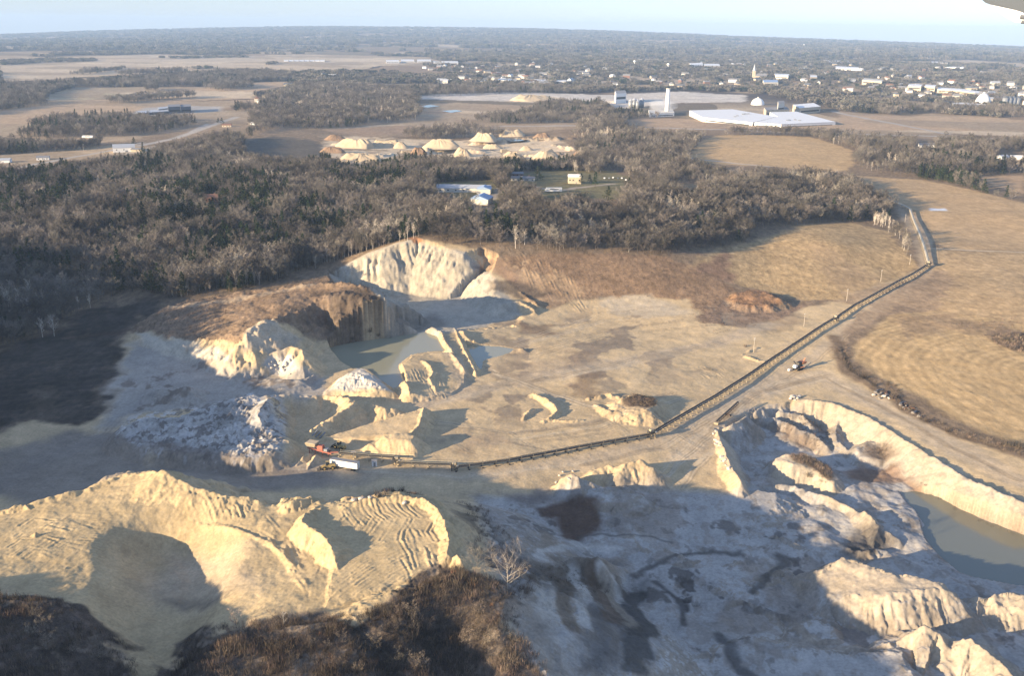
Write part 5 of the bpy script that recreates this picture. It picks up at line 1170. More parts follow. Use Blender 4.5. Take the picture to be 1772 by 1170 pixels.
GR = [([(880,440),(1050,440),(1160,445),(1260,490),(1300,520),(1210,560),(1200,520),(1050,515),(960,515),(880,500)], 4.2, .55), ([(1200,545),(1240,520),(1400,530),(1330,560),(1220,580)], 4, .5),
      ([(232,570),(330,518),(490,495),(600,484),(650,497),(672,530),(640,590),(580,596),(540,560),(470,556),(430,585),(285,588)], 3.0, .55), ([(560,596),(600,560),(660,550),(690,575),(640,590)], 2.2, .9),
      ([(790,868),(830,880),(880,940),(940,1010),(905,1010),(830,960)], 2.6, .8), ([(1366,790),(1400,790),(1432,808),(1450,828),(1436,832),(1405,812),(1375,803)], 1.5, .9), ([(1490,770),(1530,768),(1552,785),(1520,795),(1490,785)], 2.0, .8),
      ([(1078,690),(1105,683),(1130,688),(1140,702),(1118,706),(1088,705)], 1.6, .8), ([(1255,518),(1290,502),(1325,504),(1362,522),(1330,532),(1280,530)], 2.6, .6), ([(1560,835),(1620,870),(1700,905),(1772,935),(1700,885),(1600,840)], 2.2, .8),
      ([(1705,580),(1772,575),(1830,590),(1830,625),(1772,612),(1730,600)], 2.4, 1.0), ([(1440,582),(1448,605),(1468,640),(1520,672),(1575,712),(1640,748),(1772,790),(1772,780),(1640,738),(1530,665),(1470,625)], 2.2, .8),
      ([(660,848),(690,843),(740,860),(700,852)], 1.1, .9), ([(1380,705),(1440,750),(1420,775),(1350,745)], 2.4, .6), ([(930,985),(1000,965),(1040,970),(1060,1000),(1040,1040),(960,1010)], 2.6, .6), ([(1640,560),(1772,545),(1772,575),(1650,570)], 3.5, .6)]
gp, gs = [], []
for o_, st, sc_ in GR:
    p = cover(GP(o_), st); gp.append(p); gs.append(np.full(len(p), sc_))
gp = np.concatenate(gp); gs = np.concatenate(gs); pk = rng.choice(3, len(gp), p=[.45, .3, .25])
gn_scatter('dry_grass', np.column_stack([gp, hfast(gp[:, 0], gp[:, 1])]), rng.uniform(0, 6.28, len(gp)), gs * rng.uniform(.6, 1.4, len(gp)), pk, [[o] for o in weed_src[:3]])
# ---------------------------------------------------------------- materials of things
M_BELT = simple_mat('rubber_belt', (.030, .030, .032), .7); M_DARKSTEEL = simple_mat('dark_steel', (.075, .07, .065), .6, .2); M_TANSTEEL = simple_mat('dusty_steel', (.36, .30, .21), .7)
M_GALV = simple_mat('galvanised_cover', (.50, .45, .34), .55); M_CONC = simple_mat('concrete', (.46, .42, .35), .9); M_WHITE = simple_mat('white_paint', (.78, .77, .74), .5, var=.06)
M_OFFW = simple_mat('off_white_siding', (.62, .58, .50), .7, var=.08); M_GREYROOF = simple_mat('grey_roofing', (.22, .22, .23), .8); M_METALROOF = simple_mat('pale_metal_roof', (.42, .44, .47), .5, .1, var=.08)
M_BLUEROOF = simple_mat('blue_metal_roof', (.30, .40, .56), .5, .1, var=.08); M_YELLOW = simple_mat('yellow_paint', (.40, .30, .13), .5); M_RED = simple_mat('red_paint', (.33, .115, .08), .5); M_ORANGE = simple_mat('orange_paint', (.34, .15, .08), .6)
M_TYRE = simple_mat('tyre_rubber', (.03, .03, .03), .9); M_GLASS = simple_mat('dark_glass', (.03, .04, .05), .1, spec=.5); M_WOOD = simple_mat('grey_pole_wood', (.42, .37, .30), .9); M_BRICK = simple_mat('brown_brick', (.22, .12, .085), .9)
M_ROCK = simple_mat('pale_rock', (.48, .44, .38), .95, var=.3, scale=.8); M_DROCK = simple_mat('grey_rubble', (.20, .18, .16), .95, var=.3); M_SANDPILE = simple_mat('pale_sand', (.50, .40, .27), .95, var=.08, scale=.2); M_DIRT = simple_mat('brown_dirt', (.27, .18, .115), .95, var=.2, scale=.15)
M_CREAM = simple_mat('cream_brick', (.55, .46, .33), .8); M_DKGREY = simple_mat('dark_grey_cladding', (.11, .12, .14), .6); M_GREYM = simple_mat('grey_metal', (.28, .29, .30), .5, .3); M_RUSTY = simple_mat('rusty_steel', (.14, .075, .045), .8)

# ---------------------------------------------------------------- conveyors
def polyline3(pxs, lift, step=6.0, sm=3):
    W = np.array([G(*p)[:2] for p in pxs]); d, _ = densify(W, W[:, :1], step, False); d = np.vstack([d, W[-1]])
    z = hfast(d[:, 0], d[:, 1]); zs = z.copy()
    for _ in range(sm): zs[1:-1] = (zs[:-2] + zs[1:-1] * 2 + zs[2:]) / 4
    return np.column_stack([d, np.maximum(zs, z - .3) + lift]), z
def conveyor(pxs, label, lift=2.3, lift_end=None, width=1.5, belt_mat=None, cover_mat=None, leg_mat=None, step=6.0, legs=True):
    p3, zg = polyline3(pxs, lift, step)
    if lift_end is not None: p3[:, 2] += np.linspace(0, lift_end - lift, len(p3)) ** 1
    o0 = Vector((p3[0, 0], p3[0, 1], zg[0])); root = empty('belt_conveyor', o0, label, 'conveyor', 'belt conveyors carrying sand out of the pit')
    q = p3 - np.array(o0); n = len(q)
    t = np.gradient(q[:, :2], axis=0); t /= np.linalg.norm(t, axis=1)[:, None]; s = np.column_stack([t[:, 1], -t[:, 0]])
    fr = MB()
    for i in range(n - 1):
        for sd in (-1, 1):
            a = np.append(q[i, :2] + s[i] * sd * width * .55, q[i, 2]); b = np.append(q[i + 1, :2] + s[i + 1] * sd * width * .55, q[i + 1, 2])
            fr.bar(a, b, .16, .55)
        fr.bar(np.append(q[i, :2] - s[i] * width * .5, q[i, 2] - .1), np.append(q[i, :2] + s[i] * width * .5, q[i, 2] - .1), .12)
    fr.build('frame', M_DARKSTEEL if not cover_mat else M_TANSTEEL, root)
    rl = MB()
    for i in range(n - 1):
        for sd in (-1, 1): rl.bar(np.append(q[i, :2] + s[i] * sd * width * .75, q[i, 2] + .95), np.append(q[i + 1, :2] + s[i + 1] * sd * width * .75, q[i + 1, 2] + .95), .07); rl.bar(np.append(q[i, :2] + s[i] * sd * width * .75, q[i, 2]), np.append(q[i, :2] + s[i] * sd * width * .75, q[i, 2] + .95), .06)
    rl.build('handrail', M_GALV, root)
    be = MB(); co = MB()
    for i in range(n - 1):
        be.bar((*q[i, :2], q[i, 2] + .05), (*q[i + 1, :2], q[i + 1, 2] + .05), width * .98, .1)
        be.bar((*q[i, :2], q[i, 2] - .38), (*q[i + 1, :2], q[i + 1, 2] - .38), width * .8, .05)
    be.build('belt', belt_mat or M_BELT, root)
    if cover_mat:
        for i in range(n - 1):
            prof = [(-.62, .1), (-.5, .5), (-.18, .72), (.18, .72), (.5, .5), (.62, .1)]; vs = []
            for j in (i, i + 1):
                for u, h in prof: vs.append((q[j, 0] + s[j, 0] * u * width, q[j, 1] + s[j, 1] * u * width, q[j, 2] + h))
            co.add(vs, [(k, k + 1, k + 7, k + 6) for k in range(5)] + [(0, 6, 11, 5)])
        co.build('cover', cover_mat, root)
    if legs:
        for i in range(0, n, max(1, int(math.ceil(n / 95)))):
            lg = MB(); zb = zg[i] - o0.z
            for sd in (-1, 1):
                top = np.append(q[i, :2] + s[i] * sd * width * .5, q[i, 2] - .1); bot = np.append(q[i, :2] + s[i] * sd * width * .75, zb - .2); lg.bar(bot, top, .14)
                lg.box((bot[0], bot[1], zb + .15), (.7, .7, .5), math.atan2(t[i, 1], t[i, 0]))
            m_ = np.append(q[i, :2] - s[i] * width * .6, zb + .9); e_ = np.append(q[i, :2] + s[i] * width * .6, zb + .9); lg.bar(m_, e_, .1)
            lg.build('support', leg_mat or M_TANSTEEL, root)
    return root
conveyor([(588,790),(640,797),(684,801)], 'tan-edged conveyor running right from the red crusher', 1.8, 2.8, 1.3)
conveyor([(688,806),(740,810),(783,813)], 'short dark conveyor between the crusher conveyor and the long one', 1.6, 2.6, 1.3)
conveyor([(788,815),(880,803),(1000,780),(1124,758)], 'long dark conveyor climbing gently across the middle of the pit floor', 2.0, None, 1.5, leg_mat=M_DARKSTEEL)
conveyor([(1130,757),(1240,692),(1340,625),(1444,557)], 'longest straight conveyor, on pale footings, above the pit with the olive pond', 2.6, None, 1.7, leg_mat=M_TANSTEEL)
conveyor([(1448,555),(1480,533),(1540,500),(1603,464)], 'conveyor passing the lit hill, next uphill from the longest one', 2.6, None, 1.7, leg_mat=M_TANSTEEL)
conveyor([(1606,461),(1598,430),(1586,398),(1574,366),(1566,361),(1536,349)], 'pale covered conveyor going up to the wood, farthest of the line', 2.6, None, 1.7, cover_mat=M_GALV, leg_mat=M_TANSTEEL)
def transfer(px, py, label, ang, s=1.0):
    g = G(px, py); root = empty('transfer_station', tuple(g), label, 'transfer station', 'transfer stations between the conveyors', ang)
    for x in (-1.6, 1.6):
        for y in (-1.2, 1.2): MB().bar((x * s, y * s, -.4), (x * .9 * s, y * .9 * s, 4.4 * s), .22).build('leg', M_DARKSTEEL, root)
    MB().box((0, 0, 2.6 * s), (3.6 * s, 2.7 * s, .15)).box((0, 1.35 * s, 3.1 * s), (3.6 * s, .06, .9)).box((0, -1.35 * s, 3.1 * s), (3.6 * s, .06, .9)).build('platform', M_DARKSTEEL, root)
    MB().box((0, 0, 3.9 * s), (2.4 * s, 1.9 * s, 1.5 * s), 0, .8).box((.2, 0, 1.7 * s), (1.1 * s, 1.1 * s, 1.6 * s), 0, 1.3).build('chute', M_TANSTEEL, root)
    MB().cyl((-1.9 * s, -.9, 3.4 * s), (-1.9 * s, .9, 3.4 * s), .45 * s).build('drive_drum', M_DARKSTEEL, root)
    MB().box((1.6 * s, -1.5 * s, 3.2 * s), (.9, .6, .7)).build('motor', M_GREYM, root)
transfer(686, 804, 'small tan transfer station on the crusher conveyor', .1, .8); transfer(786, 814, 'dark transfer station at the shadow edge where the long conveyor starts', .2, .8)
transfer(1127, 758, 'transfer station at the bend in the middle of the pit floor', .6, 1.0); transfer(1446, 557, 'transfer station halfway up the straight conveyor line', .8, 1.0); transfer(1606, 463, 'transfer station at the bend below the pale covered conveyor', 1.0, 1.15)

# stored stacker conveyor beside the pit rim
def stacker(a, b):
    A = G(*a); B = G(*b); L = np.linalg.norm(B[:2] - A[:2]); ang = math.atan2(B[1] - A[1], B[0] - A[0])
    root = empty('stacker_conveyor', tuple(A), 'dark rusty stacker conveyor parked along the rim of the pale pit', 'conveyor', None, ang)
    f = MB()
    for y in (-.6, .6): f.bar((0, y, 1.0), (L, y, 3.2), .12, .3); f.bar((0, y, 1.7), (L, y, 3.9), .1, .14)
    n = int(L / 2.2)
    for k in range(n + 1):
        x = L * k / n; z = 1.0 + 2.2 * k / n
        for y in (-.6, .6): f.bar((x, y, z), (min(L, x + L / n), y, z + .7), .07); f.bar((x, y, z), (x, y, z + .7), .07)
        f.bar((x, -.6, z), (x, .6, z), .07)
    f.build('frame', M_RUSTY, root)
    MB().bar((-.3, 0, 1.95), (L + .3, 0, 4.15), 1.0, .12).build('belt', M_BELT, root)
    MB().bar((L * .55, -1.2, .5), (L * .55, 1.2, .5), .16).bar((L * .55, -.9, .5), (L * .5, -.6, 2.1), .14).bar((L * .55, .9, .5), (L * .5, .6, 2.1), .14).build('axle_frame', M_RUSTY, root)
    for y in (-1.3, 1.3): MB().cyl((L * .55, y - .15, .5), (L * .55, y + .15, .5), .52, n=14).build('wheel', M_TYRE, root)
    MB().box((.2, 0, .7), (1.8, 1.8, 1.2), 0, 1.4).build('hopper', M_TANSTEEL, root)
stacker((1240, 735), (1276, 709))

# ---------------------------------------------------------------- machines
def wheel(parent, x, y, r, w=.6):
    t = MB().cyl((x, y - w / 2, r), (x, y + w / 2, r), r, n=16).build('wheel', M_TYRE, parent)
    MB().cyl((x, y - w / 2 - .03, r), (x, y + w / 2 + .03, r), r * .5, n=12).build('rim', M_YELLOW, t)
def loader(px, py, label, ang, body=M_YELLOW):
    g = G(px, py); root = empty('wheel_loader', tuple(g), label, 'loader', None, ang)
    MB().box((-1.6, 0, 1.7), (3.2, 2.0, 1.3), 0, .9).box((-2.9, 0, 1.4), (.7, 1.9, .9)).box((1.2, 0, 1.3), (2.2, 1.5, .9)).build('body', body, root)
    c = MB().box((.2, 0, 2.9), (1.5, 1.5, 1.6), 0, .88).build('cab', M_GLASS, root); MB().box((.2, 0, 3.75), (1.6, 1.6, .12)).build('roof', body, c)
    MB().bar((1.4, -.6, 1.9), (3.7, -.6, .8), .25, .4).bar((1.4, .6, 1.9), (3.7, .6, .8), .25, .4).build('boom', body, root)
    b = MB(); prof = [(3.7, 1.4), (3.6, .7), (3.9, .2), (4.9, .15), (4.0, .4), (3.85, .75), (3.9, 1.4)]
    n = len(prof); vs = [(x, -1.5, z) for x, z in prof] + [(x, 1.5, z) for x, z in prof]; b.add(vs, [(k, (k + 1) % n, (k + 1) % n + n, k + n) for k in range(n)] + [tuple(range(n - 1, -1, -1)), tuple(range(n, 2 * n))]); b.build('bucket', M_DARKSTEEL, root)
    for x in (-1.9, 1.7):
        for y in (-1.15, 1.15): wheel(root, x, y, .85)
    return root
loader(568, 812, 'yellow wheel loader parked at the cab end of the white trailer', 3.4); loader(588, 777, 'dusty yellow wheel loader behind the red crusher', 2.6)
def trailer():
    g = G(597, 811); e = G(622, 814); s = G(573, 806); ang = math.atan2(e[1] - s[1], e[0] - s[0]); root = empty('box_trailer', tuple(g), 'white box trailer parked in the sunlit patch by the crusher', 'trailer', None, ang); L = 13.6
    MB().box((0, 0, 2.55), (L, 2.6, 2.8)).build('body', M_WHITE, root); MB().box((0, 0, 4.02), (L - .1, 2.5, .12)).build('roof', M_GREYROOF, root)
    d = MB().box((L / 2 + .03, -.62, 2.5), (.05, 1.18, 2.5)).build('door', M_OFFW, root); MB().box((L / 2 + .07, -.15, 2.2), (.04, .06, 1.8)).build('handle', M_DARKSTEEL, d)
    MB().box((L / 2 + .03, .62, 2.5), (.05, 1.18, 2.5)).build('door', M_OFFW, root)
    MB().box((0, -.5, 1.05), (L - 1, .2, .25)).box((0, .5, 1.05), (L - 1, .2, .25)).build('chassis', M_DARKSTEEL, root)
    for x in (L / 2 - 1.6, L / 2 - 2.9):
        for y in (-1.1, 1.1): MB().cyl((x, y - .18, .5), (x, y + .18, .5), .5, n=14).build('wheel', M_TYRE, root)
    for y in (-.8, .8): MB().bar((-L / 2 + 2.4, y, 0), (-L / 2 + 2.4, y, 1.1), .18).box((-L / 2 + 2.4, y, .06), (.4, .4, .12)).build('landing_leg', M_DARKSTEEL, root)
trailer()
def crusher():
    g = G(556, 786); root = empty('crusher_plant', tuple(g), 'red crushing plant with a feed hopper at the left end of the conveyors', 'crusher', None, -.35)
    MB().box((-4.5, 0, 4.4), (4.2, 3.4, 1.6), 0, 1.35).build('hopper', M_TANSTEEL, root)
    MB().box((-4.5, 0, 5.3), (5.0, 4.2, .3)).build('sand_load', M_SANDPILE, root)
    f = MB()
    for y in (-1.2, 1.2): f.bar((-6.5, y, 2.6), (6.0, y, 1.6), .3, .6)
    for x in (-5.5, -2.5, 1.5, 4.5):
        for y in (-1.2, 1.2): f.bar((x, y, -.2), (x, y, 2.3), .25)
    f.build('frame', M_RED, root)
    MB().box((0, 0, 3.2), (3.0, 2.4, 2.6), 0, .85).build('crusher_box', M_RED, root); MB().box((2.8, 0, 2.6), (1.8, 2.0, 1.3)).build('engine', M_GREYM, root)
    MB().cyl((.0, 1.35, 3.2), (.0, 1.7, 3.2), .95, n=18).build('flywheel', M_DARKSTEEL, root)
    MB().bar((3, -.1, 1.6), (9.5, -.1, 2.9), 1.1, .2).build('belt', M_BELT, root); MB().bar((3, -.7, 1.5), (9.5, -.7, 2.8), .14, .35).bar((3, .5, 1.5), (9.5, .5, 2.8), .14, .35).build('belt_frame', M_RED, root)
    MB().bar((-6.6, 1.9, 2.2), (-2.4, 1.9, 2.2), .9, .12).bar((-6.6, 2.3, 3.2), (-2.4, 2.3, 3.2), .07).bar((-6.5, 1.9, -.2), (-6.5, 1.9, 2.2), .12).bar((-2.5, 1.9, -.2), (-2.5, 1.9, 2.2), .12).build('walkway', M_DARKSTEEL, root)
crusher()
def screener():
    g = G(1381, 640); root = empty('mobile_screener', tuple(g), 'black and orange mobile screening machine on tracks alone on the haul road', 'screening machine', None, .62)
    for y in (-1.4, 1.4):
        t = MB(); pr = [(-2.6, .35), (-2.2, .05), (2.2, .05), (2.6, .35), (2.6, .65), (2.2, .95), (-2.2, .95), (-2.6, .65)]; n = 8
        t.add([(x, y - .28, z) for x, z in pr] + [(x, y + .28, z) for x, z in pr], [(k, (k + 1) % n, (k + 1) % n + n, k + n) for k in range(n)] + [tuple(range(n)), tuple(range(2 * n - 1, n - 1, -1))]); t.build('track', M_TYRE, root)
    MB().box((0, 0, 1.35), (8.0, 2.0, .6)).box((-1.5, 0, 2.0), (2.6, 2.2, .8)).build('chassis', M_DARKSTEEL, root)
    MB().box((.6, 0, 3.4), (3.4, 2.4, 2.4), .0, .9).build('screen_box', M_DARKSTEEL, root); MB().box((.6, 0, 4.66), (3.0, 2.1, .12)).build('screen_deck', M_BELT, root)
    MB().box((-2.8, 0, 2.6), (2.0, 2.1, 1.5), 0, .92).build('engine_cover', M_WHITE, root)
    MB().box((3.4, 0, 3.9), (2.6, 2.8, 1.4), 0, 1.35).build('hopper', M_ORANGE, root)
    MB().bar((-3.6, 0, 1.2), (-7.4, 0, 2.4), .9, .25).build('tail_conveyor', M_DARKSTEEL, root)
    MB().bar((1.0, 1.2, 1.6), (1.6, 5.0, 3.6), .8, .22).build('side_conveyor', M_DARKSTEEL, root); MB().bar((.6, -1.2, 1.6), (.2, -4.6, 3.3), .8, .22).build('side_conveyor', M_ORANGE, root)
    MB().bar((4.2, 0, 4.4), (5.4, 0, 6.2), .9, .25).build('feed_grid', M_ORANGE, root)
    MB().box((-5.6, 1.8, .5), (1.6, 1.2, 1.0)).build('counterweight', M_WHITE, root)
screener()
def shed(px, py, label, d=(2.2, 2.2, 2.6), m=None):
    g = G(px, py); root = empty('site_shed', tuple(g), label, 'shed', None, .2); MB().box((0, 0, d[2] / 2), d).build('wall', m or M_WHITE, root); MB().gable((0, 0, d[2]), d, .35, 0, .12, .06).build('roof', M_GREYROOF, root); MB().box((0, -d[1] / 2 - .02, 1.0), (.9, .05, 1.9)).build('door', M_GREYM, root)
shed(648, 806, 'small white shed between the conveyor and the trailer'); shed(612, 790, 'tiny tan control hut on the crusher conveyor', (2.0, 1.6, 2.3), M_TANSTEEL)

# ---------------------------------------------------------------- poles
def pole(px, py, h, label, group, arms=1):
    g = G(px, py); root = empty('utility_pole', tuple(g), label, 'utility pole', group, .9); MB().cyl((0, 0, -.5), (0, 0, h), .19, .12, 8).build('post', M_WOOD, root)
    for k in range(arms):
        a = MB().box((0, 0, h - .5 - 1.1 * k), (2.4, .12, .16)).build('crossarm', M_WOOD, root); ins = MB()
        for x in (-1.05, -.4, .4, 1.05): ins.cyl((x, 0, h - .42 - 1.1 * k), (x, 0, h - .12 - 1.1 * k), .07, n=6)
        ins.build('insulators', M_WHITE, a)
    return root
pg = 'utility poles along the conveyor'
pole(1304, 610, 9.5, 'pale utility pole beside the low bank, lowest of the row along the conveyor', pg, 2); pole(1391, 565, 9, 'utility pole above the bare track just left of the straight conveyor', pg); pole(1465, 521, 9, 'utility pole at the foot of the rounded lit hill', pg); pole(1524, 487, 9, 'utility pole on the right shoulder of the rounded hill', pg)
pole(1574, 458, 8.5, 'utility pole nearest below the covered conveyor bend', pg); pole(1571, 432, 8.5, 'utility pole on the weedy strip left of the covered conveyor', pg); pole(1567, 413, 9.5, 'taller utility pole with two crossarms left of the covered conveyor', pg, 2); pole(1566, 385, 8, 'utility pole in the shade of the slender trees, last before the wood', pg)
for px, py, lab in ((277, 230, 'utility pole beside the curving highway ramp'), (303, 222, 'utility pole on the far bank of the highway ramp'), (340, 234, 'utility pole under the raised end of the highway ramp'), (145, 262, 'utility pole beside the farm lane'), (1204, 281, 'utility pole at the dark corner of the golden field')):
    pole(px, py, 11, lab, 'utility poles near the highway')

# ---------------------------------------------------------------- boulders and debris
def rock_mesh(seed, r, mat):
    bm = bmesh.new(); bmesh.ops.create_icosphere(bm, subdivisions=2, radius=r); rr = random.Random(seed); ax = [Vector((rr.gauss(0, 1), rr.gauss(0, 1), rr.gauss(0, 1))).normalized() for _ in range(9)]; cut = [rr.uniform(.55, .85) * r for _ in ax]
    for v in bm.verts:
        for a, c in zip(ax, cut):
            k = v.co.dot(a)
            if k > c: v.co -= a * (k - c)
        v.co *= 1 + rr.uniform(-.05, .05); v.co.z *= .75
    me = bpy.data.meshes.new('boulder'); bm.to_mesh(me); bm.free(); me.materials.append(mat); return me
ROCKS = [rock_mesh(k, 1.0, M_ROCK if k < 3 else M_DROCK) for k in range(5)]
def rocks(spots, label, group, smin, smax, kinds=(0, 1, 2)):
    for px, py in spots:
        g = G(px, py); s = random.uniform(smin, smax); o = bpy.data.objects.new('boulder', ROCKS[random.choice(kinds)]); COL.objects.link(o); o.location = (g[0], g[1], g[2] + s * .25); o.rotation_euler = (random.uniform(-.4, .4), random.uniform(-.4, .4), random.uniform(0, 6.3)); o.scale = (s, s * random.uniform(.7, 1.2), s * random.uniform(.6, 1)); tag(o, label, 'boulder', group)
rocks([(1368,691),(1371,687),(1374,690),(1377,686),(1380,690),(1376,693),(1383,688)], 'white boulder in the heap on the far rim of the pale pit', 'heap of white boulders on the pit rim', .9, 1.7)
rocks([(1238,762),(1243,766),(1240,770),(1246,772),(1236,752),(1239,747)], 'pale block on the left rim of the pale pit by the stacker', 'pale blocks on the left rim', .8, 1.5)
rocks([(1250,793),(1254,798),(1248,800),(1256,806),(1261,812)], 'pale block on the lower left rim of the pale pit', 'pale blocks on the lower left rim', .8, 1.4)
rocks([(1515,680),(1520,684),(1525,681),(1530,687),(1522,690),(1535,684),(1538,690),(1512,685)], 'grey lump of rubble dumped by the weedy field edge', 'rubble dumped by the field edge', .8, 1.5, (3, 4, 0))
rocks([(1558,702),(1563,706),(1568,703),(1572,708),(1580,716),(1590,722)], 'dark lump of rubble farther down the weedy field edge', 'rubble farther down the field edge', .7, 1.4, (3, 4))
rocks([(470,627),(476,633),(482,626),(488,636),(478,640),(492,642),(496,634),(484,646),(502,648),(470,638),(490,628)], 'white chunk lying on the sunlit face of the tall sand pile', 'white chunks on the sand pile face', .7, 1.4)
rocks([(985,830),(968,824),(975,818),(992,817),(962,836)], 'broken block on the small bank at the shadow edge', 'broken blocks on the small bank', .7, 1.2)
rocks([(700,872),(640,862),(612,868),(668,850),(655,858),(626,866)], 'brown clod along the far edge of the foreground stockpile', 'brown clods on the stockpile edge', .8, 1.4, (3, 0))
rocks([(1630,930)], 'white block standing in the shallow of the olive pond', None, 1.2, 1.3); rocks([(668,636)], 'small dark snag poking out of the upper pond', None, .9, 1.0, (3,))
for k, (a, b) in enumerate([((538,742),(560,768)), ((545,744),(566,770)), ((532,740),(553,766))]):
    A = G(a[0] + 8, a[1] + 16); B = G(a[0] + 18, a[1] + 6); o = MB().bar(tuple(A + [0, 0, .4]), tuple(B + [0, 0, .5]), .5, .5).build('pipe_section', M_GREYM); tag(o, 'grey steel pipe section lying at the tip of the crescent sand bank', 'pipe', 'pipe sections by the crescent bank')
for k, (px, py, a) in enumerate([(1522,676,.3), (1534,680,1.0), (1562,698,.5), (1575,707,-.2), (1584,714,.8)]):
    g = G(px, py); o = MB().box((0, 0, .3), (4.5, .5, .5)).box((.6, .5, .35), (3.8, .35, .4)).box((-.5, -.2, .65), (3.2, .4, .25), .3).build('scrap_beam', M_RUSTY if k % 2 else M_DKGREY); o.location = tuple(g); o.rotation_euler = (0, 0, a); tag(o, 'bundle of scrap beams dumped beside the weedy field edge', 'scrap', 'scrap beams by the field edge')

# ---------------------------------------------------------------- lone trees
def lone(px, py, spec, mats, name, label, cat='tree'):
    g = G(px, py); t = bare_tree_meshes(*spec); return tree_objs(t, name, mats, (g[0], g[1], g[2] - .2), label, cat, None)
M_LBARK = plant_mat('weathered_bark', (.36, .31, .25), .1, .01); M_LTWIG = plant_mat('weathered_twigs', (.30, .25, .20), .1, .01)
lone(878, 1020, (81, 13.5, 6.4, 13, 1100, .022, .15, .20, .55), (M_LBARK, M_LTWIG), 'bare_tree', 'pale-limbed bare tree on the brow of the foreground scrub, larger of the two')
lone(826, 1000, (82, 11.5, 5.0, 11, 1000, .024, .13, .25, .6), (M_BARK, M_TWIG), 'bare_tree', 'smaller grey bare tree left of the pale one on the foreground brow')
lone(1283, 416, (83, 13, 5.6, 9, 260, .06, .3, .28, .6), (M_PBARK, M_WTWIG), 'bare_tree', 'white-barked bare tree alone at the lower right edge of the wood')
lone(1088, 436, (84, 12, 5.6, 9, 300, .06, .28, .25, .5), (M_PBARK, M_PTWIG), 'bare_tree', 'white-limbed bare tree on the brown slope edge near the middle of the wood')
lone(74, 584, (85, 15, 3.4, 11, 420, .06, .2, .3, 1.0), (M_PBARK, M_WTWIG), 'birch_tree', 'left one of two white birches in front of the dark wood'); lone(94, 582, (86, 17, 3.8, 12, 460, .06, .22, .3, 1.1), (M_PBARK, M_WTWIG), 'birch_tree', 'right, taller one of two white birches in front of the dark wood')
lone(492, 1084, (87, 7, 1.6, 7, 60, .03, .09, .35, 1.3), (M_PBARK, M_PTWIG), 'bare_sapling', 'thin leaning white sapling at the lower edge of the foreground sand'); lone(286, 520, (88, 11, 1.8, 8, 120, .05, .14, .4, 1.2), (M_BARK, M_TWIG), 'bare_sapling', 'thin lone bare tree at the left tip of the brown bluff')
lone(585, 478, (89, 9, 3.0, 8, 200, .05, .16, .3, .7), (M_BARK, M_TWIG), 'bare_tree', 'small bare tree by the left foot of the white cliff')
for k, (px, py, s, lab) in enumerate([(232,250,9,'dark conifer behind the white barn'),(247,258,7,'dark round conifer right of the tan garage'),(200,272,6,'dark conifer in front of the white barn'),(207,270,5,'small dark conifer in front of the barn'),(188,274,5,'lone dark conifer on the farm lawn'),(384,214,10,'tall conifer beside the house by the highway'),(378,213,8,'shorter conifer beside the house by the highway'),(875,308,13,'tall dark spruce left of the ranch house'),(930,312,14,'dark spruce between the ranch house and the white house'),(885,340,11,'broad green pine right of the blue roof'),(900,338,12,'second broad green pine right of the blue roof'),(870,352,10,'pine at the corner of the blue-roofed barn'),(1005,318,9,'dark spruce at the corner of the white house'),(1030,322,10,'pine on the lawn right of the white house'),(1020,316,8,'small pine close behind the white house lawn'),(1052,350,12,'dark pine at the lower lawn edge')]):
    g = G(px, py); r = copy_tree(PROTO[1][k % 3][0]); r.location = tuple(g); r.scale = (s / 15 * 1.7, s / 15 * 1.7, s / 15 * 1.2); r['label'] = lab; r['category'] = 'conifer tree'; r['group'] = 'conifers around the houses'; r.name = 'conifer_tree'
g = G(924, 336); r = copy_tree(PROTO[0][1][0]); r.location = tuple(g); r.scale = (.62,) * 3; r['label'] = 'round bare tree on the lawn left of the white camper'; r['group'] = ''; r.name = 'lawn_tree'
M_BUSHTW = plant_mat('straw_twigs', (.30, .24, .18), .35, .02); bushp = bare_tree_meshes(92, 4.6, 2.4, 9, 420, .03, .07, .12, .8, 4); bush0 = None; _rb = random.Random(3)
for k in range(46):
    px, py = (_rb.uniform(330, 900), _rb.uniform(1060, 1165)) if k < 36 else (_rb.uniform(20, 210), _rb.uniform(1060, 1160)); g = G(px, py)
    if not (inside(np.array([g[0]]), np.array([g[1]]), W_SCR2)[0] or inside(np.array([g[0]]), np.array([g[1]]), W_SCR1)[0]): continue
    lab_ = 'leafless grey bush standing up out of the foreground brown brush'
    if bush0 is None: bush0 = tree_objs(bushp, 'bare_bush', (M_BARK, M_BUSHTW), tuple(g), lab_, 'bush', 'grey bushes in the foreground brush', 1.0)[0]; r = bush0
    else: r = copy_tree(bush0); r.location = tuple(g)
    r.scale = (_rb.uniform(.5, 1.15),) * 3; r.rotation_euler = (0, 0, _rb.uniform(0, 6))
shr = weed_mesh(99, 60, 2.6, 1.5, .05)
for k, (px, py) in enumerate([(1450,608),(1458,622),(1472,640),(1495,655),(1512,668),(1545,690),(1605,730),(1640,748),(1752,772),(1765,775),(1740,770),(1745,590),(1760,596),(1735,588),(1768,602),(1750,604),(1290,600),(600,548),(620,560),(640,575),(580,570),(655,585),(610,590),(1400,825),(1425,822),(668,856),(680,852),(695,850),(655,860)]):
    g = G(px, py); o = link('dry_shrub', shr, M_BUSH, None, tuple(g)); s = random.uniform(.7, 1.3); o.scale = (s, s, s); o.rotation_euler = (0, 0, random.uniform(0, 6)); tag(o, 'dark leafless shrub among the dry weeds of the pit edges', 'shrub', 'leafless shrubs along the pit edges')
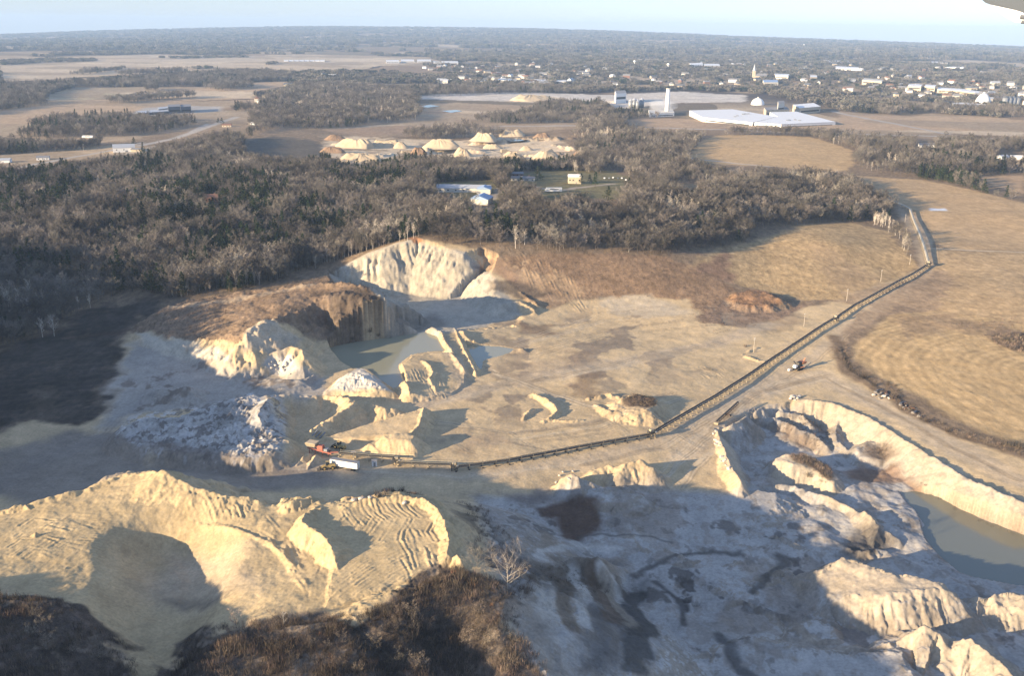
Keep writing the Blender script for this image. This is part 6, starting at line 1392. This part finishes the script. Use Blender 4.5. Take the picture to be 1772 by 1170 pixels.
# ---------------------------------------------------------------- buildings
def mpp(px, py): g = G(px, py); return math.sqrt(g[0] ** 2 + g[1] ** 2 + (CAM_H - g[2]) ** 2) / FPX
def house(px, py, w, d, h, roof_h, label, wall, roof, rz=0.0, name='house', cat='house', chimney=False, door=True, windows=3, group=None):
    """gabled building: base centre at the photo pixel, sizes in metres"""
    g = G(px, py); root = empty(name, (g[0], g[1], g[2] - .3), label, cat, group, rz); h += .3
    MB().box((0, 0, h / 2), (w, d, h)).add([(-w / 2, -d / 2, h), (-w / 2, d / 2, h), (-w / 2, 0, h + roof_h * .96)], [(0, 1, 2)]).add([(w / 2, -d / 2, h), (w / 2, d / 2, h), (w / 2, 0, h + roof_h * .96)], [(1, 0, 2)]).build('wall', wall, root)
    r = MB().gable((0, 0, h + .1), (w, d), roof_h, 0, .4, .15).build('roof', roof, root)
    if chimney: MB().box((w * .25, d * .12, h + roof_h + .2), (.8, .8, 2.0)).build('chimney', M_BRICK, r)
    if door: MB().box((w * .12, -d / 2 - .03, 1.3), (1.1 if w < 25 else 3.5, .08, 2.1 if w < 25 else 3.2)).build('door', M_GREYM, root)
    for k in range(windows):
        x = -w / 2 + w * (k + .5) / windows
        if abs(x - w * .12) < 1.6: continue
        MB().box((x, -d / 2 - .03, h * .58), (min(1.6, w * .1), .07, min(1.3, h * .35))).build('window', M_GLASS, root)
    return root
house(803, 331, 56, 15, 4.2, 3.0, 'long pale metal-roofed barn in the clearing of the wood', M_OFFW, M_METALROOF, -.03, 'barn', 'barn', windows=7); house(833, 352, 20, 18, 5.5, 3.4, 'blue-roofed barn just below the end of the long barn', M_OFFW, M_BLUEROOF, 1.35, 'barn', 'barn', windows=2); house(838, 334, 16, 14, 5, 2.6, 'small blue-roofed wing joining the two barns', M_OFFW, M_BLUEROOF, 1.5, 'barn', 'barn', windows=1)
house(905, 312, 27, 9, 2.8, 2.0, 'low grey ranch house behind the conifers in the clearing', M_OFFW, M_GREYROOF, -.05, 'ranch_house', 'house', True, True, 5); house(895, 304, 14, 9, 2.8, 2.0, 'dark-roofed house partly hidden behind the ranch house', M_BRICK, M_GREYROOF, .1, 'house', 'house', False, True, 3)
house(994, 317, 14, 10, 7.5, 2.6, 'tall two-storey house with a white roof in the clearing', M_CREAM, M_WHITE, .0, 'house', 'house', True, True, 4)
house(366, 350, 13, 9, 5, 3.2, 'brown brick house with chimney hidden among the pines', M_BRICK, M_BRICK, .2, 'house', 'house', True, True, 3)
house(215, 262, 30, 17, 6.5, 4.5, 'big white barn of the farm by the lane', M_WHITE, M_METALROOF, .35, 'barn', 'barn', windows=3); house(238, 262, 15, 10, 3.5, 2.2, 'tan garage beside the big white barn', M_CREAM, M_GREYROOF, .1, 'garage', 'garage', windows=1)
house(75, 276, 16, 10, 3.2, 2.4, 'white farmhouse with grey roof by the lane', M_WHITE, M_GREYROOF, .3, 'house', 'house', True, True, 3); house(4, 281, 22, 12, 3.5, 2.5, 'white shed cut off by the left edge of the picture', M_WHITE, M_METALROOF, .2, 'shed', 'shed', windows=1); house(108, 301, 14, 7, 2.8, 1.6, 'grey hut in the wood below the farm', M_OFFW, M_METALROOF, .1, 'hut', 'hut', windows=1)
house(393, 219, 16, 10, 3.0, 2.4, 'house with brown roof beside conifers near the highway', M_CREAM, M_BRICK, .1, 'house', 'house', False, True, 3); house(1603, 254, 22, 12, 3.5, 2.4, 'white house in a gap of the right-hand wood', M_WHITE, M_GREYROOF, -.1, 'house', 'house', False, True, 3)
house(1735, 275, 14, 10, 3.5, 2.6, 'white gabled house at the right edge of the wood', M_WHITE, M_METALROOF, .4, 'house', 'house', False, True, 2); house(1766, 276, 26, 12, 4, 2.0, 'white metal shed cut off by the right edge', M_WHITE, M_WHITE, -.2, 'shed', 'shed', windows=1)
# arched shed near the highway
g = G(445, 217); q = empty('arched_shed', tuple(g), 'white arched storage shed beside the highway wood', 'shed'); b = MB(); n = 10; rr = 8
vs = [(x, rr * math.cos(math.pi * k / n), 1 + rr * .75 * math.sin(math.pi * k / n)) for x in (-11, 11) for k in range(n + 1)] + [(x, y, -.3) for x in (-11, 11) for y in (rr, -rr)]
b.add(vs, [(k, k + 1, k + n + 2, k + n + 1) for k in range(n)]); b.build('roof', M_WHITE, q, smooth_shade=True); MB().add(vs, [tuple(range(n + 1)) + (2 * n + 3, 2 * n + 2), tuple(range(2 * n + 1, n, -1)) + (2 * n + 4, 2 * n + 5)]).build('wall', M_OFFW, q)
def prism(roof_px, h, label, wall, roof, name='industrial_building', cat='building', bands=True, group=None, vents=0):
    """flat-roofed building whose roof outline stands at the given photo pixels"""
    g0 = G(*np.mean(roof_px, 0)); zt = g0[2] + h; W = [P(p[0], p[1], zt) for p in roof_px]; A = sum(W[i][0] * W[(i + 1) % len(W)][1] - W[(i + 1) % len(W)][0] * W[i][1] for i in range(len(W)))
    if A < 0: W = W[::-1]
    c = np.mean(W, 0); n = len(W); root = empty(name, (c[0], c[1], g0[2] - 1.5), label, cat, group); hh = h + 1.5
    V = [(w[0] - c[0], w[1] - c[1], 0) for w in W] + [(w[0] - c[0], w[1] - c[1], hh) for w in W]
    MB().add(V, [(k, (k + 1) % n, (k + 1) % n + n, k + n) for k in range(n)]).build('wall', wall, root)
    s = 1.0; R = [((w[0] - c[0]) * s, (w[1] - c[1]) * s, hh + .02) for w in W] + [((w[0] - c[0]) * 1.004, (w[1] - c[1]) * 1.004, hh + .5) for w in W]
    rf = MB().add(R, [(k, (k + 1) % n, (k + 1) % n + n, k + n) for k in range(n)] + [tuple(range(n, 2 * n))]).build('roof', roof, root)
    if vents:
        v = MB()
        for k in range(vents):
            a = random.random(); b_ = random.random(); x = sum(w[0] - c[0] for w in W[:2]) / 2 * (1 - a) * .6 + sum(w[0] - c[0] for w in W[2:4]) / 2 * a * .6; y = sum(w[1] - c[1] for w in W[:2]) / 2 * (1 - a) * .6 + sum(w[1] - c[1] for w in W[2:4]) / 2 * a * .6
            v.box((x + (b_ - .5) * 20, y + (random.random() - .5) * 20, hh + 1.2), (5, 4, 1.6))
        v.build('roof_vents', M_GREYM, rf)
    if bands:
        for k in range(n):
            a = np.array(V[k][:2]); b_ = np.array(V[(k + 1) % n][:2]); L = np.linalg.norm(b_ - a)
            if L < 8: continue
            d = (b_ - a) / L; o_ = np.array([d[1], -d[0]]) * .06
            if o_[1] > 0 : continue
            p = a + d * L * .06 + o_; r_ = b_ - d * L * .06 + o_; MB().bar((p[0], p[1], hh * .55), (r_[0], r_[1], hh * .55), .12, h * .22).build('window_band', M_GLASS, root)
    return root
prism([(1193,191),(1268,189),(1344,202),(1302,212),(1216,203)], 10, 'larger left wing of the huge white flat-roofed factory', M_WHITE, M_WHITE, 'factory', 'factory', vents=6); prism([(1332,194),(1378,193),(1446,211),(1352,215),(1306,212),(1346,202)], 10, 'right wing of the huge white flat-roofed factory', M_WHITE, M_WHITE, 'factory', 'factory', vents=4)
prism([(1322,186),(1360,184),(1366,189),(1326,191)], 14, 'beige block of the works behind the white factory', M_CREAM, M_GREYROOF); prism([(1372,181),(1408,178),(1420,184),(1384,187)], 16, 'cream hall with white roof right of the works', M_CREAM, M_WHITE); prism([(1346,175),(1356,174),(1358,177),(1347,178)], 30, 'narrow tower block of the works', M_OFFW, M_GREYROOF, 'tower_block', 'building')
prism([(1064,157),(1082,156),(1084,160),(1066,161)], 26, 'tall white processing tower with a dark top in the gravel yard', M_WHITE, M_GREYROOF, 'processing_tower', 'tower'); prism([(1122,190),(1164,189),(1167,195),(1124,197)], 8, 'low white boiler house at the foot of the chimney', M_WHITE, M_OFFW)
prism([(1648,178),(1700,176),(1706,181),(1652,184)], 8, 'long white mill building at the right of the town', M_WHITE, M_WHITE); prism([(1495,135),(1528,138),(1526,141),(1492,138)], 14, 'yellowish apartment block on the near side of the town', M_CREAM, M_OFFW, 'apartment_block', 'building'); prism([(1573,145),(1596,146),(1594,149),(1571,148)], 14, 'cream apartment block, left of a pair', M_CREAM, M_WHITE, 'apartment_block', 'building'); prism([(1602,146),(1620,147),(1618,150),(1600,149)], 14, 'cream apartment block, right of a pair', M_CREAM, M_WHITE, 'apartment_block', 'building')
prism([(1624,151),(1660,153),(1696,158),(1692,161),(1655,156),(1622,154)], 9, 'long low cream building running down to the right', M_CREAM, M_WHITE)
prism([(1193,109),(1215,108),(1217,111),(1195,112)], 16, 'white hospital block, left of the far cluster', M_WHITE, M_WHITE, 'hospital', 'building'); prism([(1218,110),(1244,110),(1246,113),(1220,113)], 14, 'white hospital block, right of the far cluster', M_WHITE, M_WHITE, 'hospital', 'building')
prism([(1320,138),(1345,138),(1347,142),(1322,142)], 10, 'pale blue-roofed hall below the church', M_OFFW, M_BLUEROOF); prism([(1340,127),(1366,128),(1364,131),(1342,130)], 12, 'white downtown block right of the steeple', M_OFFW, M_WHITE); prism([(1402,130),(1414,130),(1414,133),(1402,133)], 12, 'small cream downtown block', M_CREAM, M_WHITE); prism([(1372,117),(1398,117),(1398,120),(1374,120)], 9, 'white store roof on the far side of town', M_WHITE, M_WHITE); prism([(1430,105),(1470,104),(1470,107),(1432,108)], 9, 'white warehouse roof beyond the town', M_WHITE, M_WHITE); prism([(1446,114),(1486,116),(1486,118),(1446,117)], 9, 'lower white warehouse roof beyond the town', M_WHITE, M_WHITE)
prism([(1612,106),(1640,107),(1640,109),(1612,108)], 9, 'far white roof on the right skyline side', M_WHITE, M_WHITE); prism([(1600,112),(1668,115),(1668,117),(1600,114)], 9, 'far long white roof right of the town', M_WHITE, M_WHITE); prism([(925,137),(985,138),(984,141),(925,140)], 7, 'long white school building in the left part of the town', M_OFFW, M_WHITE); prism([(862,136),(885,137),(884,139),(862,138)], 7, 'white workshop at the left end of the town', M_WHITE, M_BLUEROOF)
for k, (x0, x1, y) in enumerate([(668,690,105),(694,716,104),(722,745,104),(750,792,107)]): prism([(x0, y - 1.5), (x1, y - 1.5), (x1 + 1, y + .8), (x0, y + .8)], 9, ['leftmost white warehouse on the edge of the far stubble field', 'second white warehouse on the edge of the far stubble field', 'third white warehouse on the edge of the far stubble field', 'longest white warehouse, right end of the row at the far field'][k], M_WHITE, M_WHITE, 'warehouse', 'warehouse')
for k in range(8): x0 = 491 + k * 9; prism([(x0, 103.2), (x0 + 8, 103.2), (x0 + 8, 104.8), (x0, 104.8)], 6, 'long white poultry shed in a row on the far field', M_WHITE, M_WHITE, 'poultry_shed', 'shed', False, 'white sheds in a row on the far field')
# modern dark building on the plain
prism([(290,181),(311,180),(312,184),(291,185)], 16, 'dark grey main block of the modern building on the plain', M_DKGREY, M_GREYROOF, 'office_building', 'building'); prism([(312,181),(330,180),(330,184),(313,185)], 15, 'right dark block of the modern building on the plain', M_DKGREY, M_GREYROOF, 'office_building', 'building'); prism([(233,193),(292,188),(293,192),(240,196)], 6, 'low grey-roofed left wing of the modern building', M_DKGREY, M_METALROOF, 'office_building', 'building'); prism([(273,186),(290,184),(291,187),(274,189)], 10, 'middle stepped block of the modern building', M_GREYM, M_METALROOF, 'office_building', 'building')
# chimney, dome, silos, steeple, water towers
def at(px, py): g = G(px, py); return tuple(g)
q = empty('factory_chimney', at(1154, 198), 'tall white chimney standing over the boiler house', 'chimney'); MB().cyl((0, 0, -1), (0, 0, 54), 5.5, 4.2, 16).build('shaft', M_WHITE, q, smooth_shade=True); MB().cyl((0, 0, 54), (0, 0, 56), 4.8, 4.8, 16).build('rim', M_OFFW, q)
for k, (px, py, r_, h_) in enumerate([(1091,187,6,18),(1097,187,6,20),(1103,187,6,17),(1110,186,6,19)]):
    q = empty('grey_silo', at(px, py), 'grey silo in the group left of the chimney', 'silo', 'grey silos left of the chimney'); MB().cyl((0, 0, -1), (0, 0, h_), r_, n=14).build('shell', M_GREYM, q, smooth_shade=True); MB().cyl((0, 0, h_), (0, 0, h_ + 4), r_, .5, 14).build('cap', M_METALROOF, q)
for k, px in enumerate((1738, 1745, 1752, 1759)):
    q = empty('grain_silo', at(px, 184), 'dark grey grain silo in the row at the right edge of town', 'silo', 'grain silos in a row'); MB().cyl((0, 0, -1), (0, 0, 22), 7.5, n=14).build('shell', M_GREYM, q, smooth_shade=True); MB().cyl((0, 0, 22), (0, 0, 27), 7.6, .6, 14).build('cap', M_DKGREY, q)
def dome(px, py, r_, h_, label, name):
    q = empty(name, at(px, py), label, 'dome'); b = MB(); n = 20; m = 6; vs = [(r_ * math.cos(6.2832 * k / n) * math.cos(1.4 * j / m), r_ * math.sin(6.2832 * k / n) * math.cos(1.4 * j / m), h_ * math.sin(1.4 * j / m)) for j in range(m + 1) for k in range(n)]
    b.add(vs, [(j * n + k, j * n + (k + 1) % n, (j + 1) * n + (k + 1) % n, (j + 1) * n + k) for j in range(m) for k in range(n)] + [tuple(m * n + k for k in range(n))]); b.build('shell', M_WHITE, q, smooth_shade=True); MB().cyl((0, 0, h_ * .95), (0, 0, h_ * 1.12), r_ * .12, n=10).build('cap', M_OFFW, q)
dome(1700, 183, 20, 32, 'white storage dome beside the long mill building', 'storage_dome'); dome(1311, 181, 17, 17, 'white storage dome left of the works', 'storage_dome')
q = empty('church', at(1304, 137), 'church with a tall pale steeple in the town', 'church'); q.scale = (.85,) * 3; MB().box((0, 0, 18), (11, 11, 38)).build('tower', M_CREAM, q); MB().cyl((0, 0, 37), (0, 0, 66), 7.5, .3, 8).build('spire', M_METALROOF, q); MB().box((30, 0, 7), (50, 20, 16)).build('nave', M_CREAM, q); MB().gable((30, 0, 15), (50, 20), 11).build('roof', M_GREYROOF, q)
for px, py, lab in ((1156, 121, 'white water tower nearest the town centre'), (1098, 115, 'slim water tower left of the town'), (1391, 81, 'far white water tower under the skyline')):
    q = empty('water_tower', at(px, py), lab, 'water tower', 'water towers of the town'); q.scale = (.62,) * 3; MB().cyl((0, 0, -1), (0, 0, 34), 4, 3, 10).build('stem', M_WHITE, q); b = MB().cyl((0, 0, 32), (0, 0, 36), 4, 11, 14).cyl((0, 0, 36), (0, 0, 43), 11, 11, 14).cyl((0, 0, 43), (0, 0, 48), 11, 2, 14); b.build('tank', M_WHITE, q, smooth_shade=True)
# steam over the boiler house
bm = bmesh.new(); bmesh.ops.create_icosphere(bm, subdivisions=3, radius=1)
for v in bm.verts:
    k = 1 + .35 * float(fbm(np.array([v.co.x * 3 + v.co.z * 2]), np.array([v.co.y * 3 - v.co.z]), 1, 3, 301)[0]); v.co = Vector((v.co.x * 32 * k, v.co.y * 20 * k, v.co.z * 13 * k))
me = bpy.data.meshes.new('steam'); bm.to_mesh(me); bm.free(); ms = bpy.data.materials.new('steam'); ms.use_nodes = True; ms.node_tree.nodes.remove(ms.node_tree.nodes['Principled BSDF']); vp = ms.node_tree.nodes.new('ShaderNodeVolumePrincipled'); vp.inputs['Density'].default_value = .03; vp.inputs['Color'].default_value = (.95, .97, 1, 1); ms.node_tree.links.new(vp.outputs[0], ms.node_tree.nodes['Material Output'].inputs['Volume'])
g = G(1146, 194); tag(link('steam', me, ms, None, (g[0], g[1], g[2] + 14)), kind='stuff')
# town houses: small gabled boxes among the trees
HM = []
for k, (wm, rm) in enumerate([(M_WHITE, M_GREYROOF), (M_OFFW, M_GREYROOF), (M_BRICK, M_GREYROOF), (M_OFFW, M_METALROOF), (M_CREAM, M_DKGREY), (M_OFFW, M_BRICK)]):
    b = MB(); b.box((0, 0, 3.4), (15, 10, 7.4)); b.m = 1; b.gable((0, 0, 7.1), (15, 10), 4.0, 0, .4, .2); HM.append(b.build('town_house', [wm, rm]))
spots = []
for px, py in [(735,118),(745,121),(760,118),(770,116),(778,120),(783,118),(800,117),(812,119),(835,116),(890,142),(896,138),(905,146),(915,150),(925,152),(880,140),(870,139),(500,152),(512,150),(520,149),(540,132),(560,133),(575,134),(610,131),(445,176),(450,178)]: spots.append(G(px, py))
while len(spots) < 270:
    a = random.random(); px = random.uniform(760, 1790); top = np.interp(px, [740,900,1150,1300,1500,1772], [114,110,106,102,106,130]); bot = np.interp(px, [740,1000,1300,1450,1600,1772], [146,149,160,162,170,182]); py = random.uniform(top, bot); g = G(px, py)
    if any(inside(np.array([g[0]]), np.array([g[1]]), W)[0] for W in OPEN_FAR): continue
    spots.append(g)
for k, g in enumerate(spots):
    o = HM[k] if k < len(HM) else HM[k % len(HM)].copy()
    if k >= len(HM): COL.objects.link(o)
    s = random.uniform(.8, 1.35); o.location = (g[0], g[1], g[2]); o.scale = (s * random.uniform(1, 1.7), s, s); o.rotation_euler = (0, 0, random.choice((0, 1.57)) + random.uniform(-.5, .5)); tag(o, 'small gabled house among the trees of the far town', 'house', 'houses of the far town')
# lakes and puddles far off
for pts, nm in (([(1256,124),(1270,121.5),(1290,122),(1297,125),(1275,126.5)], 'lake'), ([(1732,125),(1750,121.5),(1800,122),(1800,127),(1755,128)], 'lake'), ([(252,165),(262,162),(272,162),(272,166),(258,168)], 'pond'), ([(726,184),(745,181),(760,184),(740,186)], 'pond'), ([(764,192),(790,190),(800,192),(780,195)], 'pond'), ([(878,244),(895,240),(912,242),(900,247),(884,248)], 'pond')):
    W = np.array([G(*p) for p in pts]); z = W[:, 2].max() + .35; me = bpy.data.meshes.new(nm); me.from_pydata([(w[0], w[1], z) for w in W], [], [tuple(range(len(W)))]); me.update(); tag(link(nm, me, M_WATER), kind='structure')

# ---------------------------------------------------------------- stockpiles of the farther sand pit
def pile(px0, px1, py_top, py_base, label, mat=None, flat=.0, deep=.7, seed=0):
    g = G((px0 + px1) / 2, py_base); m = mpp((px0 + px1) / 2, py_base); w = (px1 - px0) * m * 1.22; h = (py_base - py_top) * m * .76; n = 72; rings = 20; rr = random.Random(seed + int(px0)); so = seed * 37.1
    j = np.arange(rings + 1)[:, None] / rings; a = np.arange(n)[None] * 2 * math.pi / n; ca, sa = np.cos(a) + 0 * j, np.sin(a) + 0 * j
    rad = 1 + .30 * fbm(ca * 1.0 + so, sa * 1.0 - so, 1.0, 3, 401); q = j * rad; X = q * ca; Y = q * sa
    # a crest line rather than a single point, slumped flanks, gullies
    ang = rr.uniform(-.5, .5); u = X * math.cos(ang) + Y * math.sin(ang); v = -X * math.sin(ang) + Y * math.cos(ang); cl = .18 + flat * .7
    dd = np.sqrt(np.maximum(np.abs(u + rr.uniform(-.2, .2)) - cl, 0) ** 2 + v ** 2 * 1.1); edge = np.clip(1 - dd / (1 - cl * .55), 0, 1); z = np.minimum(edge ** 1.15, .9 - flat * .25 + .12 * fbm(X + so, Y, .35, 3, 402)) / (.9 - flat * .25)
    z = z * (1 + .16 * fbm(a * 3.0 + 0 * j, so + 0 * a + j * .6, .35, 3, 403) * np.sin(np.clip(j, 0, 1) * math.pi)) * (1 - .22 * np.clip(fbm(X * 1.0 - so, Y + so, .8, 2, 404), -.3, 1)); z = z * (1 - smooth(.86, 1.0, j))
    V = np.stack([X * w / 2, Y * w / 2 * deep, z * h - .9 * j ** 3], -1).reshape(-1, 3)
    Fc = [(jj * n + k, (jj + 1) * n + k, (jj + 1) * n + (k + 1) % n, jj * n + (k + 1) % n) for jj in range(rings) for k in range(n)]
    o = link('sand_pile', mesh_from('sand_pile', V, Fc, True), mat or M_SANDPILE, None, (g[0], g[1] + w * deep * .4, hz(g[0], g[1] + w * deep * .4) - .3)); tag(o, label, 'sand pile', 'stockpiles of the farther sand pit')
for k, a in enumerate([(862,903,222,237,'broad flat-topped pile at the back of the farther pit',None,.25,.9),(815,855,234,250,'ribbed flat-topped pile left of the icy puddle',None,.3,.9),(733,785,244,261,'long double pile in the centre of the farther pit',None,.35,.6),(785,820,254,272,'sharp bright cone in the front centre of the farther pit',None,0,.9),(864,908,261,276,'low wide cone right of the screening plant',None,.05,.8),(920,968,255,277,'large pale cone at the right front of the farther pit',None,.1,.8),(902,924,251,261,'small cone behind the large right one',None,.0,.8),(990,1015,259,271,'small brown heap at the right end of the farther pit',M_DIRT,.1,.7),(591,652,262,281,'wide pale mound at the left front of the farther pit',None,.45,.6),(585,645,238,257,'rough pale bank at the left of the farther pit',None,.4,.6),(563,598,233,244,'brown heap at the far left of the pit',M_DIRT,.2,.7),(550,590,252,265,'reddish dirt heap at the left edge of the pit',M_DIRT,.3,.7),(708,735,253,268,'dark brown heap left of the double pile',M_DIRT,.15,.8),(680,705,245,257,'small pale pile left of centre',None,.1,.8),(640,690,240,256,'long shaded bank behind the left mound',None,.4,.6),(923,952,229,240,'brown heap beside the icy puddle',M_DIRT,.2,.8),(884,954,162,176,'big pale stockpile in the gravel yard before the town',None,.35,.7),(838,870,249,258,'low pale pile behind the screening plant',None,.2,.8)]):
    pile(*a, seed=k)
g = G(872, 268); q = empty('screening_plant', tuple(g), 'dusty screening plant with sloping conveyors among the far piles', 'screening plant', None, .3)
MB().box((0, 0, 6), (9, 6, 5)).build('screen_box', M_TANSTEEL, q)
for x in (-3.5, 3.5):
    for y in (-2.5, 2.5): MB().bar((x, y, -1), (x, y, 4), .5).build('leg', M_DARKSTEEL, q)
MB().bar((4, 0, 7), (26, 6, 1), 1.6, .8).build('feed_conveyor', M_TANSTEEL, q); MB().bar((-4, 0, 3), (-24, -4, 9), 1.5, .8).build('stacking_conveyor', M_TANSTEEL, q); MB().bar((0, 3, 3), (6, 24, 9), 1.5, .8).build('stacking_conveyor', M_TANSTEEL, q)

# ---------------------------------------------------------------- vehicles
def car(px, py, rz, mat, label, group, s=1.0):
    g = G(px, py); root = empty('parked_car', tuple(g), label, 'car', group, rz)
    b = MB(); pr = [(-2.2, .35), (-2.2, .85), (-1.5, .95), (-1.0, 1.45), (.6, 1.45), (1.2, .95), (2.15, .8), (2.2, .35)]; n = len(pr); b.add([(x, -.9, z) for x, z in pr] + [(x, .9, z) for x, z in pr], [((k + 1) % n, k, k + n, (k + 1) % n + n) for k in range(n)] + [tuple(range(n)), tuple(range(2 * n - 1, n - 1, -1))]); b.build('body', mat, root)
    MB().box((-.2, 0, 1.2), (1.5, 1.84, .36)).build('window', M_GLASS, root)
    for x in (-1.35, 1.35):
        for y in (-.85, .85): MB().cyl((x, y - .1, .33), (x, y + .1, .33), .33, n=12).build('wheel', M_TYRE, root)
for k, (px, py, m_) in enumerate([(1046,309,M_WHITE),(1054,309,M_GREYM),(1061,308,M_WHITE),(1069,309,M_DKGREY),(1076,309,M_WHITE),(1083,312,M_WHITE)]): car(px, py, 1.4, m_, ['white car, left end of the row by the trees', 'grey car second in the row by the trees', 'white car in the middle of the row by the trees', 'dark car among the white ones in the row by the trees', 'white car near the right end of the row by the trees', 'white car parked apart at the right end of the row'][k], 'cars parked in a row behind the houses')
def camper(px, py, rz, label, L=10, name='camper_van', cat='camper'):
    g = G(px, py); root = empty(name, tuple(g), label, cat, None, rz); root.scale = (1, 1.3, 1.35); MB().box((.4, 0, 1.95), (L - 1.6, 2.5, 2.7)).box((-L / 2 + .6, 0, 1.5), (1.3, 2.3, 1.7), 0, .85).build('body', M_WHITE, root); MB().box((.4, -1.27, 2.3), (L * .5, .05, .6)).build('window', M_GLASS, root); MB().box((.4, 0, 3.34), (2.0, 1.2, .25)).build('roof_unit', M_OFFW, root)
    for x in (-L * .33, L * .28):
        for y in (-1.1, 1.1): MB().cyl((x, y - .14, .45), (x, y + .14, .45), .45, n=12).build('wheel', M_TYRE, root)
camper(958, 332, .1, 'white camper bus parked on the lawn of the clearing', 18); camper(152, 239, 0, 'white truck driving on the far highway', 18, 'semi_truck', 'truck')

# ---------------------------------------------------------------- the aircraft's own wing tip, upper right
def wing_tip():
    def pt(px, py, dist): r_ = ray(px, py); return np.array([0, 0, CAM_H]) + r_ / np.linalg.norm(r_) * dist
    o0 = pt(1760, 10, 7.0); root = empty('wing_tip', tuple(o0), 'white tip of the aircraft wing, shade painted on its underside, entering the top right corner', 'aircraft wing')
    def slab(pxs, d0, d1):
        A = [pt(x, y, d) for x, y, d in [(x, y, d0) for x, y in pxs]]; B = [pt(x, y, d1) for x, y in pxs]; n = len(pxs)
        return [tuple(np.array(q) - o0) for q in A + B], [(k, k + n, (k + 1) % n + n, (k + 1) % n) for k in range(n)] + [tuple(range(n)), tuple(range(2 * n - 1, n - 1, -1))]
    up = [(1690,-24),(1697,-3),(1705,4),(1714,7.5),(1735,12),(1758,17),(1772,22),(1800,30),(1830,-40)]
    m = MB().add(*slab(up, 7.05, 7.9)).build('underside', M_UNDER, root)
    edge = [(1713,7.6),(1735,12.2),(1758,17.2),(1770,21),(1773,26),(1771,33),(1775,39),(1757,37.5),(1742,29),(1728,19.5)]
    MB().add(*slab(edge, 6.85, 7.4)).build('leading_edge', M_WHITE, root)
    MB().cyl(tuple(pt(1765, 28.5, 6.84) - o0), tuple(pt(1800, 31, 6.84) - o0), .012, n=8).cyl(tuple(pt(1767, 37.5, 6.84) - o0), tuple(pt(1800, 38.5, 6.84) - o0), .010, n=8).build('fitting', M_DKGREY, root)
M_UNDER = simple_mat('wing_shade_grey', (.085, .10, .12), .6, var=.05)  # shade under the white wing, put into a dark grey colour
wing_tip()
# ---------------------------------------------------------------- haze
def build_haze():
    mb = MB(); mb.box((0, 8100, 5), (30000, 19000, 570)); m = bpy.data.materials.new('haze_air'); m.use_nodes = True; nt = m.node_tree
    nt.nodes.remove(nt.nodes['Principled BSDF'])
    v = nt.nodes.new('ShaderNodeVolumePrincipled'); v.inputs['Color'].default_value = (.48, .69, 1.0, 1); v.inputs['Density'].default_value = HAZE; v.inputs['Anisotropy'].default_value = 0.0
    nt.links.new(v.outputs[0], nt.nodes['Material Output'].inputs['Volume'])
    tag(mb.build('haze', m), kind='stuff')
HAZE = 5.6e-5
build_haze()
